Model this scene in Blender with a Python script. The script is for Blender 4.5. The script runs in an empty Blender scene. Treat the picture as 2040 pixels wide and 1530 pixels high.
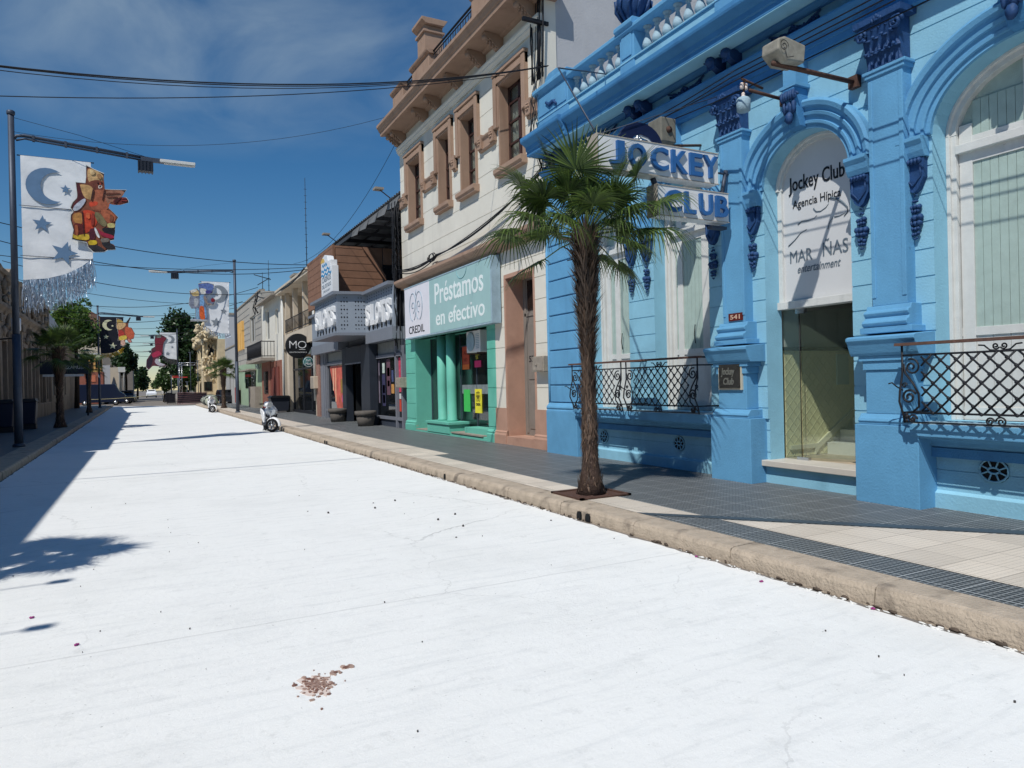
import bpy, math, random
from mathutils import Vector, Matrix
random.seed(7)
rnd = random.uniform
S = bpy.context.scene
COL = S.collection
# ------------------------------------------------------------ camera
F_PX, ROLL, H = 1400.0, math.radians(1.317), 1.6
YAW, PIT = math.atan(730 / 1400), -4 / 1400
cy, sy = math.cos(YAW), math.sin(YAW)
fw0, rt, up0 = Vector((sy, cy, 0)), Vector((cy, -sy, 0)), Vector((0, 0, 1))
fw = fw0 * math.cos(PIT) + up0 * math.sin(PIT)
up = up0 * math.cos(PIT) - fw0 * math.sin(PIT)
ax = rt * math.cos(ROLL) - up * math.sin(ROLL)
ay = rt * math.sin(ROLL) + up * math.cos(ROLL)
cam = bpy.data.cameras.new('camera')
camo = bpy.data.objects.new('camera', cam)
COL.objects.link(camo)
m = Matrix((ax, ay, -fw)).transposed().to_4x4()
m.translation = (0, 0, H)
camo.matrix_world = m
cam.sensor_width = 36
cam.lens = 36 * F_PX / 2040
cam.clip_end = 6000
cam.clip_start = 0.05
S.camera = camo
# ------------------------------------------------------------ sun, sky, exposure
SUN = Vector((-1.0, -0.70, 1.58)).normalized()
sl = bpy.data.lights.new('sun', 'SUN')
sl.energy = 4.0
sl.angle = math.radians(0.5)
sl.color = (1.0, 0.955, 0.88)
slo = bpy.data.objects.new('sun', sl)
COL.objects.link(slo)
slo.rotation_euler = SUN.to_track_quat('Z', 'Y').to_euler()
slo.location = (-30, -20, 45)
w = bpy.data.worlds.new('World')
S.world = w
w.use_nodes = True
nt = w.node_tree
nt.nodes.clear()
N = nt.nodes.new
out = N('ShaderNodeOutputWorld')
bg = N('ShaderNodeBackground')
sky = N('ShaderNodeTexSky')
sky.sky_type = 'NISHITA'
sky.sun_disc = False
sky.sun_elevation = math.asin(SUN.z)
sky.sun_rotation = math.atan2(SUN.x, SUN.y)
sky.air_density = 1.0
sky.dust_density = 0.0
sky.ozone_density = 3.5
tc = N('ShaderNodeTexCoord')
sep = N('ShaderNodeSeparateXYZ')
nt.links.new(tc.outputs['Generated'], sep.inputs[0])
def wm(op, a, b=None, cl=False):
    n = N('ShaderNodeMath'); n.operation = op; n.use_clamp = cl
    for i, v in enumerate((a, b)):
        if v is None: continue
        if isinstance(v, (int, float)): n.inputs[i].default_value = v
        else: nt.links.new(v, n.inputs[i])
    return n.outputs[0]
zz = wm('MAXIMUM', sep.outputs[2], 0.03)
px = wm('DIVIDE', sep.outputs[0], zz)
py = wm('DIVIDE', sep.outputs[1], zz)
cmb = N('ShaderNodeCombineXYZ')
u1 = wm('ADD', wm('MULTIPLY', px, 0.9), wm('MULTIPLY', py, -0.15))
v1 = wm('ADD', wm('MULTIPLY', py, 0.50), wm('MULTIPLY', px, 0.25))
nt.links.new(u1, cmb.inputs[0]); nt.links.new(v1, cmb.inputs[1])
cn = N('ShaderNodeTexNoise'); cn.inputs['Scale'].default_value = 2.4
cn.inputs['Detail'].default_value = 9; cn.inputs['Roughness'].default_value = 0.52
cn.inputs['Distortion'].default_value = 0.5
nt.links.new(cmb.outputs[0], cn.inputs['Vector'])
# cirrus bank lies high over the street, west side
dx = wm('SUBTRACT', px, 0.1); dy = wm('SUBTRACT', py, 1.95)
dist = wm('SQRT', wm('ADD', wm('MULTIPLY', wm('MULTIPLY', dx, dx), 1.1), wm('MULTIPLY', wm('MULTIPLY', dy, dy), 1.0)))
mask = wm('SUBTRACT', 1.0, wm('MULTIPLY', wm('SUBTRACT', dist, 0.15), 0.8), True)
cf = wm('MULTIPLY', wm('SUBTRACT', cn.outputs[0], 0.33, True), 2.8, True)
cf = wm('MULTIPLY', wm('MULTIPLY', cf, mask), 0.56)
mix = N('ShaderNodeMixRGB')
nt.links.new(cf, mix.inputs[0])
hs = N('ShaderNodeHueSaturation'); hs.inputs['Saturation'].default_value = 1.32; hs.inputs['Value'].default_value = 1.0
nt.links.new(sky.outputs[0], hs.inputs['Color'])
nt.links.new(hs.outputs[0], mix.inputs[1])
mix.inputs[2].default_value = (5.0, 6.3, 7.2, 1)
nt.links.new(mix.outputs[0], bg.inputs[0])
bg.inputs[1].default_value = 0.079
nt.links.new(bg.outputs[0], out.inputs[0])
S.view_settings.view_transform = 'Standard'
S.view_settings.look = 'None'
S.view_settings.exposure = 0.0
S.view_settings.gamma = 1.0
S.render.engine = 'CYCLES'
# ------------------------------------------------------------ materials
def lin(c):
    return tuple((v / 255 / 12.92) if v <= 10 else (((v / 255 + 0.055) / 1.055) ** 2.4) for v in c)
MATS = {}
def mat(name, rgb, rough=0.8, var=0.12, vs=3.0, bump=0.0, bs=60.0, metal=0.0, spec=0.3, dirt=None, streak=0.0):
    if name in MATS: return MATS[name]
    m = bpy.data.materials.new(name); m.use_nodes = True
    t = m.node_tree; b = t.nodes['Principled BSDF']
    b.inputs['Roughness'].default_value = rough
    b.inputs['Metallic'].default_value = metal
    b.inputs['Specular IOR Level'].default_value = spec
    c = lin(rgb)
    tc = t.nodes.new('ShaderNodeTexCoord')
    n = t.nodes.new('ShaderNodeTexNoise'); n.inputs['Scale'].default_value = vs; n.inputs['Detail'].default_value = 6
    n.inputs['Roughness'].default_value = 0.62
    t.links.new(tc.outputs['Object'], n.inputs['Vector'])
    r = t.nodes.new('ShaderNodeValToRGB')
    r.color_ramp.elements[0].position = 0.3; r.color_ramp.elements[1].position = 0.7
    r.color_ramp.elements[0].color = tuple(v * (1 - var) for v in c) + (1,)
    r.color_ramp.elements[1].color = tuple(min(1, v * (1 + var)) for v in c) + (1,)
    t.links.new(n.outputs[0], r.inputs[0])
    last = r.outputs[0]
    if dirt:
        n2 = t.nodes.new('ShaderNodeTexNoise'); n2.inputs['Scale'].default_value = vs * 0.6; n2.inputs['Detail'].default_value = 8
        mp = t.nodes.new('ShaderNodeMapping'); mp.inputs['Scale'].default_value = (1.3, 1.6, 0.2) if streak else (1, 1, 1)
        mp.inputs['Location'].default_value = (3, 7, 1)
        t.links.new(tc.outputs['Object'], mp.inputs[0]); t.links.new(mp.outputs[0], n2.inputs['Vector'])
        r2 = t.nodes.new('ShaderNodeValToRGB'); r2.color_ramp.elements[0].position = 0.55; r2.color_ramp.elements[1].position = 0.72
        r2.color_ramp.elements[1].color = (dirt[1],) * 3 + (1,)
        t.links.new(n2.outputs[0], r2.inputs[0])
        mx = t.nodes.new('ShaderNodeMixRGB'); t.links.new(r2.outputs[0], mx.inputs[0]); t.links.new(last, mx.inputs[1])
        mx.inputs[2].default_value = lin(dirt[0]) + (1,); last = mx.outputs[0]
    t.links.new(last, b.inputs['Base Color'])
    if bump:
        n3 = t.nodes.new('ShaderNodeTexNoise'); n3.inputs['Scale'].default_value = bs; n3.inputs['Detail'].default_value = 5
        t.links.new(tc.outputs['Object'], n3.inputs['Vector'])
        bp = t.nodes.new('ShaderNodeBump'); bp.inputs['Strength'].default_value = bump; bp.inputs['Distance'].default_value = 0.02
        t.links.new(n3.outputs[0], bp.inputs['Height']); t.links.new(bp.outputs[0], b.inputs['Normal'])
    MATS[name] = m
    return m
def glass(name, tint=(40, 55, 55), alpha=0.75, rough=0.03):
    if name in MATS: return MATS[name]
    m = bpy.data.materials.new(name); m.use_nodes = True; t = m.node_tree; t.nodes.clear()
    o = t.nodes.new('ShaderNodeOutputMaterial'); g = t.nodes.new('ShaderNodeBsdfGlossy'); g.inputs['Roughness'].default_value = rough
    d = t.nodes.new('ShaderNodeBsdfDiffuse'); d.inputs['Color'].default_value = lin(tint) + (1,)
    tr = t.nodes.new('ShaderNodeBsdfTransparent'); tr.inputs[0].default_value = (0.93, 0.97, 0.95, 1)
    m1 = t.nodes.new('ShaderNodeMixShader'); m1.inputs[0].default_value = alpha
    t.links.new(tr.outputs[0], m1.inputs[1]); t.links.new(d.outputs[0], m1.inputs[2])
    m2 = t.nodes.new('ShaderNodeMixShader'); f = t.nodes.new('ShaderNodeLayerWeight'); f.inputs[0].default_value = 0.5
    pw = t.nodes.new('ShaderNodeMath'); pw.operation = 'POWER'; pw.inputs[1].default_value = 4.0; t.links.new(f.outputs['Facing'], pw.inputs[0])
    ma = t.nodes.new('ShaderNodeMath'); ma.operation = 'MULTIPLY_ADD'; ma.inputs[1].default_value = 0.85; ma.inputs[2].default_value = 0.04; t.links.new(pw.outputs[0], ma.inputs[0])
    t.links.new(ma.outputs[0], m2.inputs[0]); t.links.new(m1.outputs[0], m2.inputs[1]); t.links.new(g.outputs[0], m2.inputs[2])
    t.links.new(m2.outputs[0], o.inputs[0]); MATS[name] = m
    return m
def leafmat(name, a, b):
    if name in MATS: return MATS[name]
    m = bpy.data.materials.new(name); m.use_nodes = True; t = m.node_tree; p = t.nodes['Principled BSDF']
    p.inputs['Roughness'].default_value = 0.42; p.inputs['Specular IOR Level'].default_value = 0.45
    g = t.nodes.new('ShaderNodeNewGeometry'); r = t.nodes.new('ShaderNodeValToRGB')
    r.color_ramp.elements[0].color = lin(a) + (1,); r.color_ramp.elements[1].color = lin(b) + (1,)
    t.links.new(g.outputs['Random Per Island'], r.inputs[0]); t.links.new(r.outputs[0], p.inputs['Base Color'])
    tl = t.nodes.new('ShaderNodeBsdfTranslucent'); t.links.new(r.outputs[0], tl.inputs[0])
    mx = t.nodes.new('ShaderNodeMixShader'); mx.inputs[0].default_value = 0.25
    o = t.nodes['Material Output']; t.links.new(p.outputs[0], mx.inputs[1]); t.links.new(tl.outputs[0], mx.inputs[2]); t.links.new(mx.outputs[0], o.inputs[0])
    MATS[name] = m
    return m
M_ = {}
def setup():
    g = M_
    g['blue'] = mat('light blue plaster', (137, 190, 214), 0.78, 0.08, 2.2, 0.22, 45, dirt=((112, 160, 182), 0.55), streak=1)
    g['mid'] = mat('mid blue plaster', (97, 157, 198), 0.75, 0.08, 2.4, 0.22, 45, dirt=((80, 130, 170), 0.5), streak=1)
    g['deep'] = mat('deep blue plaster', (70, 132, 182), 0.75, 0.08, 2.5, 0.35, 50, dirt=((50, 100, 150), 0.5), streak=1)
    g['navy'] = mat('navy ornament paint', (36, 70, 116), 0.6, 0.2, 14, 0.3, 60)
    g['ledge'] = mat('pale worn sill stone', (150, 175, 188), 0.85, 0.15, 5, 0.3, 60)
    g['white'] = mat('white rendered wall', (216, 213, 202), 0.85, 0.05, 1.5, 0.2, 45, dirt=((176, 172, 166), 0.4), streak=1)
    g['grey'] = mat('bare grey render', (178, 180, 184), 0.9, 0.07, 1.2, 0.3, 30, dirt=((140, 140, 142), 0.5), streak=1)
    g['brown'] = mat('brown moulding paint', (160, 134, 116), 0.8, 0.09, 2.5, 0.25, 45, dirt=((120, 92, 76), 0.5), streak=1)
    g['mint'] = mat('mint green plaster', (104, 184, 166), 0.6, 0.06, 2, 0.25, 45, dirt=((70, 160, 140), 0.5))
    g['frame'] = mat('off white painted timber', (206, 208, 206), 0.6, 0.06, 8, 0.15, 80, dirt=((160, 165, 165), 0.4), streak=1)
    g['panel'] = mat('grey green shutter board', (164, 184, 178), 0.65, 0.08, 8, 0.2, 80, streak=1)
    g['iron'] = mat('wrought iron', (42, 44, 50), 0.5, 0.25, 20, 0.2, 90, metal=0.3)
    g['rust'] = mat('rusted iron', (84, 62, 54), 0.8, 0.25, 20, 0.3, 90)
    g['concrete'] = mat('concrete', (150, 142, 132), 0.9, 0.12, 6, 0.4, 60, dirt=((110, 104, 96), 0.5))
    g['kerb'] = mat('worn kerb concrete', (176, 163, 147), 0.95, 0.16, 7, 0.7, 45, dirt=((104, 96, 88), 0.8))
    g['signw'] = mat('weathered white sign box', (224, 226, 226), 0.5, 0.04, 6, 0.05, 60, dirt=((180, 182, 182), 0.4), streak=1)
    g['signb'] = mat('blue letter metal', (50, 100, 158), 0.45, 0.08, 8)
    g['black'] = mat('black paint', (26, 28, 32), 0.5, 0.15, 10)
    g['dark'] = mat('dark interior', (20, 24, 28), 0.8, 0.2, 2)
    g['pole'] = mat('grey painted steel pole', (70, 78, 92), 0.5, 0.12, 8, metal=0.3)
    g['bark'] = mat('fibrous palm bark', (70, 56, 50), 0.95, 0.35, 30, 0.6, 80)
    g['barkd'] = mat('dark bark', (60, 50, 42), 0.95, 0.3, 12, 0.6, 60)
    g['wire'] = mat('black cable sheath', (22, 24, 30), 0.6, 0.1, 5)
    g['glass'] = glass('shop glass', (40, 50, 52), 0.3)
    g['pane'] = glass('dark window pane', (22, 26, 30), 0.9)
    g['doorglass'] = glass('green tinted door glass', (110, 126, 112), 0.10)
    g['chrome'] = mat('bright metal', (200, 202, 205), 0.25, 0.05, 9, metal=0.9)
    g['rubber'] = mat('tyre rubber', (22, 22, 24), 0.85, 0.2, 20)
    g['plasticw'] = mat('white glossy plastic', (232, 234, 236), 0.25, 0.02, 6, spec=0.5)
    g['plasticd'] = mat('dark grey plastic', (38, 42, 52), 0.45, 0.1, 9)
setup()
def chips_on(m, under, scale, thr):
    t = m.node_tree; b = t.nodes['Principled BSDF']; src = b.inputs['Base Color'].links[0].from_socket
    tc = t.nodes.new('ShaderNodeTexCoord'); n = t.nodes.new('ShaderNodeTexNoise'); n.inputs['Scale'].default_value = scale; n.inputs['Detail'].default_value = 7; n.inputs['Roughness'].default_value = .7
    t.links.new(tc.outputs['Object'], n.inputs['Vector']); q = t.nodes.new('ShaderNodeMath'); q.operation = 'GREATER_THAN'; q.inputs[1].default_value = thr; t.links.new(n.outputs[0], q.inputs[0])
    m2 = t.nodes.new('ShaderNodeMath'); m2.operation = 'MULTIPLY'; m2.inputs[1].default_value = .6; t.links.new(q.outputs[0], m2.inputs[0])
    mx = t.nodes.new('ShaderNodeMixRGB'); t.links.new(m2.outputs[0], mx.inputs[0]); t.links.new(src, mx.inputs[1]); mx.inputs[2].default_value = lin(under) + (1,); t.links.new(mx.outputs[0], b.inputs['Base Color'])
chips_on(M_['blue'], (84, 130, 158), 7, .70); chips_on(M_['mid'], (60, 104, 142), 8, .69); chips_on(M_['deep'], (120, 150, 170), 9, .70)
chips_on(M_['mint'], (170, 160, 130), 3.2, .68); chips_on(M_['brown'], (120, 104, 92), 6, .69); chips_on(M_['white'], (160, 154, 144), 5, .70); chips_on(M_['frame'], (130, 128, 118), 14, .69); chips_on(M_['signw'], (150, 130, 112), 8, .71)
G = M_
# ------------------------------------------------------------ mesh builder
ROOTLOC = {}
def link(o):
    COL.objects.link(o); return o
def tag(o, label=None, cat=None, group=None, kind=None):
    if label: o['label'] = label
    if cat: o['category'] = cat
    if group: o['group'] = group
    if kind: o['kind'] = kind
    return o
def thing(name, label, cat, loc, group=None):
    o = bpy.data.objects.new(name, None); o.empty_display_size = 0.2
    o.location = loc; link(o); ROOTLOC[o.name] = Vector(loc)
    return tag(o, label, cat, group)
def rootof(o):
    while o.parent: o = o.parent
    return o
class MB:
    def __init__(s): s.v = []; s.f = []; s.sm = []
    def add(s, vs, fs, smooth=False):
        k = len(s.v); s.v += [tuple(p) for p in vs]; s.f += [tuple(i + k for i in f) for f in fs]; s.sm += [smooth] * len(fs); return s
    def box(s, x0, x1, y0, y1, z0, z1):
        if x0 > x1: x0, x1 = x1, x0
        if y0 > y1: y0, y1 = y1, y0
        if z0 > z1: z0, z1 = z1, z0
        return s.add([(x0, y0, z0), (x1, y0, z0), (x1, y1, z0), (x0, y1, z0), (x0, y0, z1), (x1, y0, z1), (x1, y1, z1), (x0, y1, z1)],
                     [(0, 3, 2, 1), (4, 5, 6, 7), (0, 1, 5, 4), (1, 2, 6, 5), (2, 3, 7, 6), (3, 0, 4, 7)])
    def prism(s, poly, a, b, axis='y', smooth=False):
        # poly in the two other axes (order x,z for y ; x,y for z ; y,z for x)
        def P(p, t):
            return {'y': (p[0], t, p[1]), 'z': (p[0], p[1], t), 'x': (t, p[0], p[1])}[axis]
        n = len(poly)
        ar = sum(poly[i][0] * poly[(i + 1) % n][1] - poly[(i + 1) % n][0] * poly[i][1] for i in range(n))
        q = list(poly) if (ar > 0) else list(poly)[::-1]
        if axis == 'y': q = q[::-1]
        if a > b: a, b = b, a
        vs = [P(p, a) for p in q] + [P(p, b) for p in q]
        fs = [tuple(range(n))[::-1], tuple(range(n, 2 * n))] + [(i, (i + 1) % n, (i + 1) % n + n, i + n) for i in range(n)]
        return s.add(vs, fs, smooth)
    def tube(s, pts, r, n=6, cap=True, r2=None):
        pts = [Vector(p) for p in pts]; k = len(pts); vs = []; fs = []
        for i, p in enumerate(pts):
            d = (pts[min(i + 1, k - 1)] - pts[max(i - 1, 0)])
            d = d.normalized() if d.length > 1e-9 else Vector((0, 0, 1))
            u = d.cross(Vector((0, 0, 1)) if abs(d.z) < 0.95 else Vector((1, 0, 0))).normalized(); v = d.cross(u)
            rr = r if r2 is None else r + (r2 - r) * i / (k - 1)
            for j in range(n):
                a = 2 * math.pi * j / n; vs.append(p + (u * math.cos(a) + v * math.sin(a)) * rr)
        for i in range(k - 1):
            for j in range(n):
                fs.append((i * n + j, i * n + (j + 1) % n, (i + 1) * n + (j + 1) % n, (i + 1) * n + j))
        if cap: fs += [tuple(range(n))[::-1], tuple(range((k - 1) * n, k * n))]
        return s.add(vs, fs, True)
    def lathe(s, prof, c, n=12, smooth=True, axis='z'):
        vs = []; fs = []
        for (r, z) in prof:
            for j in range(n):
                a = 2 * math.pi * j / n; q = (r * math.cos(a), r * math.sin(a), z)
                if axis == 'y': q = (q[0], q[2], q[1])
                if axis == 'x': q = (q[2], q[0], q[1])
                vs.append((c[0] + q[0], c[1] + q[1], c[2] + q[2]))
        k = len(prof)
        for i in range(k - 1):
            for j in range(n): fs.append((i * n + j, i * n + (j + 1) % n, (i + 1) * n + (j + 1) % n, (i + 1) * n + j))
        fs += [tuple(range(n))[::-1], tuple(range((k - 1) * n, k * n))]
        return s.add(vs, fs, smooth)
    def blob(s, c, r, n=7, j=0.0, m=5):
        if not hasattr(r, '__len__'): r = (r, r, r)
        vs = [(c[0], c[1], c[2] + r[2])]; fs = []
        for i in range(1, m):
            t = math.pi * i / m
            for k in range(n):
                a = 2 * math.pi * (k + 0.5 * (i % 2)) / n; q = 1 + rnd(-j, j)
                vs.append((c[0] + r[0] * math.sin(t) * math.cos(a) * q, c[1] + r[1] * math.sin(t) * math.sin(a) * q, c[2] + r[2] * math.cos(t) * q))
        vs.append((c[0], c[1], c[2] - r[2]))
        for k in range(n): fs.append((0, 1 + k, 1 + (k + 1) % n))
        for i in range(m - 2):
            for k in range(n):
                a = 1 + i * n + k; b = 1 + i * n + (k + 1) % n; fs.append((a, a + n, b + n, b))
        L = len(vs) - 1; o = 1 + (m - 2) * n
        for k in range(n): fs.append((o + k, L, o + (k + 1) % n))
        return s.add(vs, fs, True)
    def build(s, name, mt, parent=None, bevel=0, **kw):
        me = bpy.data.meshes.new(name)
        if parent:
            r = rootof(parent); off = ROOTLOC.get(r.name, r.location.copy())
        else:
            xs = [v[0] for v in s.v]; ys = [v[1] for v in s.v]
            off = Vector(((min(xs) + max(xs)) / 2, (min(ys) + max(ys)) / 2, min(v[2] for v in s.v)))
        me.from_pydata([(v[0] - off[0], v[1] - off[1], v[2] - off[2]) for v in s.v], [], s.f)
        me.polygons.foreach_set('use_smooth', s.sm)
        me.materials.append(mt)
        me.update()
        o = bpy.data.objects.new(name, me)
        if parent: o.parent = parent
        else: o.location = off; 
        link(o)
        if not parent: ROOTLOC[o.name] = Vector(off)
        if bevel:
            b = o.modifiers.new('bevel', 'BEVEL'); b.width = bevel; b.segments = 2; b.limit_method = 'ANGLE'
        if kw: tag(o, **kw)
        return o
def copy_tree(o, parent=None):
    c = o.copy(); link(c)
    if parent: c.parent = parent
    for ch in list(o.children): copy_tree(ch, c)
    return c
def dup(root, dxyz, label=None, rz=None):
    c = copy_tree(root); c.location = root.location + Vector(dxyz)
    if rz is not None: c.rotation_euler.z = rz
    if label: c['label'] = label
    ROOTLOC[c.name] = c.location.copy()
    return c
def shift(o, dxyz, parent=None):      # copy of a part moved along
    c = copy_tree(o, parent or o.parent); c.location = o.location + Vector(dxyz); return c
def text(s, box, face, d, mt, parent, name='lettering', ext=0.01, bold=0.0, shear=0.0, **kw):
    """face 'W': text on a plane x=d facing -x, box=(y_left,y_right,z0,z1) ; 'S': plane y=d facing -y, box=(x_left,x_right,z0,z1)"""
    cu = bpy.data.curves.new('t', 'FONT'); cu.body = s; cu.extrude = 0.05; cu.offset = bold; cu.shear = shear; cu.resolution_u = 3
    o = bpy.data.objects.new('t', cu); link(o)
    bpy.context.view_layer.update()
    me = bpy.data.meshes.new_from_object(o.evaluated_get(bpy.context.evaluated_depsgraph_get()))
    bpy.data.objects.remove(o)
    xs = [v.co.x for v in me.vertices]; ys = [v.co.y for v in me.vertices]
    x0, x1, y0, y1 = min(xs), max(xs), min(ys), max(ys)
    b = MB(); vs = []
    for v in me.vertices:
        u = box[0] + (box[1] - box[0]) * (v.co.x - x0) / (x1 - x0)
        z = box[2] + (box[3] - box[2]) * (v.co.y - y0) / (y1 - y0)
        e = ext if v.co.z > 0 else 0.0
        vs.append((d - e, u, z) if face == 'W' else (u, d - e, z))
    b.add(vs, [tuple(p.vertices) for p in me.polygons])
    bpy.data.meshes.remove(me)
    return b.build(name, mt, parent, **kw)
def sub_intervals(a, b, cuts):
    segs = [(a, b)]
    for c0, c1 in cuts:
        ns = []
        for s0, s1 in segs:
            if c1 <= s0 or c0 >= s1: ns.append((s0, s1)); continue
            if c0 > s0: ns.append((s0, c0))
            if c1 < s1: ns.append((c1, s1))
        segs = ns
    return [s for s in segs if s[1] - s[0] > 0.02]
def coursed(M, x, y0, y1, z0, z1, ops, step, zref, depth=0.3, gap=0.014, proud=0.012):
    """wall in front plane x with real recessed joints; ops = openings (y0,y1,z0,z1)"""
    zs = sorted(set([z0, z1] + [z for o in ops for z in (o[2], o[3]) if z0 < z < z1]))
    for a, b in zip(zs[:-1], zs[1:]):
        cuts = [(o[0], o[1]) for o in ops if o[2] < b - 1e-6 and o[3] > a + 1e-6]
        for s0, s1 in sub_intervals(y0, y1, cuts): M.box(x + proud, x + depth, s0, s1, a, b)
    k = math.floor((z0 - zref) / step); js = []
    while True:
        z = zref + k * step
        if z > z1: break
        if z > z0 + 0.03 and z < z1 - 0.03: js.append(z)
        k += 1
    ed = [z0] + js + [z1]
    for a, b in zip(ed[:-1], ed[1:]):
        zz = sorted(set([a, b] + [z for o in ops for z in (o[2], o[3]) if a < z < b]))
        for c, d in zip(zz[:-1], zz[1:]):
            c2 = c + (gap / 2 if c == a and a != z0 else 0); d2 = d - (gap / 2 if d == b and b != z1 else 0)
            cuts = [(o[0], o[1]) for o in ops if o[2] < d - 1e-6 and o[3] > c + 1e-6]
            for s0, s1 in sub_intervals(y0, y1, cuts):
                if d2 - c2 > 0.01: M.box(x, x + proud, s0, s1, c2, d2)
def arch_pts(yc, a, zs, b, n=20):
    return [(yc + a * math.cos(math.pi * i / n), zs + b * math.sin(math.pi * i / n)) for i in range(n + 1)]
def arch_fill(M, x, yc, a, zs, b, ztop, depth, y0=None, y1=None, n=20):
    p = arch_pts(yc, a, zs, b, n)
    vs = []; fs = []
    for (y, z) in p: vs += [(x, y, z), (x, y, ztop), (x + depth, y, z)]
    for i in range(n):
        k = 3 * i; fs.append((k, k + 1, k + 4, k + 3)); fs.append((k, k + 3, k + 5, k + 2))
    M.add(vs, fs)
def arch_band(M, prof, yc, a, zs, b, n=24, t0=0.0, t1=math.pi):
    """prof: list of (radial offset outward, x) swept round the arch"""
    vs = []; fs = []; k = len(prof)
    for i in range(n + 1):
        t = t0 + (t1 - t0) * i / n
        for (r, x) in prof: vs.append((x, yc + (a + r) * math.cos(t), zs + (b + r) * math.sin(t)))
    for i in range(n):
        for j in range(k - 1): fs.append((i * k + j, i * k + j + 1, (i + 1) * k + j + 1, (i + 1) * k + j))
    fs += [tuple(range(k)), tuple(range(n * k, n * k + k))[::-1]]
    M.add(vs, fs)
# ------------------------------------------------------------ setting: ground, road, pavements
def nodes(m): return m.node_tree, m.node_tree.nodes['Principled BSDF']
def mathn(t, op, a, b=None, cl=False):
    n = t.nodes.new('ShaderNodeMath'); n.operation = op; n.use_clamp = cl
    for i, v in enumerate((a, b)):
        if v is None: continue
        if isinstance(v, (int, float)): n.inputs[i].default_value = v
        else: t.links.new(v, n.inputs[i])
    return n.outputs[0]
def tile_mat(name, rgb, joint, small=0.05, big=0.4, jw=0.2, var=0.10):
    m = mat(name, rgb, 0.5, var, 1.6, 0.1, 70, spec=0.35, dirt=(tuple(int(c * 0.8) for c in rgb), 0.35)); t, b = nodes(m)
    g = t.nodes.new('ShaderNodeNewGeometry'); sp = t.nodes.new('ShaderNodeSeparateXYZ'); t.links.new(g.outputs['Position'], sp.inputs[0])
    def line(o, s, w):
        f = mathn(t, 'FRACT', mathn(t, 'DIVIDE', mathn(t, 'ADD', o, 40.02), s)); d = mathn(t, 'ABSOLUTE', mathn(t, 'SUBTRACT', f, 0.5))
        return mathn(t, 'GREATER_THAN', d, 0.5 - w / 2)
    l = mathn(t, 'MAXIMUM', line(sp.outputs[0], small, jw), line(sp.outputs[1], small, jw))
    l2 = mathn(t, 'MAXIMUM', line(sp.outputs[0], big, 0.03), line(sp.outputs[1], big, 0.03))
    # whole tiles differ slightly in tone
    cb = t.nodes.new('ShaderNodeCombineXYZ')
    t.links.new(mathn(t, 'FLOOR', mathn(t, 'DIVIDE', mathn(t, 'ADD', sp.outputs[0], 40.02), big)), cb.inputs[0]); t.links.new(mathn(t, 'FLOOR', mathn(t, 'DIVIDE', mathn(t, 'ADD', sp.outputs[1], 40.02), big)), cb.inputs[1])
    wn = t.nodes.new('ShaderNodeTexWhiteNoise'); t.links.new(cb.outputs[0], wn.inputs['Vector'])
    src = b.inputs['Base Color'].links[0].from_socket
    hv = t.nodes.new('ShaderNodeHueSaturation'); t.links.new(src, hv.inputs['Color'])
    t.links.new(mathn(t, 'ADD', mathn(t, 'MULTIPLY', wn.outputs[0], 0.22), 0.89), hv.inputs['Value'])
    mx = t.nodes.new('ShaderNodeMixRGB'); t.links.new(mathn(t, 'MULTIPLY', mathn(t, 'MAXIMUM', mathn(t, 'MULTIPLY', l, 0.6), l2), 0.9), mx.inputs[0])
    t.links.new(hv.outputs[0], mx.inputs[1]); mx.inputs[2].default_value = lin(joint) + (1,)
    t.links.new(mx.outputs[0], b.inputs['Base Color'])
    return m
T_DARK = tile_mat('dark grid pavement tile', (60, 65, 68), (170, 174, 176))
T_LIGHT = tile_mat('cream pavement tile', (214, 204, 190), (160, 150, 138), jw=0.13, var=0.05)
T_SMOOTH = mat('smooth slate border tile', (66, 78, 88), 0.5, 0.12, 3, 0.1, 60)
def XL(y): return -2.24 - 0.0098 * y
asph = mat('old grey asphalt', (128, 122, 116), 0.9, 0.12, 1.2, 0.5, 120, dirt=((92, 90, 88), 0.6))
MB().box(-900, 900, -200, 3500, -0.4, -0.06).build('ground', mat('dry ground', (120, 116, 104), 0.95, 0.2, 0.05), kind='structure')
MB().box(-9.5, 8.5, -30, 900, -0.058, 0.0).build('road', asph, kind='structure')
# white painted road surface, a sheet on the asphalt with a ragged edge
wp = mat('white road paint', (236, 238, 237), 0.62, 0.018, 0.9, 0.0); t, b = nodes(wp)
g = t.nodes.new('ShaderNodeNewGeometry'); sp = t.nodes.new('ShaderNodeSeparateXYZ'); t.links.new(g.outputs['Position'], sp.inputs[0])
def tex(kind, scale, det=5, rough=0.6, vec=None, dist=0):
    n = t.nodes.new(kind); n.inputs['Scale'].default_value = scale
    if kind == 'ShaderNodeTexNoise': n.inputs['Detail'].default_value = det; n.inputs['Roughness'].default_value = rough; n.inputs['Distortion'].default_value = dist
    t.links.new(vec or g.outputs['Position'], n.inputs['Vector']); return n
def darken(fac, col):
    src = b.inputs['Base Color'].links[0].from_socket
    mx = t.nodes.new('ShaderNodeMixRGB'); t.links.new(fac, mx.inputs[0]); t.links.new(src, mx.inputs[1]); mx.inputs[2].default_value = lin(col) + (1,); t.links.new(mx.outputs[0], b.inputs['Base Color'])
blot = tex('ShaderNodeTexNoise', 0.55, 6, 0.65)
darken(mathn(t, 'MULTIPLY', mathn(t, 'SUBTRACT', blot.outputs[0], 0.5, True), 1.6, True), (206, 209, 208))
mott = tex('ShaderNodeTexNoise', 6.0, 9, 0.75)
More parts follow.
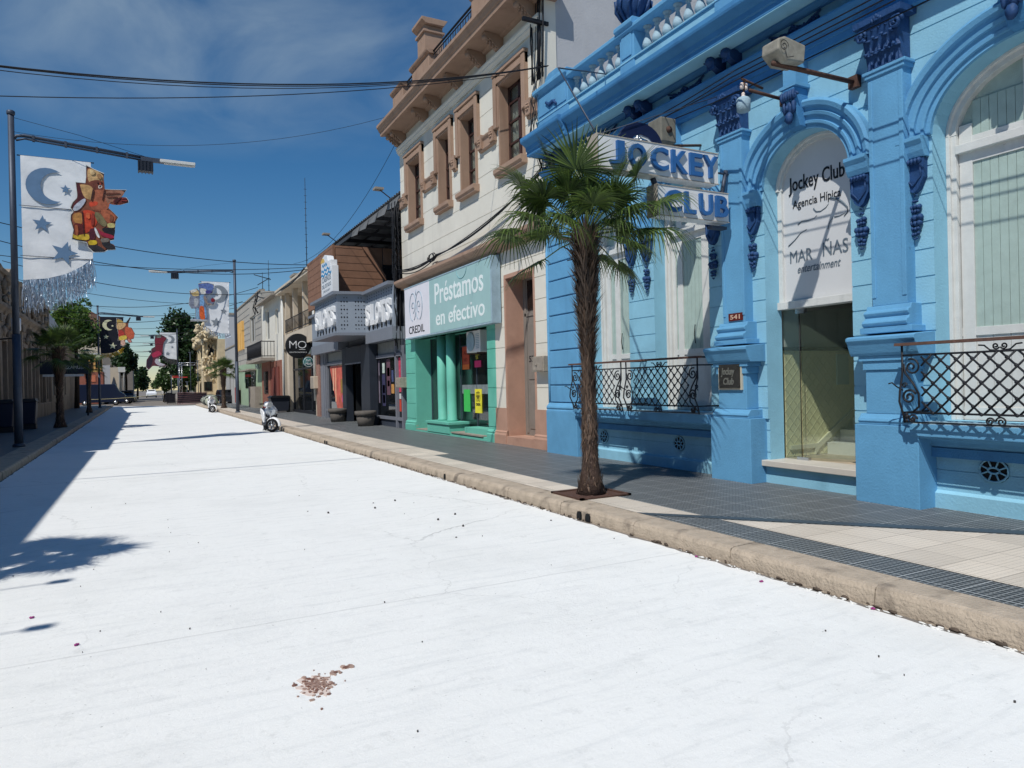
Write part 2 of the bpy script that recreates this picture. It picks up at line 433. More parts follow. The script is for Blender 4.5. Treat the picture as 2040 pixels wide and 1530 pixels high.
darken(mathn(t, 'MULTIPLY', mathn(t, 'SUBTRACT', mott.outputs[0], 0.56, True), 3.2, True), (196, 199, 198))
bm = t.nodes.new('ShaderNodeMapping'); bm.inputs['Scale'].default_value = (1.0, 7.0, 1.0); bm.inputs['Rotation'].default_value = (0, 0, .25); t.links.new(g.outputs['Position'], bm.inputs[0])
br_ = tex('ShaderNodeTexNoise', 1.6, 7, 0.7, bm.outputs[0])
darken(mathn(t, 'MULTIPLY', mathn(t, 'SUBTRACT', br_.outputs[0], 0.5, True), 2.2, True), (208, 212, 213))
spk = tex('ShaderNodeTexNoise', 38, 3, 0.5)
darken(mathn(t, 'MULTIPLY', mathn(t, 'SUBTRACT', spk.outputs[0], 0.70, True), 9.0, True), (120, 122, 122))
# hairline cracks : distorted voronoi edges, only where a mask allows
wob = tex('ShaderNodeTexNoise', 2.2, 5, 0.6)
va = t.nodes.new('ShaderNodeVectorMath'); va.operation = 'MULTIPLY_ADD'; t.links.new(wob.outputs['Color'], va.inputs[0]); va.inputs[1].default_value = (0.5, 0.5, 0); t.links.new(g.outputs['Position'], va.inputs[2])
vo = t.nodes.new('ShaderNodeTexVoronoi'); vo.feature = 'DISTANCE_TO_EDGE'; vo.inputs['Scale'].default_value = 0.33; t.links.new(va.outputs[0], vo.inputs['Vector'])
cm = tex('ShaderNodeTexNoise', 0.45, 2, 0.5)
crack = mathn(t, 'MULTIPLY', mathn(t, 'LESS_THAN', vo.outputs['Distance'], 0.0022), mathn(t, 'MULTIPLY', mathn(t, 'SUBTRACT', cm.outputs[0], 0.42, True), 3.5, True))
darken(mathn(t, 'MULTIPLY', crack, 0.5), (150, 152, 152))
# transverse slab joints under the paint
def seam(y0, wd, st, wv=0.05):
    yy = mathn(t, 'ADD', sp.outputs[1], mathn(t, 'MULTIPLY', mathn(t, 'SUBTRACT', wob.outputs[0], 0.5), wv))
    return mathn(t, 'MULTIPLY', mathn(t, 'LESS_THAN', mathn(t, 'ABSOLUTE', mathn(t, 'SUBTRACT', yy, y0)), wd), st)
for y0, wd, st in ((14.6, 0.02, 0.5), (5.0, 0.012, 0.28), (25.0, 0.035, 0.35), (9.6, 0.012, 0.18), (36, 0.05, 0.3)):
    darken(seam(y0, wd, st), (170, 173, 174))
bn = t.nodes.new('ShaderNodeBump'); bn.inputs['Strength'].default_value = 0.4; bn.inputs['Distance'].default_value = 0.03
hh = tex('ShaderNodeTexNoise', 3.5, 12, 0.78)
t.links.new(mathn(t, 'SUBTRACT', hh.outputs[0], mathn(t, 'MULTIPLY', crack, 0.4)), bn.inputs['Height']); t.links.new(bn.outputs[0], b.inputs['Normal'])
M = MB(); L = []; R = []
y = -9.0
while y < 79:
    L.append((XL(y) + 0.02 + abs(random.gauss(0, 0.018)), y)); R.append((4.35 - abs(random.gauss(0, 0.02)), y - 0.0)); y += 0.09 if y < 25 else 0.4
n = len(L)
R[-1] = (4.3, 76.5); L[-1] = (XL(84) + 0.05, 84)
vs = [(p[0], p[1], 0.004) for p in L] + [(p[0], p[1], 0.004) for p in R]
M.add(vs, [(i, n + i, n + i + 1, i + 1) for i in range(n - 1)])
M.build('painted_road', wp, kind='structure')
# right pavement and kerb
M = MB(); M.box(4.69, 8.6, -12, 78, 0.0, 0.15); M.build('pavement', T_DARK, kind='structure')
M = MB()
z = 0.154
M.add([(4.7, 6.16, z), (5.15, 5.62, z), (5.15, 13.4, z), (5.5, 13.4, z), (5.5, 77.9, z), (4.7, 77.9, z)], [(0, 1, 2, 3, 4, 5)])
M.add([(5.15, 5.36, z), (5.15, -10, z), (7.25, -10, z), (7.25, 2.86, z)], [(0, 1, 2, 3)])
M.build('pavement_pale_tiles', T_LIGHT, kind='structure')
M = MB(); M.add([(4.7, 6.16, z), (4.7, 5.98, z), (7.25, 2.92, z), (7.25, 3.2, z)], [(0, 1, 2, 3)])
M.build('pavement_border_band', T_SMOOTH, kind='structure')
def kerb(name, xf, side, y0, y1, width=0.32):
    M = MB(); yy = y0
    while yy < y1:
        ln = rnd(1.25, 1.7) if yy < 40 else 3.0
        e = min(yy + ln - 0.008, y1); dz = rnd(-0.006, 0.006)
        prof = [(0, -0.03), (0.008, 0.105), (0.022, 0.137 + dz), (0.055, 0.149 + dz), (width, 0.151), (width, -0.03)]
        k = max(2, int((e - yy) / 0.12)); vs = []; fs = []
        for i in range(k + 1):
            t_ = yy + (e - yy) * i / k
            j1, j2 = rnd(-0.004, 0.004), rnd(-0.003, 0.003)
            for q, (dx, zz_) in enumerate(prof):
                vs.append((xf(t_) + side * (dx + (j1 if 0 < q < 4 else 0)), t_, zz_ + (j2 if 1 < q < 4 else 0)))
        c = len(prof)
        for i in range(k):
            for j in range(c - 1): fs.append((i * c + j, i * c + j + 1, (i + 1) * c + j + 1, (i + 1) * c + j))
        fs += [tuple(range(c)), tuple(range(k * c, k * c + c))]
        M.add(vs, fs, False); yy += ln
    return M.build(name, G['kerb'], kind='structure')
kerb('kerb', lambda y: 4.385, 1, -10, 77)
kerb('kerb_west', XL, -1, -10, 84, 0.55)
pl = mat('shaded concrete pavement', (96, 98, 100), 0.8, 0.15, 2, 0.3, 60)
M = MB(); M.prism([(XL(-12) - 0.55, -12), (XL(86) - 0.55, 86), (-6.6, 86), (-6.6, -12)], 0.0, 0.148, 'z'); M.build('pavement_west', tile_mat('west pavement tile', (92, 96, 100), (120, 122, 122)), kind='structure')
MB().box(4.4, 9, 98, 500, 0.0, 0.14).build('far_pavement', G['concrete'], kind='structure')
MB().box(-9, -3.6, 108, 500, 0.0, 0.14).build('far_pavement_west', G['concrete'], kind='structure')
for y_, wd in ((6.72, 0.16), (10.9, 0.1), (19.6, 0.22)):
    M = MB(); a = wd / 2
    for k in ((-0.55, 0.55) if wd > .12 else (0,)):
        M.prism([(y_ + k * wd - a * .52, 0.01), (y_ + k * wd + a * .52, 0.01), (y_ + k * wd + a * .5, 0.06), (y_ + k * wd + a * .3, 0.095), (y_ + k * wd - a * .3, 0.095), (y_ + k * wd - a * .5, 0.06)], 4.37, 4.45, 'x')
    M.build('kerb_drain', G['dark'], label={6.72: 'double round drain outlet in the kerb nearest the camera', 10.9: 'small drain outlet in the kerb beyond the palm', 19.6: 'wide broken drain outlet in the kerb before the first scooter'}[y_], cat='drain')
M = MB(); M.box(5.22, 5.44, 1, 1.1, .1, .12)
# paint splash crumbs along the kerb, chipped patch, petals
M = MB(); chips = leafmat('brown chipped asphalt', (132, 92, 78), (206, 180, 166))
def flake(M, x, y, r, z=0.008, n=6):
    z += rnd(0, .004); a0 = rnd(0, 6); p = [(x + r * rnd(.5, 1.2) * math.cos(a0 + 6.283 * i / n), y + r * rnd(.5, 1.2) * math.sin(a0 + 6.283 * i / n)) for i in range(n)]
    M.prism(p, 0.004, z, 'z')
for i in range(240):
    a = rnd(0, 6.28); q = abs(random.gauss(0, 0.046)); flake(M, 0.765 + q * math.cos(a) * 1.0 + .25 * (rnd(0, .2) if i % 4 == 0 else 0), 3.83 + q * math.sin(a) * 1.7 - .1 * (q), rnd(.002, .014), .0075)
for i in range(12): flake(M, 0.985 + rnd(-.03, .03), 3.985 + rnd(-.02, .03), rnd(.01, .02))
for i in range(6): flake(M, 0.90 + rnd(-.025, .025), 3.92 + rnd(-.02, .02), rnd(.008, .016))
CP = M.build('chipped_patch', chips, label='brown patch where the white road paint has flaked off', cat='paint damage')
M = MB(); p_ = [(0.765 + (.085 + .03 * math.sin(i * 2.3) + rnd(-.012, .012)) * math.cos(i * .2618), 3.83 + (.13 + .04 * math.sin(i * 1.7) + rnd(-.02, .02)) * math.sin(i * .2618)) for i in range(24)]; M.prism(p_, .003, .0055, 'z'); M.build('pale_smear', mat('pinkish worn paint', (214, 200, 192), .9, .12, 40), CP)
M = MB(); crumb = mat('dark grit', (70, 68, 68), 0.9, 0.3, 40)
for i in range(48): 
    flake(M, rnd(-1.5, 4.2), rnd(1.8, 12) , rnd(.002, .006) if i % 9 else rnd(.008, .014), 0.012, 5)
for x, y in ((2.0, 8.9), (2.6, 8.9), (3.3, 7.9), (3.0, 7.7), (3.0, 9.3), (3.1, 7.2)): M.blob((x, y, 0.014), 0.014, 6, .2)
M.build('road_grit', crumb, kind='stuff', label='dark grit and crumbs scattered over the white road')
M = MB()
for i in range(230):
    y = random.choice((1.9, 2.7, 3.6, 4.6, 7.6, 8.3, 11, 14, 18)) + random.gauss(0, .35); M.blob((4.352 + rnd(-.03, .02), y, 0.006), (rnd(.004, .014), rnd(.006, .03), rnd(.002, .008)), 5, .35, 4)
M.build('paint_crumbs', mat('dried white paint', (225, 226, 224), 0.7, 0.1, 20), kind='stuff', label='dried white paint lumps along the foot of the kerb')
M = MB()
for i in range(260):
    y = rnd(1.5, 24); M.blob((4.385 + rnd(-.02, .02), y, 0.012), (rnd(.004, .012), rnd(.006, .05), rnd(.003, .02)), 5, .3, 4)
M.build('gutter_dirt', mat('gutter dirt', (88, 78, 70), 0.95, 0.3, 20), kind='stuff', label='dirt gathered in the joint between road and kerb')
pet = mat('magenta petal', (150, 60, 125), 0.7, 0.2, 20)
for i, (x, y, lab) in enumerate(((4.2, 3.95, 'magenta petal on the white road by the kerb, second nearest the camera'), (4.33, 3.1, 'magenta petal against the kerb nearest the camera'), (4.31, 4.8, 'magenta petal lying in the gutter just after the kerb joint'), (-0.75, 6.0, 'violet petal on the white road at the left edge of the view'), (-0.42, 5.2, 'dark violet petal at lower left of the white road'))):
    M = MB()
    for k in range(4):
        a = rnd(0, 6); M.blob((x + .008 * math.cos(a), y + .008 * math.sin(a), .012), (.010, .008, .007), 6, .3, 4)
    M.build('flower_petal', pet, label=lab, cat='petal', group='petals fallen on the road')
# ------------------------------------------------------------ blue club building
B = thing('club_building', 'light blue single storey club with dark blue mouldings, arched windows and a balustraded roof edge', 'building', (7.5, 6.0, 0.15))
XF = 7.5
ARCH = [(10.51, 0.60, 4.12, 0.58, 'window'), (8.58, 0.64, 4.12, 0.6, 'window'), (6.21, 0.66, 4.12, 0.6, 'door'), (3.64, 0.92, 4.14, 0.70, 'window'), (1.1, 0.88, 4.14, .68, 'window')]
ops = []
for yc, a, zs, bb, kd in ARCH: ops.append((yc - a, yc + a, 0.46 if kd == 'door' else 1.08, zs + bb + 0.02))
M = MB()
coursed(M, XF, -2.0, 12.62, 1.02, 5.56, ops, 0.295, 2.64, depth=0.3)
for yc, a, zs, bb, kd in ARCH:
    arch_fill(M, XF + 0.012, yc, a, zs, bb, zs + bb + 0.02, 0.29)
M.build('wall', G['blue'], B)
M = MB()      # lower wall below the sill
dops = [(6.21 - .66, 6.21 + .66, 0.1, 1.1)]
coursed(M, 7.53, -2.0, 12.6, 0.12, 1.02, dops, 0.30, 0.56, depth=0.27, gap=.012)
M.prism([(7.53, .12), (7.49, .12), (7.49, .31), (7.53, .34)], -2, 4.7); M.prism([(7.53, .12), (7.49, .12), (7.49, .31), (7.53, .34)], 7.7, 11.3)
M.box(7.3, 7.8, 12.42, 12.6, .12, .13)
M.build('plinth_wall', G['blue'], B)
# sill slab with moulded underside
for y0, y1 in ((7.72, 11.3), (2.62, 4.68), (-1.5, 2.2)):
    M = MB(); M.prism([(7.56, 1.06), (7.20, 1.06), (7.20, 0.93), (7.24, 0.93), (7.24, 0.905), (7.40, 0.905), (7.43, 0.87), (7.43, 0.83), (7.47, 0.80), (7.56, 0.80)], y0, y1)
    o = M.build('sill', G['mid'], B, bevel=0.006)
    M = MB(); M.box(7.205, 7.8, y0 + .01, y1 - .01, 1.06, 1.075); M.build('sill_top', G['ledge'], o)
    M = MB(); M.box(7.44, 7.56, y0, y1, 0.70, 0.80); M.build('sill_under_shade', G['deep'], o)  # deeper blue strip paints the shadow under the sill
# pedestals and pilasters
def stack(M, yc, prof):
    for (hw, x, z0, z1) in prof: M.box(x, 7.56, yc - hw, yc + hw, z0, z1)
def blobs_ornament(M, c, sz, n, r, x0=None):
    for i in range(n):
        M.blob((c[0] - rnd(0, sz[0]), c[1] + rnd(-sz[1], sz[1]), c[2] + rnd(-sz[2], sz[2])), (r * rnd(.6, 1.2), r * rnd(.6, 1.3), r * rnd(.7, 1.5)), 6, .15, 4)
def volute(M, c, r, sgn, th=0.022, x1=None):
    pts = []
    for i in range(22):
        a = i / 21 * 3.6 * math.pi; q = r * (1 - i / 24)
        pts.append((c[0] - 0.01 * i / 8, c[1] + sgn * q * math.cos(a), c[2] + q * math.sin(a)))
    M.tube(pts, th, 5)
def acanthus(M, x, y, z, w_, h_, d, tilt=0.0):
    n = 9; vs = []
    for i in range(n + 1):
        t_ = i / n; a = t_ * 2.5; zz_ = z + h_ * (math.sin(min(a, 1.9)) if a < 1.9 else math.sin(1.9) - .18 * (a - 1.9)); xo = d * (.15 * t_ + .85 * t_ ** 3)
        ww = w_ * (1 - .45 * t_) * (1 + .2 * math.cos(t_ * 19)) * (1 if i < n else .35)
        for j, q in enumerate((-1, -.5, 0, .5, 1)):
            vs.append((x - xo - (.012 if abs(q) == .5 else (.004 if q == 0 else -.006)), y + q * ww + tilt * t_, zz_ - (.012 * abs(q))))
    M.add(vs, [(i * 5 + j, i * 5 + j + 1, i * 5 + j + 6, i * 5 + j + 5) for i in range(n) for j in range(4)], False)
def capital(M, yc, hw, z0, z1, x):
    h = z1 - z0
    M.prism([(x + .02, z0), (x - .10, z1 - .1), (x - .1, z1 - .07), (x + .15, z1 - .07), (x + .15, z0)], yc - hw, yc + hw)
    M.box(x - .13, x + .15, yc - hw - .08, yc + hw + .08, z1 - .07, z1)
    for row, (zz_, k, off) in enumerate(((z0 + h * .15, 5, .01), (z0 + h * .42, 4, .045))):
        for i in range(k):
            y = yc - hw + (i + .5) * 2 * hw / k
            acanthus(M, x - off + .01, y, zz_ - h * .12, 2 * hw / k * .52, h * .30, .075, rnd(-.008, .008))
            M.blob((x - off - .07, y, zz_ + h * .15), (.02, .024, .018), 6, .1, 4)
    for sg in (-1, 1): volute(M, (x - .09, yc + sg * (hw + .0), z1 - .17), .075, sg)
    [acanthus(M, x - .05, yc + q * hw * .3, z1 - .24, .035, .12, .05, q * .02) for q in (-2, -1, 0, 1, 2)]
    for i in range(5): M.blob((x - .12, yc + (i - 2) * .025, z1 - .06 + .02 * (2 - abs(i - 2))), (.02, .02, .03), 5, .1, 4)
def pilaster(yc, hs, hp0):
    M = MB()
    stack(M, yc, [(hs + .17, 7.22, .12, 1.03), (hs + .06, 7.28, 1.15, 1.64)])
    M.prism([(7.56, 1.03), (7.235, 1.03), (7.235, 1.05), (7.22, 1.07), (7.235, 1.1), (7.25, 1.11), (7.28, 1.15), (7.56, 1.15)], yc - hs - .13, yc + hs + .13)
    o = M.build('pilaster', G['mid'], B, bevel=0.008)
    M = MB()
    stack(M, yc, [(hs + .08, 7.26, 1.64, 1.74), (hs + .12, 7.24, 1.74, 1.80)])
    M.prism([(7.56, 1.8), (7.22, 1.8), (7.20, 1.83), (7.15, 1.95), (7.13, 1.97), (7.13, 2.005), (7.17, 2.02), (7.56, 2.05)], yc - hs - .2, yc + hs + .2)
    stack(M, yc, [(hs + .10, 7.25, 2.05, 2.12)])
    M.prism([(7.56, 2.12), (7.26, 2.12), (7.235, 2.14), (7.225, 2.165), (7.24, 2.19), (7.27, 2.2), (7.29, 2.23), (7.27, 2.25), (7.26, 2.275), (7.275, 2.30), (7.31, 2.31), (7.33, 2.36), (7.56, 2.36)], yc - hs - .06, yc + hs + .06)
    M.build('pilaster_base', G['mid'], o, bevel=0.006)
    M = MB()
    M.box(7.345, 7.56, yc - hs, yc + hs, 2.36, 5.0)
    M.box(7.335, 7.35, yc - hs, yc - hs + .05, 2.45, 4.9); M.box(7.335, 7.35, yc + hs - .05, yc + hs, 2.45, 4.9)
    M.box(7.325, 7.5, yc - hs - .03, yc + hs + .03, 4.93, 4.975); M.box(7.31, 7.5, yc - hs - .05, yc + hs + .05, 4.975, 5.01)
    M.build('pilaster_shaft', G['mid'], o, bevel=0.006)
    M = MB(); capital(M, yc, hs, 5.01, 5.56, 7.34); M.build('capital', G['navy'], o)
    return o
pilaster(7.30, .205, 1.0); pilaster(4.975, .205, 1.0); pilaster(2.3, .205, 1.0)
# corner pier of banded blocks
M = MB()
z0 = 1.16
while z0 < 5.5:
    z1 = min(z0 + 0.35, 5.55)
    M.prism([(7.56, 11.32), (7.36, 11.32), (7.33, 11.35), (7.33, 12.36), (7.36, 12.39), (7.56, 12.39)], z0 + .018, z1 - .006, 'z')
    M.box(7.365, 7.56, 11.34, 12.37, z0, z0 + .02); z0 += .35
M.box(7.25, 7.56, 11.28, 12.42, .12, 1.0)
M.prism([(7.56, 1.0), (7.25, 1.0), (7.27, 1.03), (7.25, 1.06), (7.26, 1.09), (7.32, 1.16), (7.56, 1.16)], 11.28, 12.42)
M.build('corner_pier', G['mid'], B, bevel=0.01)
M = MB(); M.tube([(7.4, 12.5, .9), (7.4, 12.5, 1.9), (7.4, 12.5, 6.0)], .035, 8); M.build('downpipe', G['mid'], B)
# archivolts with imposts, keystones, hanging corbels
for yc, a, zs, bb, kd in ARCH[:4]:
    M = MB()
    prof = [(0.0, 7.52), (0.0, 7.47), (.05, 7.47), (.055, 7.44), (.085, 7.435), (.09, 7.455), (.15, 7.45), (.155, 7.42), (.19, 7.41), (.20, 7.44), (.25, 7.43), (.26, 7.39), (.31, 7.375), (.345, 7.40), (.35, 7.52)]
    if kd == 'window' and a < .7: prof = [(r * .8, x) for r, x in prof]
    arch_band(M, prof, yc, a, zs, bb, 36)
    ar = M.build('archivolt', G['mid'], B)
    for sg in (-1, 1):
        M = MB()
        yy = yc + sg * (a + .17 * (.8 if a < .7 and kd == 'window' else 1))
        M.prism([(7.52, 4.13), (7.34, 4.13), (7.34, 4.09), (7.37, 4.05), (7.39, 3.98), (7.42, 3.92), (7.52, 3.92)], yy - .14, yy + .14)
        M.build('impost', G['mid'], ar, bevel=.004)
    for sg in (-1, 1):
        M = MB()
        yy = yc + sg * (a + .17 * (.8 if a < .7 and kd == 'window' else 1))
        M.prism([(yy - .12, 3.91), (yy + .12, 3.91), (yy + .115, 3.7), (yy + .05, 3.58), (yy, 3.55), (yy - .05, 3.58), (yy - .115, 3.7)], 7.43, 7.52, 'x')
        M.tube([(7.42, yy - .085, 3.85), (7.42, yy - .085, 3.72), (7.42, yy, 3.62), (7.42, yy + .085, 3.72), (7.42, yy + .085, 3.85)], .013, 5)
        for i in range(5): M.blob((7.41, yy + (i - 2) * .04, 3.88), (.03, .024, .035), 6, .1, 4)
        for i, (rr, zz_) in enumerate(((.018, 3.52), (.026, 3.47), (.05, 3.40), (.04, 3.36), (.065, 3.28), (.055, 3.23), (.04, 3.16), (.035, 3.11), (.018, 3.06))):
            for q in range(3): M.blob((7.46, yy + (q - 1) * rr * .8 , zz_ + rnd(-.01, .01)), (rr * .75, rr * .55, rr * .6), 6, .15, 4)
        M.build('shield_pendant', G['navy'], ar)
    M = MB(); zt = zs + bb
    M.prism([(7.36, zt + .02), (7.30, zt + .16), (7.25, zt + .42), (7.25, zt + .50), (7.52, zt + .50), (7.52, zt + .0)], yc - .09, yc + .09)
    M.build('keystone', G['deep'], ar, bevel=.01)
    M = MB()
    for i in range(6): M.blob((7.25 - .01 * (i % 2), yc + (i - 2.5) * .035, zt + .40), (.035, .022, .07), 6, .15, 4)
    M.blob((7.30, yc, zt + .25), (.07, .075, .10), 8, .05, 6); M.blob((7.23, yc, zt + .24), (.022, .02, .04)); M.blob((7.26, yc, zt + .12), (.05, .06, .08), 7, .1)
    for sg in (-1, 1): M.blob((7.27, yc + sg * .07, zt + .26), (.04, .03, .09), 6, .1); volute(M, (7.27, yc + sg * .09, zt + .38), .045, sg, .014)
    M.build('keystone_mask', G['navy'], ar)
    M = MB(); M.box(7.24, 7.5, yc - .13, yc + .13, zt + .50, zt + .54); M.box(7.28, 7.5, yc - .1, yc + .1, zt + .54, 5.56); M.build('keystone_block', G['mid'], ar)
# entablature
def mould(prof, y0, y1, name, mt, par=B, bevel=0):
    M = MB(); M.prism(prof, y0, y1); return M.build(name, mt, par, bevel=bevel)
mould([(7.8, 5.56), (7.39, 5.56), (7.39, 5.64), (7.37, 5.65), (7.37, 5.73), (7.34, 5.74), (7.31, 5.79), (7.27, 5.82), (7.25, 5.85), (7.25, 5.875), (7.45, 5.885), (7.8, 5.885)], -2, 12.5, 'architrave', G['deep'])
mould([(7.8, 5.885), (7.455, 5.885), (7.455, 6.12), (7.8, 6.12)], -2, 12.5, 'frieze', G['blue'])
cornp = [(7.8, 6.10), (7.40, 6.10), (7.36, 6.15), (7.10, 6.155), (7.10, 6.145), (7.03, 6.145), (7.02, 6.165), (7.02, 6.235), (7.0, 6.25), (6.99, 6.32), (6.93, 6.37), (6.88, 6.40), (6.87, 6.43), (6.87, 6.49), (7.1, 6.52), (7.8, 6.53)]
mould(cornp, -2, 11.0, 'cornice', G['deep'])
mould([(x - (.07 if x < 7.7 else 0), z + .0) for x, z in cornp], 11.0, 12.45, 'cornice', G['deep'])
mould([(7.25, 6.125), (7.02, 6.15), (7.02, 6.14), (7.25, 6.11)], -2, 12, 'cornice_lit_edge', G['blue'])  # lighter blue strip paints the sunlit highlight along the lower lip
# brackets in pairs and garlands in the frieze
M0 = MB()
def bracket(M, y):
    M.prism([(7.46, 6.12), (7.16, 6.13), (7.16, 6.10), (7.2, 6.06), (7.25, 6.0), (7.34, 5.95), (7.38, 5.9), (7.46, 5.89)], y - .05, y + .05)
    M.blob((7.2, y, 6.07), (.08, .075, .075), 8, .06, 6)
    for q in (-1, 0, 1): acanthus(M, 7.2, y + q * .045, 5.96, .03, .12, .07, q * .01)
    acanthus(M, 7.36, y, 5.9, .05, .1, .06)
    for i in range(4): M.blob((7.36, y + (i - 1.5) * .02, 5.93 + rnd(-.02, .02)), (.035, .02, .04), 5, .15, 4)
bracket(M0, 0.0)
br = M0.build('bracket', G['navy'], B); br.location.y += 9.0 
# geometry built at y=0 : offset per copy
first = True
for y in (12.05, 11.7, 9.42, 9.15, 7.5, 7.2, 5.28, 5.0, 2.6, 2.3):
    o = br if first else shift(br, (0, 0, 0)); o.location.y = y; first = False
for yc in (10.45, 8.28, 6.25, 3.75):
    M = MB()
    for i in range(46):
        u = rnd(-1, 1); M.blob((7.44, yc + u * .36, 6.03 - .05 * (1 - u * u) + rnd(-.03, .03)), (.03, rnd(.015, .035), rnd(.015, .035)), 6, .2, 4)
    for i in range(14): M.blob((7.41, yc + rnd(-.06, .06), 5.99 + rnd(-.06, .06)), .03, 6, .15, 4)
    M.tube([(7.43, yc - .4, 6.08), (7.42, yc - .2, 6.0), (7.41, yc, 5.96), (7.42, yc + .2, 6.0), (7.43, yc + .4, 6.08)], .014, 5)
    M.build('garland', G['navy'], B)
# roof balustrade
M = MB(); M.box(7.20, 7.8, -2, 12.45, 6.53, 6.84); M.box(7.17, 7.55, -2, 12.45, 6.84, 6.87); M.build('parapet_base', G['blue'], B, bevel=.008)
M = MB(); M.prism([(7.17, 7.30), (7.13, 7.33), (7.13, 7.38), (7.16, 7.41), (7.19, 7.43), (7.42, 7.43), (7.47, 7.38), (7.47, 7.33), (7.43, 7.30)], -2, 11.2); M.build('handrail', G['mid'], B)
def parapet_pier(y0, y1, ball):
    M = MB(); M.box(7.18, 7.5, y0, y1, 6.53, 7.34); M.prism([(7.18, 7.34), (7.12, 7.38), (7.09, 7.40), (7.09, 7.46), (7.13, 7.50), (7.55, 7.50), (7.58, 7.4), (7.5, 7.34)], y0 - .05, y1 + .05)
    M.box(7.165, 7.18, y0 + .06, y1 - .06, 6.92, 7.28)
    o = M.build('parapet_pier', G['mid'], B, bevel=.008)
    yc = (y0 + y1) / 2
    if ball:
        M = MB(); M.lathe([(.16, 7.5), (.17, 7.52), (.14, 7.56), (.2, 7.62), (.26, 7.72), (.29, 7.85), (.27, 8.0), (.2, 8.12), (.1, 8.2), (.05, 8.3)], (7.34, yc, 0), 14)
        for i in range(10):
            a = i * .628; M.tube([(7.34 + .17 * math.cos(a), yc + .17 * math.sin(a), 7.54), (7.34 + .29 * math.cos(a), yc + .29 * math.sin(a), 7.72), (7.34 + .3 * math.cos(a + .2), yc + .3 * math.sin(a + .2), 7.88)], .03, 5)
        M.build('urn', G['navy'], o)
    else:
        M = MB(); M.prism([(yc - .3, 7.5), (yc + .3, 7.5), (yc + .28, 7.6), (yc + .15, 7.68), (yc - .15, 7.68), (yc - .28, 7.6)], 7.2, 7.46, 'x'); M.build('pier_crest', G['mid'], o)
        M = MB(); M.blob((7.17, yc, 7.05), (.04, .16, .05), 8, .2); M.tube([(7.17, yc - .2, 6.95), (7.15, yc - .1, 7.05), (7.15, yc + .05, 7.02), (7.16, yc + .2, 7.12)], .03, 5); M.build('pier_relief', G['navy'], o)
parapet_pier(11.22, 12.38, False); parapet_pier(9.2, 9.58, True); parapet_pier(7.0, 7.38, True); parapet_pier(4.6, 4.98, True)
M = MB(); M.lathe([(.055, 6.87), (.06, 6.895), (.05, 6.905), (.038, 6.915), (.065, 6.94), (.083, 6.98), (.085, 7.01), (.075, 7.05), (.045, 7.12), (.03, 7.19), (.028, 7.22), (.045, 7.225), (.045, 7.24), (.032, 7.25), (.05, 7.275), (.07, 7.29), (.07, 7.31)], (7.32, 0, 0), 14)
bal = M.build('baluster', G['ledge'], B); first = True
for a, b_, k in ((9.78, 11.12, 6), (7.56, 9.02, 7), (5.16, 6.84, 8), (2.9, 4.42, 7)):
    for i in range(k):
        y = a + (b_ - a) * i / (k - 1); o = bal if first else shift(bal, (0, 0, 0)); o.location.y = y; first = False
# the origin of the building is at y=6 -> part coordinates are relative to it
for o in [c for c in B.children if c.name.startswith(('baluster', 'bracket'))]:
    pass
M = MB(); M.box(7.8, 14, -2, 12.5, 0.0, 0.1); M.box(7.8, 14, -2, 12.5, 6.3, 6.5); M.box(13.8, 14, -2, 12.5, .1, 6.3); M.box(7.8, 14, -2.2, -2, 0, 6.5); M.box(7.79, 13.8, 12.45, 12.6, .1, 6.5)
M.build('roof_slab', G['grey'], B)
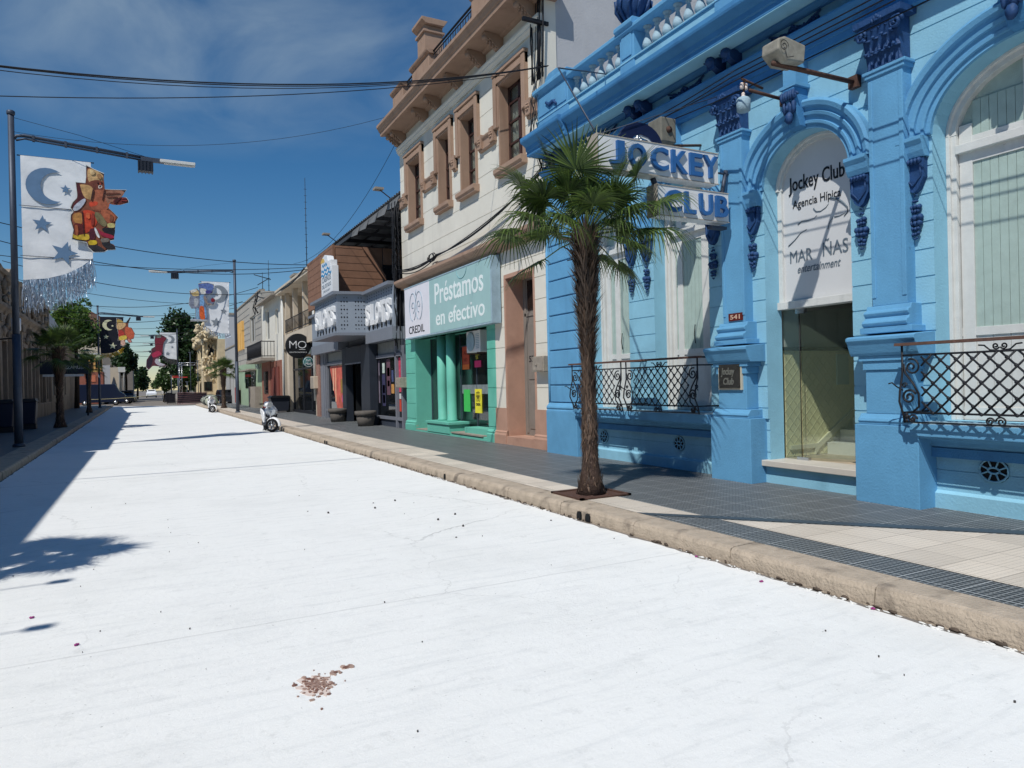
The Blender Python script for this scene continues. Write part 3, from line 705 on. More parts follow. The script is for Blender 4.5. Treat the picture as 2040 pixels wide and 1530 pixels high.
# ---- windows: timber frame, shutters with pale green boards
def arched_window(yc, a, zs, bb, leaves, xb=7.8, zbot=1.08):
    t = .09
    M = MB()
    for sg in (-1, 1): M.box(xb - .03, xb + .08, yc + sg * (a - t / 2) - t / 2, yc + sg * (a - t / 2) + t / 2, zbot, zs)
    arch_band(M, [(-t, xb + .08), (-t, xb - .03), (-.035, xb - .03), (-.03, xb - .06), (0.0, xb - .06), (0, xb + .08)], yc, a, zs, bb, 28)
    for sg in (-1, 1): M.box(xb - .06, xb - .03, yc + sg * (a - .02) - .02, yc + sg * (a - .02) + .02, zbot, zs)
    M.box(xb - .045, xb + .06, yc - a + t, yc + a - t, 3.93, 4.02)
    fr = M.build('window', G['frame'], B, bevel=.004)
    # back panel (shutter boards), one sheet split into vertical boards
    def boards(name, mt, y0, y1, z0, z1, x, wv=.085):
        M = MB(); k = max(1, round((y1 - y0) / wv)); wv = (y1 - y0) / k
        for i in range(k): M.box(x, x + .03, y0 + i * wv + .0025, y0 + (i + 1) * wv - .0025, z0, z1)
        M.box(x + .012, x + .03, y0, y1, z0, z1); return M.build(name, mt, fr)
    ia = a - t
    M = MB(); M.box(xb + .06, xb + .09, yc - ia - .02, yc + ia + .02, zbot, zs)
    p = arch_pts(yc, ia + .02, zs, bb - t + .02, 20); M.add([(xb + .06, yc, zs)] + [(xb + .06, y, z) for y, z in p], [(0, i + 1, i + 2) for i in range(20)]); M.build('shutter_back', G['panel'], fr)
    edges = leaves
    M = MB(); 
    def zt(y): 
        d = min(1, abs(y - yc) / ia); return zs + (bb - t) * math.sqrt(1 - d * d) 
    gaps = []
    for (y0, y1) in edges:   # stile strips
        M.box(xb + .015, xb + .06, y0, y1, zbot, min(zt(y0), zt(y1)))
    [M.box(xb + .018, xb + .055, yc - ia + .002, yc + ia - .002, q0, q1) for q0, q1 in ((zbot + .003, zbot + .14), (1.98, 2.07), (3.82, 3.95), (4.0, 4.1))]
    M.build('shutter_stile', G['frame'], fr, bevel=.003)
    st = sorted(edges); prev = None
    for s in st:
        if prev is not None and s[0] - prev > .05:
            boards('shutter_panel', G['frame'], prev, s[0], zbot + .14, 1.98, xb + .035, .15)
            boards('shutter_panel', G['panel'], prev, s[0], 2.07, 3.82, xb + .035)
            boards('shutter_panel', G['panel'], prev, s[0], 4.1, min(zt(prev), zt(s[0])) - .01, xb + .035) if min(zt(prev), zt(s[0])) > 4.2 else None
        prev = s[1]
    M = MB(); M.tube([(xb - .01, yc, 2.15), (xb - .03, yc, 2.3), (xb - .01, yc, 2.45)], .008, 5); M.build('shutter_handle', G['black'], fr)
    return fr
arched_window(10.51, .60, 4.12, .58, [(10.00, 10.12), (10.60, 10.74), (10.88, 11.02), (9.91 + .09, 10.02)])
arched_window(8.58, .64, 4.12, .6, [(8.03, 8.20), (8.28, 8.43), (8.88, 9.0), (9.05, 9.13)])
arched_window(3.64, .92, 4.14, .70, [(4.33, 4.46), (3.65, 3.83), (3.43, 3.61), (2.84, 2.98)])
arched_window(1.1, .88, 4.14, .68, [(1.77, 1.89), (1.12, 1.30), (0.9, 1.08), (.31, .45)])
# ---- entrance: sign panel over the door, glass door, vestibule
dr = MB(); yc, a, zs, bb = 6.21, .66, 4.12, .6
for sg in (-1, 1): dr.box(7.76, 7.88, yc + sg * (a - .035) - .035, yc + sg * (a - .035) + .035, 2.52, zs)
arch_band(dr, [(-.08, 7.88), (-.08, 7.76), (-.04, 7.76), (-.035, 7.73), (0, 7.73), (0, 7.88)], yc, a, zs, bb, 28)
dr.box(7.72, 7.9, yc - a, yc + a, 2.50, 2.60)
DF = dr.build('door_frame', G['frame'], B, bevel=.004)
M = MB(); M.box(7.80, 7.83, yc - a + .07, yc + a - .07, 2.6, zs); p = arch_pts(yc, a - .07, zs, bb - .08, 20)
M.add([(7.80, yc, zs)] + [(7.80, y, z) for y, z in p], [(0, i + 1, i + 2) for i in range(20)])
SP = M.build('sign_panel', mat('pale grey sign panel', (202, 204, 206), .55, .02, 3, .03), DF)
lb = mat('black lettering', (24, 28, 34), .5, .02); lg = mat('slate grey lettering', (98, 112, 124), .5, .04)
text('Jockey Club', (6.70, 5.84, 4.02, 4.27), 'W', 7.797, lb, DF, bold=.012, ext=.004)
text('Agencia Hípica', (6.64, 5.90, 3.81, 3.95), 'W', 7.797, lb, DF, ext=.004)
text('MAR', (6.70, 6.34, 3.12, 3.28), 'W', 7.797, lg, DF, ext=.004)
text('ÑAS', (6.18, 5.81, 3.13, 3.35), 'W', 7.797, lg, DF, ext=.004)
text('entertainment', (6.58, 5.92, 2.97, 3.07), 'W', 7.797, lg, DF, ext=.004, shear=.4)
M = MB()      # running horse outline in strokes
def stroke(pts, w):
    M.tube([(7.795, y, z) for y, z in pts], w, 4, True, w * .4)
stroke([(6.72, 3.36), (6.62, 3.42), (6.52, 3.50), (6.42, 3.53)], .010); stroke([(6.56, 3.62), (6.5, 3.65), (6.4, 3.64), (6.3, 3.65), (6.26, 3.68)], .009)
stroke([(6.31, 3.78), (6.27, 3.73), (6.2, 3.72), (6.12, 3.75), (6.08, 3.79)], .009); stroke([(6.05, 3.86), (5.98, 3.83), (5.9, 3.78), (5.85, 3.73), (5.81, 3.68), (5.81, 3.62), (5.86, 3.58)], .016)
stroke([(6.1, 3.47), (6.07, 3.55), (6.02, 3.6)], .007); stroke([(6.0, 3.6), (5.92, 3.6), (5.84, 3.62)], .007)
M.build('horse_emblem', lg, DF)
M = MB(); M.box(7.42, 7.9, 5.5, 6.95, .38, .46); M.build('threshold', mat('pale marble step', (196, 190, 180), .5, .06, 4), B, bevel=.008)
M = MB(); M.box(7.5, 7.9, 5.5, 6.95, .12, .38); M.build('step_riser', G['blue'], B)
# glass: fixed sidelight along the left jamb and a leaf standing open inward
V = MB(); V.box(7.815, 7.825, 6.60, 6.86, .47, 2.50); V.build('door_glass', G['doorglass'], DF)
M = MB(); hx, hy = 7.83, 6.58; ang = math.radians(28)
dxx, dyy = math.sin(ang) * .95, -math.cos(ang) * .95
M.prism([(hx, hy), (hx + dxx, hy + dyy), (hx + dxx + .012, hy + dyy + .006), (hx + .012, hy + .006)], .49, 2.46, 'z'); M.build('door_glass', G['doorglass'], DF)
M = MB(); M.box(7.80, 7.86, 6.50, 6.64, 2.43, 2.50); M.box(7.80, 7.86, 6.48, 6.66, .46, .50)
ex, ey = hx + dxx * .93, hy + dyy * .93; M.box(ex - .01, ex + .03, ey - .03, ey + .05, .49, .58); M.tube([(hx + dxx * .88, hy + dyy * .88 - .02, 1.1), (hx + dxx * .88, hy + dyy * .88 - .02, 1.7)], .012, 6)
M.build('door_fitting', G['chrome'], DF)
M = MB(); M.tube([(7.815, 6.59, .47), (7.815, 6.59, 2.5)], .006, 5); M.tube([(hx + dxx, hy + dyy, .49), (hx + dxx, hy + dyy, 2.46)], .006, 5); M.build('glass_edge', G['black'], DF)
# vestibule
wt = mat('embossed cream wall tile', (224, 216, 172), .35, .08, 3, spec=.5); t, b = nodes(wt)
g = t.nodes.new('ShaderNodeNewGeometry'); mp = t.nodes.new('ShaderNodeMapping'); mp.inputs['Scale'].default_value = (9, 9, 9); mp.inputs['Rotation'].default_value = (0, math.radians(45), 0)
t.links.new(g.outputs['Position'], mp.inputs[0]); ck = t.nodes.new('ShaderNodeTexVoronoi'); ck.inputs['Scale'].default_value = 1.0; ck.inputs['Randomness'].default_value = 0; ck.distance = 'CHEBYCHEV'; t.links.new(mp.outputs[0], ck.inputs['Vector'])
bp = t.nodes.new('ShaderNodeBump'); bp.inputs['Strength'].default_value = 1.0; bp.inputs['Distance'].default_value = .09; t.links.new(ck.outputs['Distance'], bp.inputs['Height']); t.links.new(bp.outputs[0], b.inputs['Normal'])
iw = mat('vestibule plaster', (176, 178, 176), .8, .05, 2)
M = MB(); M.box(7.9, 11.2, 6.98, 7.1, .4, 4.6); M.box(11.0, 11.2, 5.2, 7.0, .4, 4.6); M.box(7.9, 11.2, 5.2, 5.3, .4, 4.6); M.box(7.9, 11.2, 5.2, 7.1, 4.5, 4.6); VB = M.build('vestibule_wall', iw, B)
M = MB(); M.box(7.92, 11.0, 6.955, 6.98, .46, 1.95); M.box(10.975, 11, 5.3, 6.98, .46, 1.95); M.build('wall_tiles', wt, VB)
M = MB(); M.box(7.9, 11, 6.93, 6.975, 1.95, 2.0); M.box(10.95, 10.99, 5.3, 6.98, 1.95, 2.0); M.build('dado_rail', G['black'], VB)
M = MB(); M.box(7.88, 11.2, 5.3, 7.0, .40, .455); M.build('vestibule_floor', mat('terrazzo floor', (176, 160, 140), .4, .2, 12), VB)
M = MB()
for i in range(8): M.box(8.75 + i * .28, 11.0, 5.3, 6.93, .455 + i * .17, .455 + (i + 1) * .17)
M.build('stair', mat('marble stair', (214, 212, 204), .4, .05, 4), VB)
M = MB(); M.prism([(8.5, .46), (8.6, .56), (10.9, 1.95), (10.9, 2.03), (8.55, .62), (8.0, .62), (8.0, .56), (8.5, .56)], 6.925, 6.955); M.build('stair_skirting', mat('cream skirting', (210, 204, 176), .5, .05), VB)
M = MB(); M.box(9.0, 9.25, 6.93, 6.955, 1.45, 1.9); M.build('wall_panel', G['panel'], VB)
# ---- vents in the plinth
def vent(y, z, w_, h_):
    M = MB(); n = 12; pts = [(y + w_ / 2 * math.cos(i * 6.283 / n) * (1.12 if i % 3 else .98), z + h_ / 2 * math.sin(i * 6.283 / n) * 1.1) for i in range(n)]
    M.prism(pts, 7.522, 7.527, 'x'); o = M.build('vent', G['dark'], B)
    M = MB(); m_ = MB()
    M.lathe([(1, 0)], (0, 0, 0), 3) if False else None
    for k in range(2): 
        pass
    ring = lambda ry, rz, th: m_.tube([(7.515, y + ry * math.cos(i * .3927), z + rz * math.sin(i * .3927)) for i in range(17)], th, 5)
    ring(w_ * .5, h_ * .5, .011); ring(w_ * .2, h_ * .13, .011)
    for i in range(8):
        a = i * .785 + .39; m_.tube([(7.515, y + w_ * .2 * math.cos(a), z + h_ * .13 * math.sin(a)), (7.515, y + w_ * .5 * math.cos(a), z + h_ * .5 * math.sin(a))], .009, 5)
    m_.build('vent_grille', G['blue'], o)
vent(10.78, .55, .24, .22); vent(8.71, .56, .24, .22); vent(4.02, .6, .27, .23)
# ---- wrought iron balcony railings
def scroll(M, x, y, z, r, sg, th=.011, turns=1.6, ph=0.0):
    pts = []
    for i in range(20):
        a = ph + i / 19 * turns * 2 * math.pi; q = r * (1 - i / 23)
        pts.append((x, y + sg * q * math.cos(a), z + q * math.sin(a)))
    M.tube(pts, th, 5)
def railing(y0, y1, label_, pitch=.155, left=True, right=True):
    R_ = thing('balcony_railing', label_, 'railing', (7.08, (y0 + y1) / 2, 1.075), 'wrought iron railings on the window sills')
    M = MB(); M.prism([(7.02, 1.885), (7.03, 1.915), (7.10, 1.915), (7.11, 1.885)], y0 - .06, y1 + .06); M.build('handrail', G['rust'], R_)
    M = MB(); x = 7.07
    for z in (1.785, 1.185): M.tube([(x, y0, z), (x, y1, z)], .011, 5)
    M.tube([(x + .02, y0, 1.085), (x + .02, y1, 1.085)], .009, 5)
    for yy in (y0, y1):
        M.tube([(x, yy, 1.9), (x, yy, 1.6), (x - .05, yy, 1.4), (x - .06, yy, 1.3), (x, yy, 1.17), (x + .02, yy, 1.075)], .012, 5)
        M.tube([(x, yy, 1.785), (7.5, yy, 1.785)], .01, 4); M.tube([(x, yy, 1.185), (7.5, yy, 1.185)], .01, 4); M.tube([(x, yy, 1.9), (7.5, yy, 1.9)], .014, 5)
    M.build('rail_frame', G['iron'], R_)
    M = MB(); a = y0 + .2; b_ = y1 - .2; zt_, zb_ = 1.785, 1.185; h_ = zt_ - zb_
    def seg(p, q):
        M.tube([(x, p[0], p[1]), (x, q[0], q[1])], .0105, 4)
    for sg in (1, -1):
        c = a - h_ if sg > 0 else a
        k = -int(h_ / pitch) - 1
        while True:
            ys = a + k * pitch
            if ys > b_ : break
            ye = ys + h_
            p0, p1 = max(ys, a), min(ye, b_)
            if p1 - p0 > .02:
                f0 = (p0 - ys) / h_; f1 = (p1 - ys) / h_
                if sg > 0: seg((p0, zb_ + f0 * h_), (p1, zb_ + f1 * h_))
                else: seg((p0, zt_ - f0 * h_), (p1, zt_ - f1 * h_))
            k += 1
    # small bosses on the crossings
    k = 0
    yb = a
    while yb < b_ + .01:
        for r_ in range(8):
            z = zb_ + r_ * pitch / 2
            yy = yb + (pitch / 2 if r_ % 2 else 0)
            if z < zt_ + .01 and yy < b_ + .01: M.blob((x, yy, z), (.018, .02, .02), 6, 0, 3)
        yb += pitch
    M.build('lattice', G['iron'], R_)
    for yy, sg in ((y0, 1), (y1, -1)):
        M = MB(); scroll(M, x, yy + sg * .10, 1.66, .09, -sg, .011, 1.5, 1.2)
        M.tube([(x, yy + sg * .01, 1.7), (x, yy + sg * .03, 1.6), (x, yy + sg * .12, 1.48), (x, yy + sg * .17, 1.38), (x, yy + sg * .17, 1.25), (x, yy + sg * .1, 1.19)], .012, 5)
        scroll(M, x - .02, yy + sg * .08, 1.35, .08, sg, .012, 1.6, .4); scroll(M, x, yy + sg * .1, 1.12, .05, sg, .01, 1.4); scroll(M, x, yy + sg * .02, 1.47, .03, sg, .008, 1.3)
        M.tube([(x, yy, 1.42), (x - .06, yy - sg * .03, 1.46), (x - .1, yy - sg * .05, 1.5), (x - .12, yy - sg * .08, 1.49)], .008, 5)
        for i in range(7): M.blob((x, yy + sg * (.08 + rnd(-.06, .06)), 1.13 + rnd(-.04, .04)), (.012, rnd(.01, .03), rnd(.01, .03)), 5, .2, 4)
        M.build('scrollwork', G['iron'], R_)
    ym = (y0 + y1) / 2; M = MB()
    for sg in (-1, 1):
        scroll(M, x, ym + sg * .035, 1.835, .032, sg, .008, 1.4, 3.5); M.tube([(x, ym + sg * .01, 1.79), (x, ym + sg * .09, 1.80), (x, ym + sg * .14, 1.845), (x, ym + sg * .19, 1.85)], .008, 5)
    scroll(M, x, ym, 1.12, .05, 1, .009); scroll(M, x, ym + .1, 1.12, .04, -1, .009)
    M.build('centre_scroll', G['iron'], R_)
railing(9.6, 11.12, 'iron lattice railing half hidden behind the palm trunk'); railing(7.76, 9.46, 'iron lattice railing between the palm trunk and the Jockey Club plaque'); railing(2.75, 4.66, 'iron lattice railing of the large window at the right edge')
# ---- plaques and signs on the front
P_ = thing('house_number_plate', 'small dark red plate with the number 541 on the blue pilaster', 'number plate', (7.3, 7.25, 2.33))
M = MB(); M.box(7.325, 7.345, 7.13, 7.385, 2.385, 2.49); M.build('plate', mat('dark red enamel', (92, 34, 30), .4, .1, 9), P_)
text('541', (7.35, 7.17, 2.405, 2.47), 'W', 7.325, mat('worn cream digits', (200, 170, 150), .6), P_, ext=.004, bold=.02)
P_ = thing('plaque', 'dark bronze Jockey Club plaque in a pale frame on the pilaster pedestal', 'plaque', (7.25, 7.3, 1.4))
M = MB(); M.box(7.25, 7.28, 7.09, 7.53, 1.42, 1.80); M.build('plaque_frame', mat('pale plaque frame', (190, 186, 170), .6, .1, 9), P_)
M = MB(); M.box(7.235, 7.25, 7.115, 7.505, 1.445, 1.775)
for y in (7.14, 7.48):
    for z in (1.47, 1.75): M.blob((7.234, y, z), (.008, .012, .012), 6, 0, 4)
M.build('bronze_plate', mat('dark bronze', (62, 62, 60), .45, .2, 9, metal=.4), P_)
bz = mat('worn bronze lettering', (128, 130, 124), .4, .1, metal=.4)
text('Jockey', (7.46, 7.20, 1.60, 1.73), 'W', 7.235, bz, P_, ext=.006, bold=.03, shear=.2); text('Club', (7.42, 7.22, 1.49, 1.59), 'W', 7.235, bz, P_, ext=.006, bold=.03, shear=.2)
# projecting two-panel sign
SG = thing('projecting_sign', 'white two-panel box sign with raised blue letters reading JOCKEY CLUB', 'sign', (6.2, 7.35, 3.7))
def panel(x0, x1, z0, z1, name):
    M = MB(); M.box(x0, x1, 7.25, 7.45, z0, z1); o = M.build(name, G['signw'], SG, bevel=.006)
    M = MB()
    for z in (z0, z1): M.box(x0 - .004, x1 + .004, 7.243, 7.25, z - (.012 if z == z1 else 0) , z + (.012 if z == z0 else 0)); 
    M.box(x0 - .012, x0, 7.24, 7.46, z0 - .005, z1 + .005)
    M.build('sign_edge', mat('rusty sign edging', (176, 168, 156), .7, .15, 20), o)
panel(5.06, 7.06, 4.25, 4.68, 'upper_panel'); panel(5.99, 7.24, 3.74, 4.15, 'lower_panel')
def letters(word, xs, z0, z1):
    for ch, (a, b_) in zip(word, xs): text(ch, (a, b_, z0, z1), 'S', 7.25, G['signb'], SG, 'letter', ext=.042, bold=.022)
letters('JOCKEY', [(5.22, 5.45), (5.52, 5.80), (5.88, 6.16), (6.22, 6.49), (6.53, 6.75), (6.77, 7.03)], 4.32, 4.62)
letters('CLUB', [(6.09, 6.37), (6.43, 6.62), (6.69, 6.92), (6.98, 7.2)], 3.80, 4.09)
M = MB(); pts = [(5.9 + .34 * math.cos(t_ * math.pi / 12), 4.70 + .28 * math.sin(t_ * math.pi / 12)) for t_ in range(13)] + [(5.9 - .17 * math.cos(t_ * math.pi / 12), 4.70 + .14 * math.sin(t_ * math.pi / 12)) for t_ in range(13)]
vs = []; fs = []
for i in range(13):
    a = math.pi * i / 12
    for r1, r2, y in ((.36, .30, 7.42), (.17, .14, 7.42), (.17, .14, 7.48), (.36, .30, 7.48)): vs.append((5.88 + r1 * math.cos(a), y, 4.69 + r2 * math.sin(a)))
for i in range(12):
    for j in range(4): fs.append((i * 4 + j, i * 4 + (j + 1) % 4, i * 4 + 4 + (j + 1) % 4, i * 4 + 4 + j))
M.add(vs, fs); M.box(5.1, 5.55, 7.44, 7.47, 4.68, 4.74); M.build('horseshoe_emblem', mat('dark navy enamel', (24, 34, 66), .4, .15, 9), SG)
M = MB(); M.tube([(5.75, 7.41, 4.74), (5.85, 7.40, 4.80), (5.98, 7.41, 4.78), (6.05, 7.41, 4.73)], .02, 5); blobs_ornament(M, (5.9, 7.41, 4.77), (.1, .01, .03), 10, .02); M.build('horse_head_emblem', G['chrome'], SG)
M = MB(); M.tube([(7.02, 7.35, 4.45), (7.35, 7.35, 4.45)], .015, 5); M.tube([(6.0, 7.35, 4.25), (6.1, 7.35, 4.0)], .04, 5); M.tube([(7.2, 7.35, 4.1), (7.3, 7.35, 4.5)], .03, 5)
M.tube([(5.1, 7.4, 4.7), (7.35, 7.4, 5.6)], .006, 4); M.tube([(5.06, 7.3, 4.72), (5.6, 9.0, 6.3), (7.3, 10.1, 6.95)], .012, 5)
M.box(6.98, 7.25, 7.3, 7.4, 3.66, 3.70); M.build('sign_bracket', G['pole'], SG)
# floodlights and bracket arms on the front
def arm_light(p0, p1, hd, r, ln, label_, big):
    o = thing('wall_floodlight', label_, 'floodlight', p0)
    M = MB(); M.tube([p0, p1], .028 if big else .022, 7); M.box(p0[0] - .05, p0[0] + .02, p0[1] - .06, p0[1] + .06, p0[2] - .07, p0[2] + .07); M.build('arm', G['rust'], o)
    M = MB()
    if big:
        M.prism([(hd[0] - .21, hd[2] - .04), (hd[0] - .08, hd[2] - .14), (hd[0] + .19, hd[2] - .12), (hd[0] + .22, hd[2] + .08), (hd[0] - .1, hd[2] + .12), (hd[0] - .2, hd[2] + .08)], hd[1] - .12, hd[1] + .12, 'y')
        M.build('lamp_housing', mat('weathered aluminium housing', (152, 148, 136), .55, .3, 9, metal=.1), o, bevel=.02)
        M = MB(); scroll(M, 0, 0, 0, .07, 1, .004); M.v = [(hd[0] - .14 + v[1], hd[1] - .135, hd[2] + v[2]) for v in M.v]; M.tube([(hd[0] - .14, hd[1] - .136, hd[2] - .02), (hd[0] - .1, hd[1] - .136, hd[2] - .12), (hd[0] + .0, hd[1] - .136, hd[2] - .09)], .004, 4); M.build('loose_wire', G['wire'], o)
    else:
        M.lathe([(.07, -.09), (.085, -.08), (.09, .05), (.07, .08), (.03, .1)], hd, 12); M.build('lamp_housing', G['ledge'], o)
        M = MB()
        for q in ((-.02, .22), (.05, .22), (.0, .1)):
            M = MB(); M.lathe([(.012, q[1] - .03), (.026, q[1] - .02), (.026, q[1] + .01), (.018, q[1] + .02), (.026, q[1] + .03), (.015, q[1] + .05)], (hd[0] + q[0], hd[1], hd[2]), 8); M.build('insulator', mat('porcelain', (222, 206, 196), .3, .05), o)
        M = MB(); M.tube([(hd[0], hd[1], hd[2] + .08), (hd[0] + .02, hd[1], hd[2] + .3)], .015, 5); M.tube([(hd[0] - .02, hd[1], hd[2] + .32), (hd[0] + .32, hd[1] - .02, hd[2] + .25)], .016, 5); M.build('crossarm', G['rust'], o)
arm_light((7.46, 5.42, 5.02), (6.10, 5.42, 4.99), (6.27, 5.42, 5.13), .1, .4, 'boxy cream floodlight with a loose wire on a long rusty arm, above the entrance', True)
arm_light((7.5, 6.46, 5.20), (6.85, 6.46, 5.22), (6.74, 6.46, 5.02), .1, .4, 'small round grey floodlight with porcelain insulators beside the entrance arch', False)
fb = thing('floodlight_box', 'grey metal box under the cornice above the JOCKEY panel', 'floodlight', (6.9, 8.0, 4.95))
M = MB(); M.box(6.62, 6.9, 7.9, 8.2, 5.0, 5.36); M.build('box', mat('dull grey box', (120, 118, 108), .6, .2, 9), fb, bevel=.02); M = MB(); M.tube([(6.8, 8.05, 5.0), (7.5, 8.05, 5.1)], .02, 6); M.lathe([(.05, -.01), (.05, .01)], (6.76, 7.89, 5.18), 8, axis='y'); M.build('bracket_arm', G['rust'], fb)
# ------------------------------------------------------------ two storey white building with the loan shop
W2 = thing('townhouse', 'white two storey house with brown cornice and a mint green shop below', 'building', (7.5, 17.2, 0.15))
M = MB()
UW = [(19.95, 21.05), (17.68, 18.50), (16.00, 16.92), (13.52, 14.64)]
coursed(M, 7.5, 12.6, 21.93, 4.93, 9.1, [(a, b_, 6.55, 8.52) for a, b_ in UW], .49, 4.93 + .3, depth=.3, gap=.016)
M.box(7.5, 7.8, 12.6, 21.93, 9.1, 9.85)
coursed(M, 7.5, 12.6, 15.2, .99, 4.68, [(13.28, 14.60, .3, 4.02)], .475, .99, depth=.3, gap=.018)
M.box(7.56, 7.8, 15.2, 21.93, 3.0, 4.68)
M.build('wall', G['white'], W2)
M = MB(); coursed(M, 7.5, 12.6, 12.61, 4.93, 12.0, [], .49, 4.93 + .3, depth=9) ; M.box(7.8, 16, 12.62, 12.9, 0, 12.0); M.box(7.8, 16, 21.6, 21.9, 0, 9.8); M.box(7.8, 16, 12.9, 21.6, 9.6, 9.8); M.box(15.8, 16, 12.9, 21.6, 0, 9.6); M.build('side_wall', G['grey'], W2)
dado = mat('terracotta dado', (178, 142, 124), .8, .08, 2.5, .25, 45, dirt=((140, 104, 90), .4))
for y0, y1 in ((12.6, 13.28), (14.6, 15.2)):
    M = MB(); M.box(7.47, 7.9, y0, y1, .12, .985); M.prism([(7.6, .12), (7.42, .12), (7.42, .36), (7.44, .40), (7.44, .43), (7.47, .46), (7.6, .46)], y0, y1); M.build('dado', dado, W2)
dado = mat('terracotta dado', (178, 142, 124), .8, .08, 2.5, .25, 45, dirt=((140, 104, 90), .4))
# door 537
M = MB(); M.box(7.49, 7.97, 14.59, 14.66, .3, 4.06); M.box(7.49, 7.97, 13.22, 13.29, .3, 4.06); M.box(7.488, 7.968, 13.21, 14.67, 4.01, 4.1); M.box(7.48, 7.5, 14.6, 14.66, 1.0, 4.02); M.box(7.44, 7.97, 13.2, 14.66, .14, .34)
M.build('door_reveal', dado, W2)
dm = mat('grey painted door', (128, 122, 116), .6, .08, 6, .1)
M = MB(); M.box(7.95, 7.98, 13.28, 14.60, .34, 4.02); M.box(7.93, 7.95, 13.33, 14.5, 3.12, 3.2); M.box(7.93, 7.95, 14.42, 14.5, .4, 4.0)
for y0, y1 in ((13.4, 13.85), (13.97, 14.36)):
    M.box(7.935, 7.95, y0, y1, .5, 1.5); M.box(7.935, 7.95, y0, y1, 1.65, 2.95)
D5 = M.build('door', dm, W2, bevel=.005)
M = MB(); M.box(7.94, 7.95, 13.4, 14.36, 3.25, 3.95); M.build('door_pane', G['pane'], D5)
text('537', (14.32, 13.98, 2.05, 2.2), 'W', 7.935, lb, D5, ext=.004, bold=.02)
# moulded ledge over the ground floor
mould([(7.6, 4.66), (7.42, 4.66), (7.40, 4.72), (7.26, 4.76), (7.22, 4.80), (7.20, 4.84), (7.20, 4.92), (7.6, 4.96)], 12.62, 21.93, 'ledge', G['brown'], W2)
# upper windows
for (a, b_) in UW:
    M = MB(); t_ = .22
    for y0, y1 in ((b_, b_ + t_), (a - t_, a)):
        y0 = max(y0, 12.7); M.box(7.43, 7.52, y0, y1, 7.56, 8.83)
        M.box(7.40, 7.43, y0 + (.06 if y0 > a else 0.0), y1 - (.0 if y0 > a else .06), 7.56, 8.74)
    M.box(7.43, 7.52, a - t_, b_ + t_, 8.52, 8.83); M.box(7.38, 7.52, a - t_ - .02, b_ + t_ + .02, 8.75, 8.83)
    M.box(7.40, 7.43, a - .05, b_ + .05, 8.56, 8.70)
    # reveal lining
    M.box(7.45, 7.86, b_ - .02, b_ + .05, 6.55, 8.52); M.box(7.45, 7.86, a - .05, a + .02, 6.55, 8.52); M.box(7.45, 7.86, a, b_, 8.50, 8.54)
    M.prism([(7.8, 6.38), (7.36, 6.38), (7.36, 6.42), (7.32, 6.46), (7.32, 6.56), (7.8, 6.58)], a - .12, b_ + .12)
    o = M.build('window_surround', G['brown'], W2, bevel=.006)
    M = MB(); x = 7.69
    M.box(x, x + .05, a, a + .08, 6.57, 8.5); M.box(x, x + .05, b_ - .08, b_, 6.57, 8.5); M.box(x, x + .05, (a + b_) / 2 - .05, (a + b_) / 2 + .05, 6.57, 8.5)
    for z in (6.6, 7.15, 7.65, 8.1, 8.46): M.box(x, x + .05, a, b_, z - .025, z + .025)
    wf = M.build('window_frame', mat('dark brown window frame', (66, 44, 40), .5, .1, 9), o, bevel=.003)
    M = MB(); M.box(x + .03, x + .035, a, b_, 6.57, 8.5); M.build('pane', glass('clear pane', (60, 66, 68), .25), wf)
    M = MB(); vs = []; n = 40
    for i in range(n + 1):
        y = a + (b_ - a) * i / n; xx = x + .12 + .03 * math.sin(i * 1.3) + .01 * math.sin(i * 2.9)
        vs += [(xx, y, 6.6), (xx, y, 8.5)]
    M.add(vs, [(2 * i, 2 * i + 1, 2 * i + 3, 2 * i + 2) for i in range(n)], True); M.build('curtain', mat('white net curtain', (214, 214, 208), .9, .05), wf)
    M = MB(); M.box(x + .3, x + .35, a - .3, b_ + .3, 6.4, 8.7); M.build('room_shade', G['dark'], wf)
# apron band with rosettes
segs = [(21.27, 21.9), (18.74, 19.71), (14.88, 15.74), (12.7, 13.28), (17.2, 17.42)]
for y0, y1 in segs:
    M = MB(); M.prism([(7.52, 7.27), (7.44, 7.27), (7.42, 7.31), (7.45, 7.34), (7.45, 7.52), (7.41, 7.56), (7.40, 7.60), (7.52, 7.62)], y0, y1)
    for y in (21.35, 19.62, 18.83, 17.31, 15.64, 14.97, 13.16):
        if y0 - .05 < y < y1 + .05: M.box(7.38, 7.5, y - .11, y + .11, 7.32, 7.66)
    ab = M.build('apron_band', G['brown'], W2, bevel=.005)
    for y in (21.35, 19.62, 18.83, 17.31, 15.64, 14.97, 13.16):
        if not (y0 - .05 < y < y1 + .05): continue
        M = MB(); M.blob((7.37, y, 7.49), (.035, .035, .035))
        for i in range(6): M.blob((7.375, y + .06 * math.cos(i * 1.05), 7.49 + .07 * math.sin(i * 1.05)), (.025, .03, .03), 6, .1, 4)
        M.build('rosette', G['brown'], ab)
mould([(7.52, 9.04), (7.46, 9.04), (7.44, 9.08), (7.40, 9.12), (7.40, 9.16), (7.37, 9.2), (7.37, 9.25), (7.52, 9.28)], 12.62, 21.93, 'string_course', G['white'], W2)
mould([(7.8, 9.55), (7.42, 9.55), (7.38, 9.6), (6.98, 9.62), (6.98, 9.60), (6.88, 9.60), (6.87, 9.70), (6.84, 9.72), (6.80, 9.80), (6.76, 9.84), (6.76, 9.92), (7.8, 9.95)], 12.3, 21.98, 'cornice', G['brown'], W2)
M = MB()
M.prism([(7.5, 9.62), (7.02, 9.60), (7.03, 9.52), (7.1, 9.48), (7.18, 9.45), (7.24, 9.38), (7.3, 9.32), (7.36, 9.28), (7.5, 9.26)], -.09, .09)
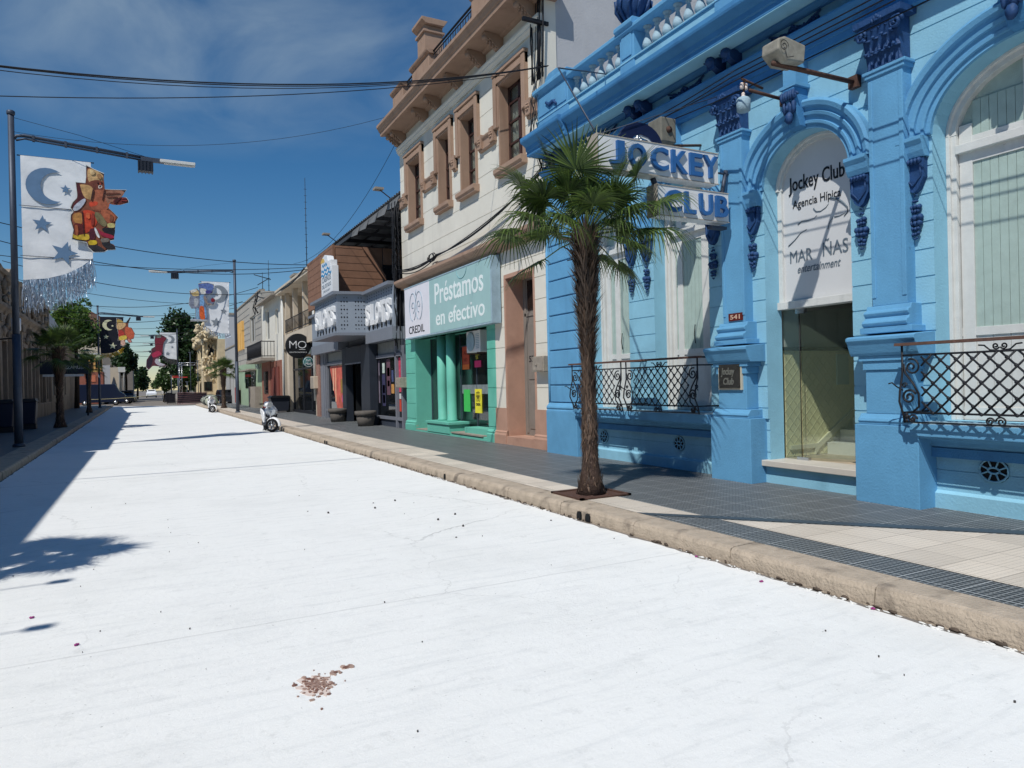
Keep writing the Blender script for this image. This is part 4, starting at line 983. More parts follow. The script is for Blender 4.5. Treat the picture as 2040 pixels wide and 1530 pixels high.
M.blob((7.06, 0, 9.50), (.075, .1, .065)); M.blob((7.33, 0, 9.31), (.06, .08, .05))
for i in range(8): M.blob((7.1 + i * .025, ((i % 3) - 1) * .05, 9.45 - i * .018), (.03, .03, .03), 6, .1, 4)
cb = M.build('corbel', G['brown'], W2); 
for i, y in enumerate((21.75, 21.35, 19.35, 18.35, 16.85, 15.45, 14.5, 12.95)):
    o = cb if i == 0 else shift(cb, (0, 0, 0)); o.location.y = y
# roof parapet with piers and iron railing
def rp(y0, y1, zt, name='roof_pier'):
    M = MB(); M.box(7.25, 7.7, y0, y1, 9.94, zt - .12); M.box(7.22, 7.73, y0 - .03, y1 + .03, 9.94, 10.1); M.prism([(7.25, zt - .12), (7.18, zt - .06), (7.16, zt), (7.78, zt), (7.7, zt - .12)], y0 - .06, y1 + .06)
    return M.build(name, G['brown'], W2, bevel=.01)
rp(20.75, 21.75, 10.95); rp(18.5, 19.9, 11.0); rp(12.7, 15.6, 11.05)
M = MB(); M.box(7.2, 7.75, 18.65, 19.25, 10.9, 11.75); M.box(7.15, 7.8, 18.6, 19.3, 11.55, 11.62); M.prism([(7.2, 11.75), (7.08, 11.84), (7.08, 11.92), (7.87, 11.92), (7.75, 11.75)], 18.53, 19.37); M.build('chimney', G['brown'], W2, bevel=.01)
M = MB(); M.box(7.3, 7.5, 12.7, 21.7, 9.94, 10.15); M.build('parapet_kerb', G['brown'], W2)
for a, b_ in ((19.96, 20.7), (15.66, 18.45)):
    M = MB()
    for z in (10.25, 10.85): M.tube([(7.38, a, z), (7.38, b_, z)], .02, 4)
    k = int((b_ - a) / .16)
    for i in range(k): 
        y = a + (i + .5) * (b_ - a) / k; M.tube([(7.38, y, 10.2), (7.38, y, 10.88)], .012, 4)
        if i % 2: M.tube([(7.38, y + .07 * math.cos(q), 10.55 + .2 * math.sin(q)) for q in [j * .785 for j in range(9)]], .01, 4)
    M.tube([(7.38, a, 10.95), (7.38, b_, 10.95)], .035, 4); M.build('roof_railing', G['iron'], W2)
# ---- mint green shop front
M = MB()
coursed(M, 7.49, 15.2, 15.66, .45, 3.1, [], .475, .99, depth=.5, gap=.018); coursed(M, 7.49, 20.86, 21.75, .45, 3.1, [], .475, .99, depth=.1, gap=.018)
M.box(7.485, 8.0, 20.845, 20.88, .2, 3.1); M.box(7.6, 8.0, 20.88, 21.7, .2, 3.1)
for y0, y1 in ((15.2, 15.66), (20.86, 21.78)): M.prism([(8.0, .12), (7.43, .12), (7.43, .34), (7.455, .37), (7.44, .40), (7.455, .42), (7.49, .46), (8.0, .46)], y0, y1)
M.box(7.44, 7.9, 15.66, 20.86, .12, .2); M.box(7.46, 7.9, 15.7, 18.4, .2, .24); M.box(7.42, 8.05, 18.05, 19.75, .2, .50); M.box(7.38, 8.05, 18.0, 19.8, .45, .52); M.box(7.6, 8.0, 15.66, 17.4, .2, .42)
M.box(7.49, 8.05, 15.66, 20.86, 3.0, 3.1)
SH = M.build('shop_front', G['mint'], W2, bevel=.008)
for y in (18.62, 19.32):
    M = MB(); M.lathe([(.16, .52), (.16, .56), (.14, .58), (.145, 1.5), (.135, 3.02)], (7.76, y, 0), 20); M.build('column', G['mint'], SH)
M = MB(); M.box(7.42, 7.9, 15.9, 17.95, .24, .27); M.box(7.44, 7.9, 19.85, 20.8, .2, .225); M.build('threshold', G['concrete'], SH)
M = MB(); M.box(8.0, 8.02, 15.66, 18.9, .42, 3.0); M.box(8.0, 8.02, 19.5, 20.86, .24, 3.0); M.build('shop_glass', G['glass'], SH)
M = MB(); 
for y in (15.7, 17.4, 18.5, 19.75, 20.8): M.box(7.99, 8.03, y - .02, y + .02, .25, 3.0)
M.box(7.99, 8.03, 15.66, 18.5, 2.62, 2.66); M.build('glass_frame', G['pole'], SH)
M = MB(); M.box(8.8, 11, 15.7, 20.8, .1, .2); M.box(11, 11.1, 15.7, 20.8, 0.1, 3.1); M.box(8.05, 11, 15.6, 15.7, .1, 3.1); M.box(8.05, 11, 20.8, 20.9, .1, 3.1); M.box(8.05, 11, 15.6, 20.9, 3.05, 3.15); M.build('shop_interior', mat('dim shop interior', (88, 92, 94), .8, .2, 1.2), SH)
M = MB(); M.box(7.992, 7.997, 15.75, 18.4, 1.30, 1.55); 
M.build('glass_band', mat('frosted band', (120, 130, 134), .6, .3, 6), SH)
def poster(y0, y1, z0, z1, rgb, nm):
    M = MB(); M.box(7.975, 7.99, y0, y1, z0, z1); return M.build('poster', mat(nm, rgb, .6, .08, 9), SH)
poster(17.84, 18.3, 1.98, 2.62, (196, 84, 62), 'orange poster paper'); o = poster(17.08, 17.48, 2.02, 2.20, (226, 52, 118), 'pink poster paper')
poster(17.84, 18.26, .8, 1.42, (70, 188, 92), 'green poster paper'); poster(17.08, 17.5, .78, 1.43, (232, 222, 62), 'yellow poster paper'); M = MB(); M.box(7.972, 7.976, 17.84, 18.3, 1.98, 2.12); M.build('poster_foot', mat('orange strip', (236, 120, 60), .6), SH)
yt = mat('yellow lettering', (214, 206, 80), .6)
text('VER', (17.45, 17.18, 2.34, 2.44), 'W', 7.985, yt, SH, bold=.02, ext=.003); text('TA', (17.42, 17.26, 2.24, 2.33), 'W', 7.985, yt, SH, bold=.02, ext=.003)
text('AZ', (18.2, 17.96, 2.40, 2.5), 'W', 7.972, mat('dark red print', (140, 50, 40), .6), SH, bold=.02, ext=.003); text('NO', (18.2, 17.96, 2.2, 2.3), 'W', 7.972, MATS['dark red print'], SH, bold=.02, ext=.003)
text('CREDIL', (17.44, 17.14, .98, 1.05), 'W', 7.972, lb, SH, bold=.02, ext=.003)
def loops(M, y, z, sy_, sz_, th, x):
    # two mirrored rounded spirals, apple-like outline
    for sg in (-1, 1):
        pts = []
        for i in range(26):
            a = math.radians(-80 + i * 330 / 25); pts.append((x, y + sg * (sy_ * .48 + sy_ * .5 * math.cos(a)), z + sz_ * math.sin(a)))
        M.tube(pts, th, 4)
        pts = []
        for i in range(16):
            a = math.radians(10 + i * 270 / 15); pts.append((x, y + sg * (sy_ * .42 + sy_ * .22 * math.cos(a)), z - sz_ * .05 + sz_ * .38 * math.sin(a)))
        M.tube(pts, th, 4); M.tube([(x, y + sg * sy_ * .4, z - sz_ * .05), (x, y + sg * sy_ * .62, z - sz_ * .05)], th, 4)
    M.tube([(x, y, z + sz_ * .8), (x, y - sy_ * .08, z + sz_ * 1.2)], th, 4)
M = MB(); loops(M, 17.29, 1.22, .13, .13, .007, 7.97); M.build('poster_emblem', lb, SH)
M = MB(); M.box(7.9, 8.0, 19.95, 20.05, 1.55, 1.9); M.box(7.9, 8.0, 19.8, 19.88, 1.8, 2.0); M.build('sticker', G['plasticw'], SH)
# air conditioner
AC = thing('air_conditioner', 'white outdoor air conditioning unit mounted high in the shop window under the loan sign', 'air conditioner', (7.8, 16.9, 2.4))
M = MB(); M.box(7.68, 7.97, 16.47, 17.33, 2.40, 2.98); M.build('casing', G['plasticw'], AC, bevel=.02)
M = MB(); M.lathe([(.25, 7.665), (.255, 7.655), (.235, 7.65)], (0, 17.02, 2.69), 24, axis='x') ; M.build('fan_ring', G['ledge'], AC)
M = MB(); M.lathe([(.235, 7.66), (.235, 7.672)], (0, 17.02, 2.69), 24, axis='x'); M.build('fan_recess', mat('fan shade grey', (110, 112, 116), .6), AC)
M = MB()
for i in range(5): a = i * 1.257; M.prism([(17.02, 2.69), (17.02 + .2 * math.cos(a), 2.69 + .2 * math.sin(a)), (17.02 + .2 * math.cos(a + .7), 2.69 + .2 * math.sin(a + .7))], 7.652, 7.656, 'x')
M.build('fan_blades', G['ledge'], AC)
M = MB()
for i in range(9): M.box(7.672, 7.68, 16.52, 16.72, 2.5 + i * .045, 2.52 + i * .045)
M.build('side_vents', G['ledge'], AC); M = MB(); M.box(7.66, 7.99, 16.6, 16.64, 2.36, 2.4); M.box(7.66, 7.99, 17.2, 17.24, 2.36, 2.4); M.build('bracket', G['rust'], AC)
# loan shop sign
LS = thing('shop_sign', 'long pale teal and white sign box reading CREDIL Préstamos en efectivo', 'shop sign', (7.35, 17.9, 3.0))
M = MB(); M.box(7.26, 7.46, 14.88, 18.93, 3.04, 4.56); M.build('teal_panel', mat('faded teal sign vinyl', (158, 192, 192), .45, .04, 3, dirt=((140, 176, 178), .5), streak=1), LS, bevel=.01)
M = MB(); M.box(7.26, 7.46, 18.94, 21.08, 3.03, 4.56); M.build('white_panel', mat('white sign vinyl', (222, 222, 230), .45, .03, 3), LS, bevel=.01)
M = MB(); M.box(7.25, 7.47, 14.84, 21.1, 3.0, 3.035); M.box(7.25, 7.47, 14.84, 21.1, 4.56, 4.59); M.box(7.24, 7.47, 14.80, 14.87, 3.0, 4.59); M.build('sign_frame', G['ledge'], LS)
wl = mat('white sign lettering', (226, 236, 236), .5, .02); text('Préstamos', (18.50, 15.30, 3.82, 4.40), 'W', 7.26, wl, LS, bold=.008, ext=.005); text('en efectivo', (18.44, 15.25, 3.22, 3.66), 'W', 7.26, wl, LS, bold=.008, ext=.005)
text('CREDIL', (20.72, 19.36, 3.14, 3.37), 'W', 7.26, lb, LS, bold=.008, ext=.005)
M = MB(); loops(M, 20.05, 3.94, .56, .42, .016, 7.257); M.build('loop_emblem', mat('grey emblem line', (150, 168, 182), .5), LS)
M = MB(); M.tube([(7.257, 16.6 + .33 * math.cos(a * .157), 4.56 - .26 * math.sin(a * .157)) for a in range(21)], .012, 4); M.build('loop_emblem', mat('teal emblem line', (120, 166, 172), .5), LS)
# meter boxes
def meter(y, z, label_, x=7.36):
    o = thing('meter_box', label_, 'meter box', (x, y, z)); M = MB(); M.box(x - .03, 7.5, y - .24, y + .24, z, z + .33); M.build('box', mat('old grey meter box', (150, 142, 130), .8, .25, 12, .2), o, bevel=.01)
    M = MB(); M.box(x - .035, x - .03, y - .2, y + .2, z + .03, z + .3); M.tube([(x - .04, y + .05, z + .15), (x - .06, y + .05, z + .15)], .02, 6); M.build('box_door', G['concrete'], o); return o
meter(12.86, 1.80, 'rusty grey meter box on the white wall next to the blue corner'); meter(21.98, 1.5, 'pale meter box where the mint shop meets the slots hall', 7.3)
# ------------------------------------------------------------ slots hall
SL = thing('slots_hall', 'grey slot machine hall with a perforated canopy and a brown timber clad terrace above', 'building', (7.5, 28.2, 0.15))
gf = mat('grey aluminium frame', (128, 132, 142), .5, .06, 6, metal=.2); cg = mat('grey canopy sheet', (136, 146, 158), .55, .05, 2)
M = MB(); M.box(7.55, 7.9, 21.95, 34.9, 2.9, 5.0); M.box(7.9, 16, 21.95, 34.9, 4.8, 5.0); M.box(7.56, 16, 34.7, 34.9, 0, 7.4); M.box(12, 16, 21.95, 34.9, 0, 7.3); M.box(7.6, 12, 21.92, 22.0, 0, 5); M.build('wall', mat('dark grey wall', (96, 100, 106), .8, .1, 2), SL)
def window_bay(y0, y1, z0, z1, cols, name):
    M = MB()
    for y in cols: M.box(7.45, 7.6, y - .06, y + .06, .15, z1)
    M.box(7.45, 7.6, y0, y1, z1, z1 + .1); M.box(7.45, 7.6, y0, y1, 2.55, 2.66); M.box(7.46, 7.6, y0, y1, z0 - .1, z0)
    o = M.build('shop_window', gf, SL)
    M = MB(); M.box(7.55, 7.57, y0, y1, z0, 2.55); M.build('pane', G['pane'], o)
    M = MB(); M.box(7.54, 7.58, y0, y1, 2.66, z1); M.build('transom_panel', mat('frosted grey panel', (132, 138, 138), .6, .15, 5), o)
    M = MB(); M.box(7.52, 7.6, y0, y1, .15, z0 - .1); M.build('window_base', G['pole'], o)
    return o
wr = window_bay(22.05, 25.45, .5, 3.1, (22.1, 22.75, 25.4), 'r'); wlf = window_bay(29.0, 33.2, .55, 3.1, (29.65, 32.9, 33.2), 'l')
M = MB(); M.box(7.45, 7.6, 33.26, 34.1, .15, 3.4); M.box(7.42, 7.45, 33.4, 33.5, .15, 3.4); M.build('grey_jamb', gf, SL); M = MB(); M.box(7.4, 7.62, 34.1, 34.85, .15, 5.0); M.build('brick_jamb', mat('worn brick', (146, 112, 100), .9, .3, 12, .5), SL)
# printed window graphics: generic coloured machine shapes
def gfx(o, x, items):
    for (y0, y1, z0, z1, c) in items:
        M = MB(); M.box(x - .006, x, y0, y1, z0, z1); M.build('window_graphic', mat('print %d %d %d' % c, c, .6, .25, 9), o)
gfx(wr, 7.548, [(25.1, 24.85, .95, 2.5, (120, 112, 128)), (24.95, 24.86, 1.75, 1.95, (170, 190, 170)), (24.55, 24.2, .85, 1.98, (60, 60, 92)), (24.5, 24.24, .95, 1.25, (214, 190, 90)), (24.5, 24.24, 1.3, 1.6, (90, 130, 180)), (24.5, 24.24, 2.02, 2.38, (190, 206, 200)), (24.0, 23.6, 1.25, 2.5, (98, 70, 84)), (23.95, 23.65, 1.9, 2.2, (84, 130, 88)), (23.92, 23.68, 1.55, 1.75, (170, 160, 190)), (23.5, 23.2, 1.3, 1.62, (190, 140, 80)), (23.45, 23.25, 1.7, 2.1, (70, 80, 120)), (22.66, 22.45, 1.35, 2.5, (196, 70, 96)), (22.66, 22.48, .7, 1.1, (200, 70, 50)), (22.66, 22.48, 1.12, 1.3, (200, 200, 200))])
M = MB(); M.prism([(32.6, 2.5), (29.7, 2.5), (29.7, .6), (31.3, .6)], 7.542, 7.548, 'x'); M.build('window_graphic', mat('orange red poster print', (196, 98, 84), .6, .4, 2.5), wlf)
gfx(wlf, 7.541, [(30.6, 30.0, 1.3, 1.9, (150, 120, 60)), (30.2, 29.8, 1.8, 2.2, (70, 90, 170)), (30.4, 29.8, .9, 1.2, (190, 90, 150)), (31.6, 31.4, .9, 2.4, (226, 170, 140)), (32.0, 31.85, 1.4, 2.4, (232, 190, 160))])
M = MB(); M.box(7.2, 7.5, 24.95, 26.1, .15, 3.12); M.box(7.2, 7.5, 28.35, 28.95, .15, 3.12); M.box(7.2, 7.5, 26.1, 28.35, 2.46, 3.12); M.box(7.5, 7.6, 25.0, 26.1, .15, 3.12); PT = M.build('dark_portal', mat('dark slate cladding', (44, 50, 60), .5, .1, 3), SL, bevel=.01)
M = MB(); M.box(9.5, 9.6, 25.9, 28.5, .1, 2.6); M.box(7.6, 9.5, 28.35, 28.4, .1, 2.6); M.box(7.6, 9.5, 26.05, 26.1, .1, 2.6); M.box(7.6, 9.6, 26, 28.4, 2.5, 2.6); M.build('doorway', G['dark'], PT); M = MB(); M.box(7.18, 7.22, 26.05, 28.4, 2.44, 2.49); M.build('door_trim', gf, PT)
# canopy
M = MB()
M.box(7.18, 7.3, 21.95, 25.15, 3.5, 4.86)
M.prism([(7.25, 25.15), (6.18, 25.32), (6.18, 29.05), (7.25, 29.1)], 3.52, 4.9, 'z'); M.box(7.18, 7.3, 29.1, 34.5, 3.5, 4.86)
CN = M.build('canopy', cg, SL)
M = MB(); M.box(7.0, 7.6, 21.95, 25.2, 4.86, 4.97); M.prism([(7.0, 25.05), (6.02, 25.2), (6.02, 29.2), (7.3, 29.2), (7.3, 25.0)], 4.9, 5.0, 'z'); M.box(7.0, 7.6, 29.1, 34.5, 4.86, 4.97)
M.prism([(7.2, 25.08), (6.08, 25.25), (6.08, 29.15), (7.5, 29.15), (7.5, 25.08)], 3.42, 3.52, 'z'); M.box(7.12, 7.6, 21.95, 25.08, 3.1, 3.5); M.box(7.12, 7.6, 29.2, 34.5, 3.1, 3.5); M.build('canopy_edge', mat('grey canopy trim', (118, 124, 134), .5, .05), CN)
M = MB(); n = 0
def hole_w(y, z, r, x): M.lathe([(r, x), (r, x + .008)], (0, y, z), 8, axis='x', smooth=False)
for cc in ([6.32, 6.42, 6.52], [6.82, 6.92, 7.02, 7.12]):
    for i, x in enumerate(cc):
        yy = 25.15 + (7.25 - x) * .159
        for k in range(9):
            z = 3.66 + k * .14
            if (k + i) % 3 != 2 or k % 2: M.lathe([(.028 if k % 2 else .02, -.006), (.028 if k % 2 else .02, .0)], (x, yy - .003, z), 8, axis='y', smooth=False)
for y_ in [22.1 + i * .28 for i in range(11)]:
    for z in (4.58, 4.7, 4.8): hole_w(y_, z, .022, 7.172)
for y_ in [22.25 + i * .5 for i in range(6)]: hole_w(y_, 3.66, .11, 7.172)
for y_ in [25.5 + i * .28 for i in range(13)]:
    for z in (4.66, 4.78): hole_w(y_, z, .022, 6.172)
for y_ in [25.6 + i * .5 for i in range(7)]: hole_w(y_, 3.68, .1, 6.172)
M.build('canopy_holes', G['dark'], CN)
sw = mat('white letter acrylic', (226, 228, 230), .35, .03, 4)
ST = thing('slots_letters', 'white raised letters SLOTS on the recessed canopy beside the mint shop', 'sign', (7.1, 23.4, 3.7), 'SLOTS letterings on the canopy'); [text(c_, (24.95 - i_ * .6, 24.47 - i_ * .6, 3.72, 4.46), 'W', 7.18, sw, ST, 'letter', bold=.035, ext=.09) for i_, c_ in enumerate('SLOTS')]
ST = thing('slots_letters', 'white raised letters SLOTS on the far, projecting front of the canopy', 'sign', (6.1, 27.0, 3.8), 'SLOTS letterings on the canopy'); [text(c_, (28.7 - i_ * .66, 28.17 - i_ * .66, 3.82, 4.54), 'W', 6.18, sw, ST, 'letter', bold=.035, ext=.09) for i_, c_ in enumerate('SLOTS')]
# timber box terrace
M = MB(); M.box(6.62, 6.72, 27.7, 32.5, 5.0, 7.15); M.box(6.72, 8.6, 27.6, 27.7, 5.0, 7.12); tm = mat('brown timber boarding', (134, 100, 80), .7, .15, 2.5, .15, 40)
WB = M.build('timber_box', tm, SL)
M = MB()
for i in range(7): M.box(6.60, 8.6, 27.59, 27.6, 5.3 + i * .29, 5.305 + i * .29); M.box(6.612, 6.62, 27.7, 32.5, 5.3 + i * .29, 5.305 + i * .29)
M.box(6.6, 6.66, 27.57, 27.62, 5.0, 7.15); M.build('board_joints', mat('timber joint', (126, 93, 74), .8), WB)
M = MB(); M.prism([(7.75, 7.1), (7.95, 7.1), (8.7, 6.0), (8.7, 5.8)], 27.45, 27.55); M.box(6.7, 9.5, 26.0, 26.06, 6.6, 6.68) if False else None; M.build('diagonal_brace', mat('pale timber', (138, 104, 84), .7), WB)
M = MB(); M.box(8.6, 12, 27.55, 27.65, 5.0, 6.3); M.box(8.6, 12, 27.5, 27.6, 6.3, 7.1); M.build('terrace_dark_opening', G['dark'], SL); M = MB(); M.box(8.6, 12, 27.45, 27.5, 6.45, 7.1); M.build('terrace_boards', tm, SL)  # dark sheets paint the shade of the terrace opening below the boards
# corrugated roof over the terrace, ridge rising towards the street
M = MB(); vs = []; n = 150
for i in range(n + 1):
    y = 21.9 + (34.6 - 21.9) * i / n; dz = .035 * math.sin(i * 2.1)
    vs += [(7.55, y, 7.96 + dz), (12.5, y, 8.2 + dz)]
M.add(vs, [(2 * i, 2 * i + 1, 2 * i + 3, 2 * i + 2) for i in range(n)], True); RF = M.build('corrugated_roof', mat('galvanised sheet', (150, 154, 158), .5, .15, 3, metal=.3), SL)
M = MB()
for i in range(9): y = 22.4 + i * 1.45; M.box(7.62, 12.4, y, y + .07, 7.72, 7.86)
for i in range(7): M.box(7.8 + i * .7, 7.86 + i * .7, 22, 34.4, 7.86, 7.92)
M.box(7.58, 7.66, 22, 34.4, 7.7, 7.84); M.box(7.6, 7.7, 22.05, 22.15, 5, 7.7); M.build('roof_beams', mat('dark steel purlin', (70, 72, 76), .6), RF)
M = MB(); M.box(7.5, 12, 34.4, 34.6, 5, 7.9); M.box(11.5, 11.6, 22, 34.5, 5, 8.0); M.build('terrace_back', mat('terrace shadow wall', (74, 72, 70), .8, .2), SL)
M = MB()
for k in range(5):
    y0 = 22.2 + k * 1.2; M.add([(7.57, y0, 7.86), (7.57, y0 + .5, 7.58), (7.57, y0 + 1.4, 7.66), (7.55, y0 + 1.1, 7.84)], [(0, 1, 2, 3)])
M.add([(7.3, 22.0, 7.1), (7.2, 22.1, 5.4), (7.4, 22.5, 5.3), (7.5, 22.4, 7.1)], [(0, 1, 2, 3)]); M.build('torn_awning', mat('grey torn canvas', (120, 122, 124), .9, .1, 4), RF)
for y, lab in ((23.2, 'small floodlight on the corrugated roof nearest the white house'), (31.0, 'small floodlight near the far end of the corrugated roof')):
    o = thing('roof_floodlight', lab, 'floodlight', (7.2, y, 7.8), 'floodlights on the corrugated roof'); M = MB(); M.box(7.0, 7.3, y - .15, y + .15, 8.22, 8.29); M.build('lamp_housing', G['concrete'], o); M = MB(); M.tube([(7.2, y, 8.23), (7.6, y, 7.96)], .02, 5); M.build('bracket', G['rust'], o)
# vertical casino sign
CS = thing('casino_sign', 'white upright casino sign with blue waves and the words CASINOS DEL ESTADO', 'sign', (6.3, 27.0, 5.1))
M = MB(); M.prism([(28.2, 5.12), (28.2, 5.95), (28.15, 6.5), (27.9, 6.72), (27.4, 6.8), (26.9, 6.7), (26.7, 6.45), (26.2, 6.45), (26.2, 6.2), (26.0, 6.2), (26.0, 5.15)], 6.25, 6.5, 'x'); M.build('sign_body', sw, CS, bevel=.01)
wb = mat('sea blue print', (58, 140, 190), .5); M = MB()
for k, (z, y0, y1) in enumerate(((6.42, 27.9, 26.9), (6.2, 28.1, 26.4), (6.02, 28.15, 26.1))):
    n = 14; up_ = [(y0 + (y1 - y0) * i / n, z + .05 * math.sin(i * 1.35)) for i in range(n + 1)]; dn = [(a, b_ - .09) for a, b_ in up_]
    M.add([(6.244, a, b_) for a, b_ in up_ + dn[::-1]], [(i, i + 1, 2 * n - i, 2 * n + 1 - i) for i in range(n)])
M.build('wave_emblem', wb, CS); M = MB(); M.prism([(27.8 - .4 * math.cos(a * .3), 6.5 + .2 * math.sin(a * .3)) for a in range(11)], 6.243, 6.246, 'x'); M.build('sun_emblem', mat('sun yellow print', (216, 180, 90), .5), CS)
text('CASINOS', (28.0, 26.2, 5.66, 5.9), 'W', 6.25, lg, CS, ext=.004, bold=.02); text('DEL ESTADO', (28.0, 26.2, 5.42, 5.58), 'W', 6.25, lg, CS, ext=.004, bold=.01); text('URUGUAY', (27.8, 26.4, 5.24, 5.33), 'W', 6.25, lg, CS, ext=.004); CS.scale = (1, .82, .93); CS.location.y += .12
# planters
def planter(x, y, label_):
    o = thing('planter', label_, 'planter', (x, y, .15), 'round concrete planters'); M = MB(); M.lathe([(.27, .15), (.33, .48), (.31, .5), (.31, .53), (.38, .54), (.39, .68), (.35, .69), (.33, .62)], (x, y, 0), 18); M.build('pot', mat('grey cast planter', (96, 92, 88), .9, .15, 6, .4), o)
    M = MB(); M.lathe([(.34, .62), (.05, .63)], (x, y, 0), 12); M.build('soil', G['bark'], o)
planter(6.95, 24.7, 'round grey concrete planter right of the dark entrance'); planter(6.9, 28.6, 'round grey concrete planter in front of the orange window print')
# ------------------------------------------------------------ restaurant with roof terrace
beige = mat('beige render', (196, 184, 166), .85, .08, 2, .2, 40, dirt=((160, 150, 138), .5), streak=1)
RB = thing('restaurant_building', 'beige two storey restaurant with columned upper terrace and dark glass ground floor', 'building', (7.5, 40, .15))
M = MB(); M.box(7.5, 7.8, 35.0, 44.7, 3.9, 4.75); M.box(7.5, 7.9, 42.6, 43.3, .15, 3.9); M.box(7.5, 8.2, 35.0, 35.5, .15, 3.9); M.box(7.5, 14, 44.5, 44.8, .15, 7.4); M.box(9.6, 9.8, 35, 44.5, 4.7, 7.3); M.box(7.5, 14, 34.95, 35.05, .15, 7.3); M.box(7.8, 14, 35, 44.6, 4.6, 4.75)
M.build('wall', beige, RB)
for y in (35.6, 38.2, 41.0, 43.4): M = MB(); M.box(7.5, 7.75, y - .12, y + .12, 4.75, 7.2); M.build('terrace_column', beige, RB)
M = MB(); M.box(7.15, 10, 34.7, 44.7, 7.2, 7.42); M.box(7.1, 7.2, 34.7, 44.7, 7.34, 7.46); M.build('roof', beige, RB)
M = MB()
for a, b_ in ((35.2, 38.1), (38.3, 40.9), (41.1, 43.3)):
    for z in (4.85, 5.55): M.tube([(7.45, a, z), (7.45, b_, z)], .025, 4)
    for i in range(12): y = a + (i + .5) * (b_ - a) / 12; M.tube([(7.45, y, 4.8), (7.45, y, 5.55)], .012, 4)
M.build('terrace_railing', G['iron'], RB)
M = MB(); M.box(7.75, 7.8, 35.5, 42.6, .3, 3.9); M.build('dark_glazing', G['pane'], RB)
M = MB()
for y in (35.6, 37.4, 39.6, 42.5): M.box(7.7, 7.82, y - .05, y + .05, .15, 3.9)
M.box(7.7, 7.82, 35.5, 42.6, 2.55, 2.65); M.box(7.68, 7.84, 35.5, 42.6, .15, .3); M.build('glazing_frame', G['iron'], RB)
M = MB(); M.tube([(7.42, 44.0, .9), (7.42, 44.0, 6.9)], .06, 6); M.build('drainpipe', G['frame'], RB); M = MB(); M.tube([(7.42, 35.3, .9), (7.42, 35.3, 6.9), (7.9, 35.3, 7.2)], .06, 6); M.build('drainpipe', G['frame'], RB)
M = MB(); M.box(9.0, 9.8, 48, 49.2, 6, 9.0); M.box(8.85, 9.95, 47.85, 49.35, 9.0, 9.15); M.build('chimney', mat('grey chimney render', (150, 144, 134), .9, .15, 3), RB)
MO = thing('round_sign', 'large round black sign with thin white letters MO', 'sign', (7.05, 37.5, 3.0)); M = MB(); M.lathe([(.60, -.08), (.64, -.07), (.64, .07), (.60, .08)], (7.07, 37.5, 3.73), 32, axis='y'); M.build('sign_disc', G['black'], MO)
text('M', (6.62, 6.98, 3.60, 3.98), 'S', 37.41, sw, MO, ext=.01, bold=-.012); text('O', (7.04, 7.48, 3.60, 3.98), 'S', 37.41, sw, MO, ext=.01, bold=-.012); M = MB(); M.box(7.1, 7.42, 37.40, 37.41, 3.53, 3.55); M.build('sign_line', sw, MO); text('GASTRONÓMICA', (6.62, 7.5, 3.37, 3.44), 'S', 37.41, sw, MO, ext=.005)
M = MB(); M.tube([(7.5, 37.5, 3.73), (7.7, 37.5, 3.73)], .03, 5); M.build('bracket', G['iron'], MO)
MO = thing('round_sign', 'small round teal sign below the black round sign', 'sign', (7.33, 36.3, 2.6)); M = MB(); M.lathe([(.26, -.05), (.27, .0), (.26, .05)], (7.33, 36.3, 2.85), 24, axis='y'); M.build('sign_disc', mat('teal sign enamel', (44, 110, 112), .4, .05), MO); M = MB(); M.tube([(7.33 + .24 * math.cos(i * .262), 36.24, 2.85 + .24 * math.sin(i * .262)) for i in range(25)], .01, 4); M.build('sign_ring', sw, MO)
text('Salt', (7.18, 7.45, 2.88, 3.0), 'S', 36.24, sw, MO, ext=.005, shear=.3); text('Mafé', (7.16, 7.5, 2.70, 2.83), 'S', 36.24, sw, MO, ext=.005, shear=.3); M = MB(); M.tube([(7.55, 36.3, 2.85), (7.75, 36.3, 2.85)], .02, 5); M.build('bracket', G['iron'], MO)
o = thing('utility_box', 'beige utility box on the brick jamb left of the slots hall', 'meter box', (7.3, 34.9, 1.4)); M = MB(); M.box(7.2, 7.45, 34.5, 35.3, 1.5, 2.1); M.build('box', beige, o, bevel=.02); M = MB(); M.box(7.19, 7.2, 34.55, 35.25, 1.55, 2.05); M.build('box_door', G['concrete'], o)
bn_ = thing('waste_bin', 'dark wheeled rubbish container behind the nearer white scooter', 'rubbish bin', (6.9, 42.6, .15)); M = MB(); M.prism([(6.45, .22), (7.35, .22), (7.45, 1.0), (6.35, 1.0)], 42.2, 43.2); M.build('body', G['plasticd'], bn_, bevel=.03); M = MB(); M.prism([(6.3, 1.0), (7.5, 1.0), (7.35, 1.12), (6.45, 1.12)], 42.1, 43.3); M.build('lid', G['black'], bn_); M = MB()
for x in (6.5, 7.3): M.lathe([(.08, -.03), (.08, .03)], (x, 42.25, .23), 10, axis='y')
M.build('castors', G['rubber'], bn_)
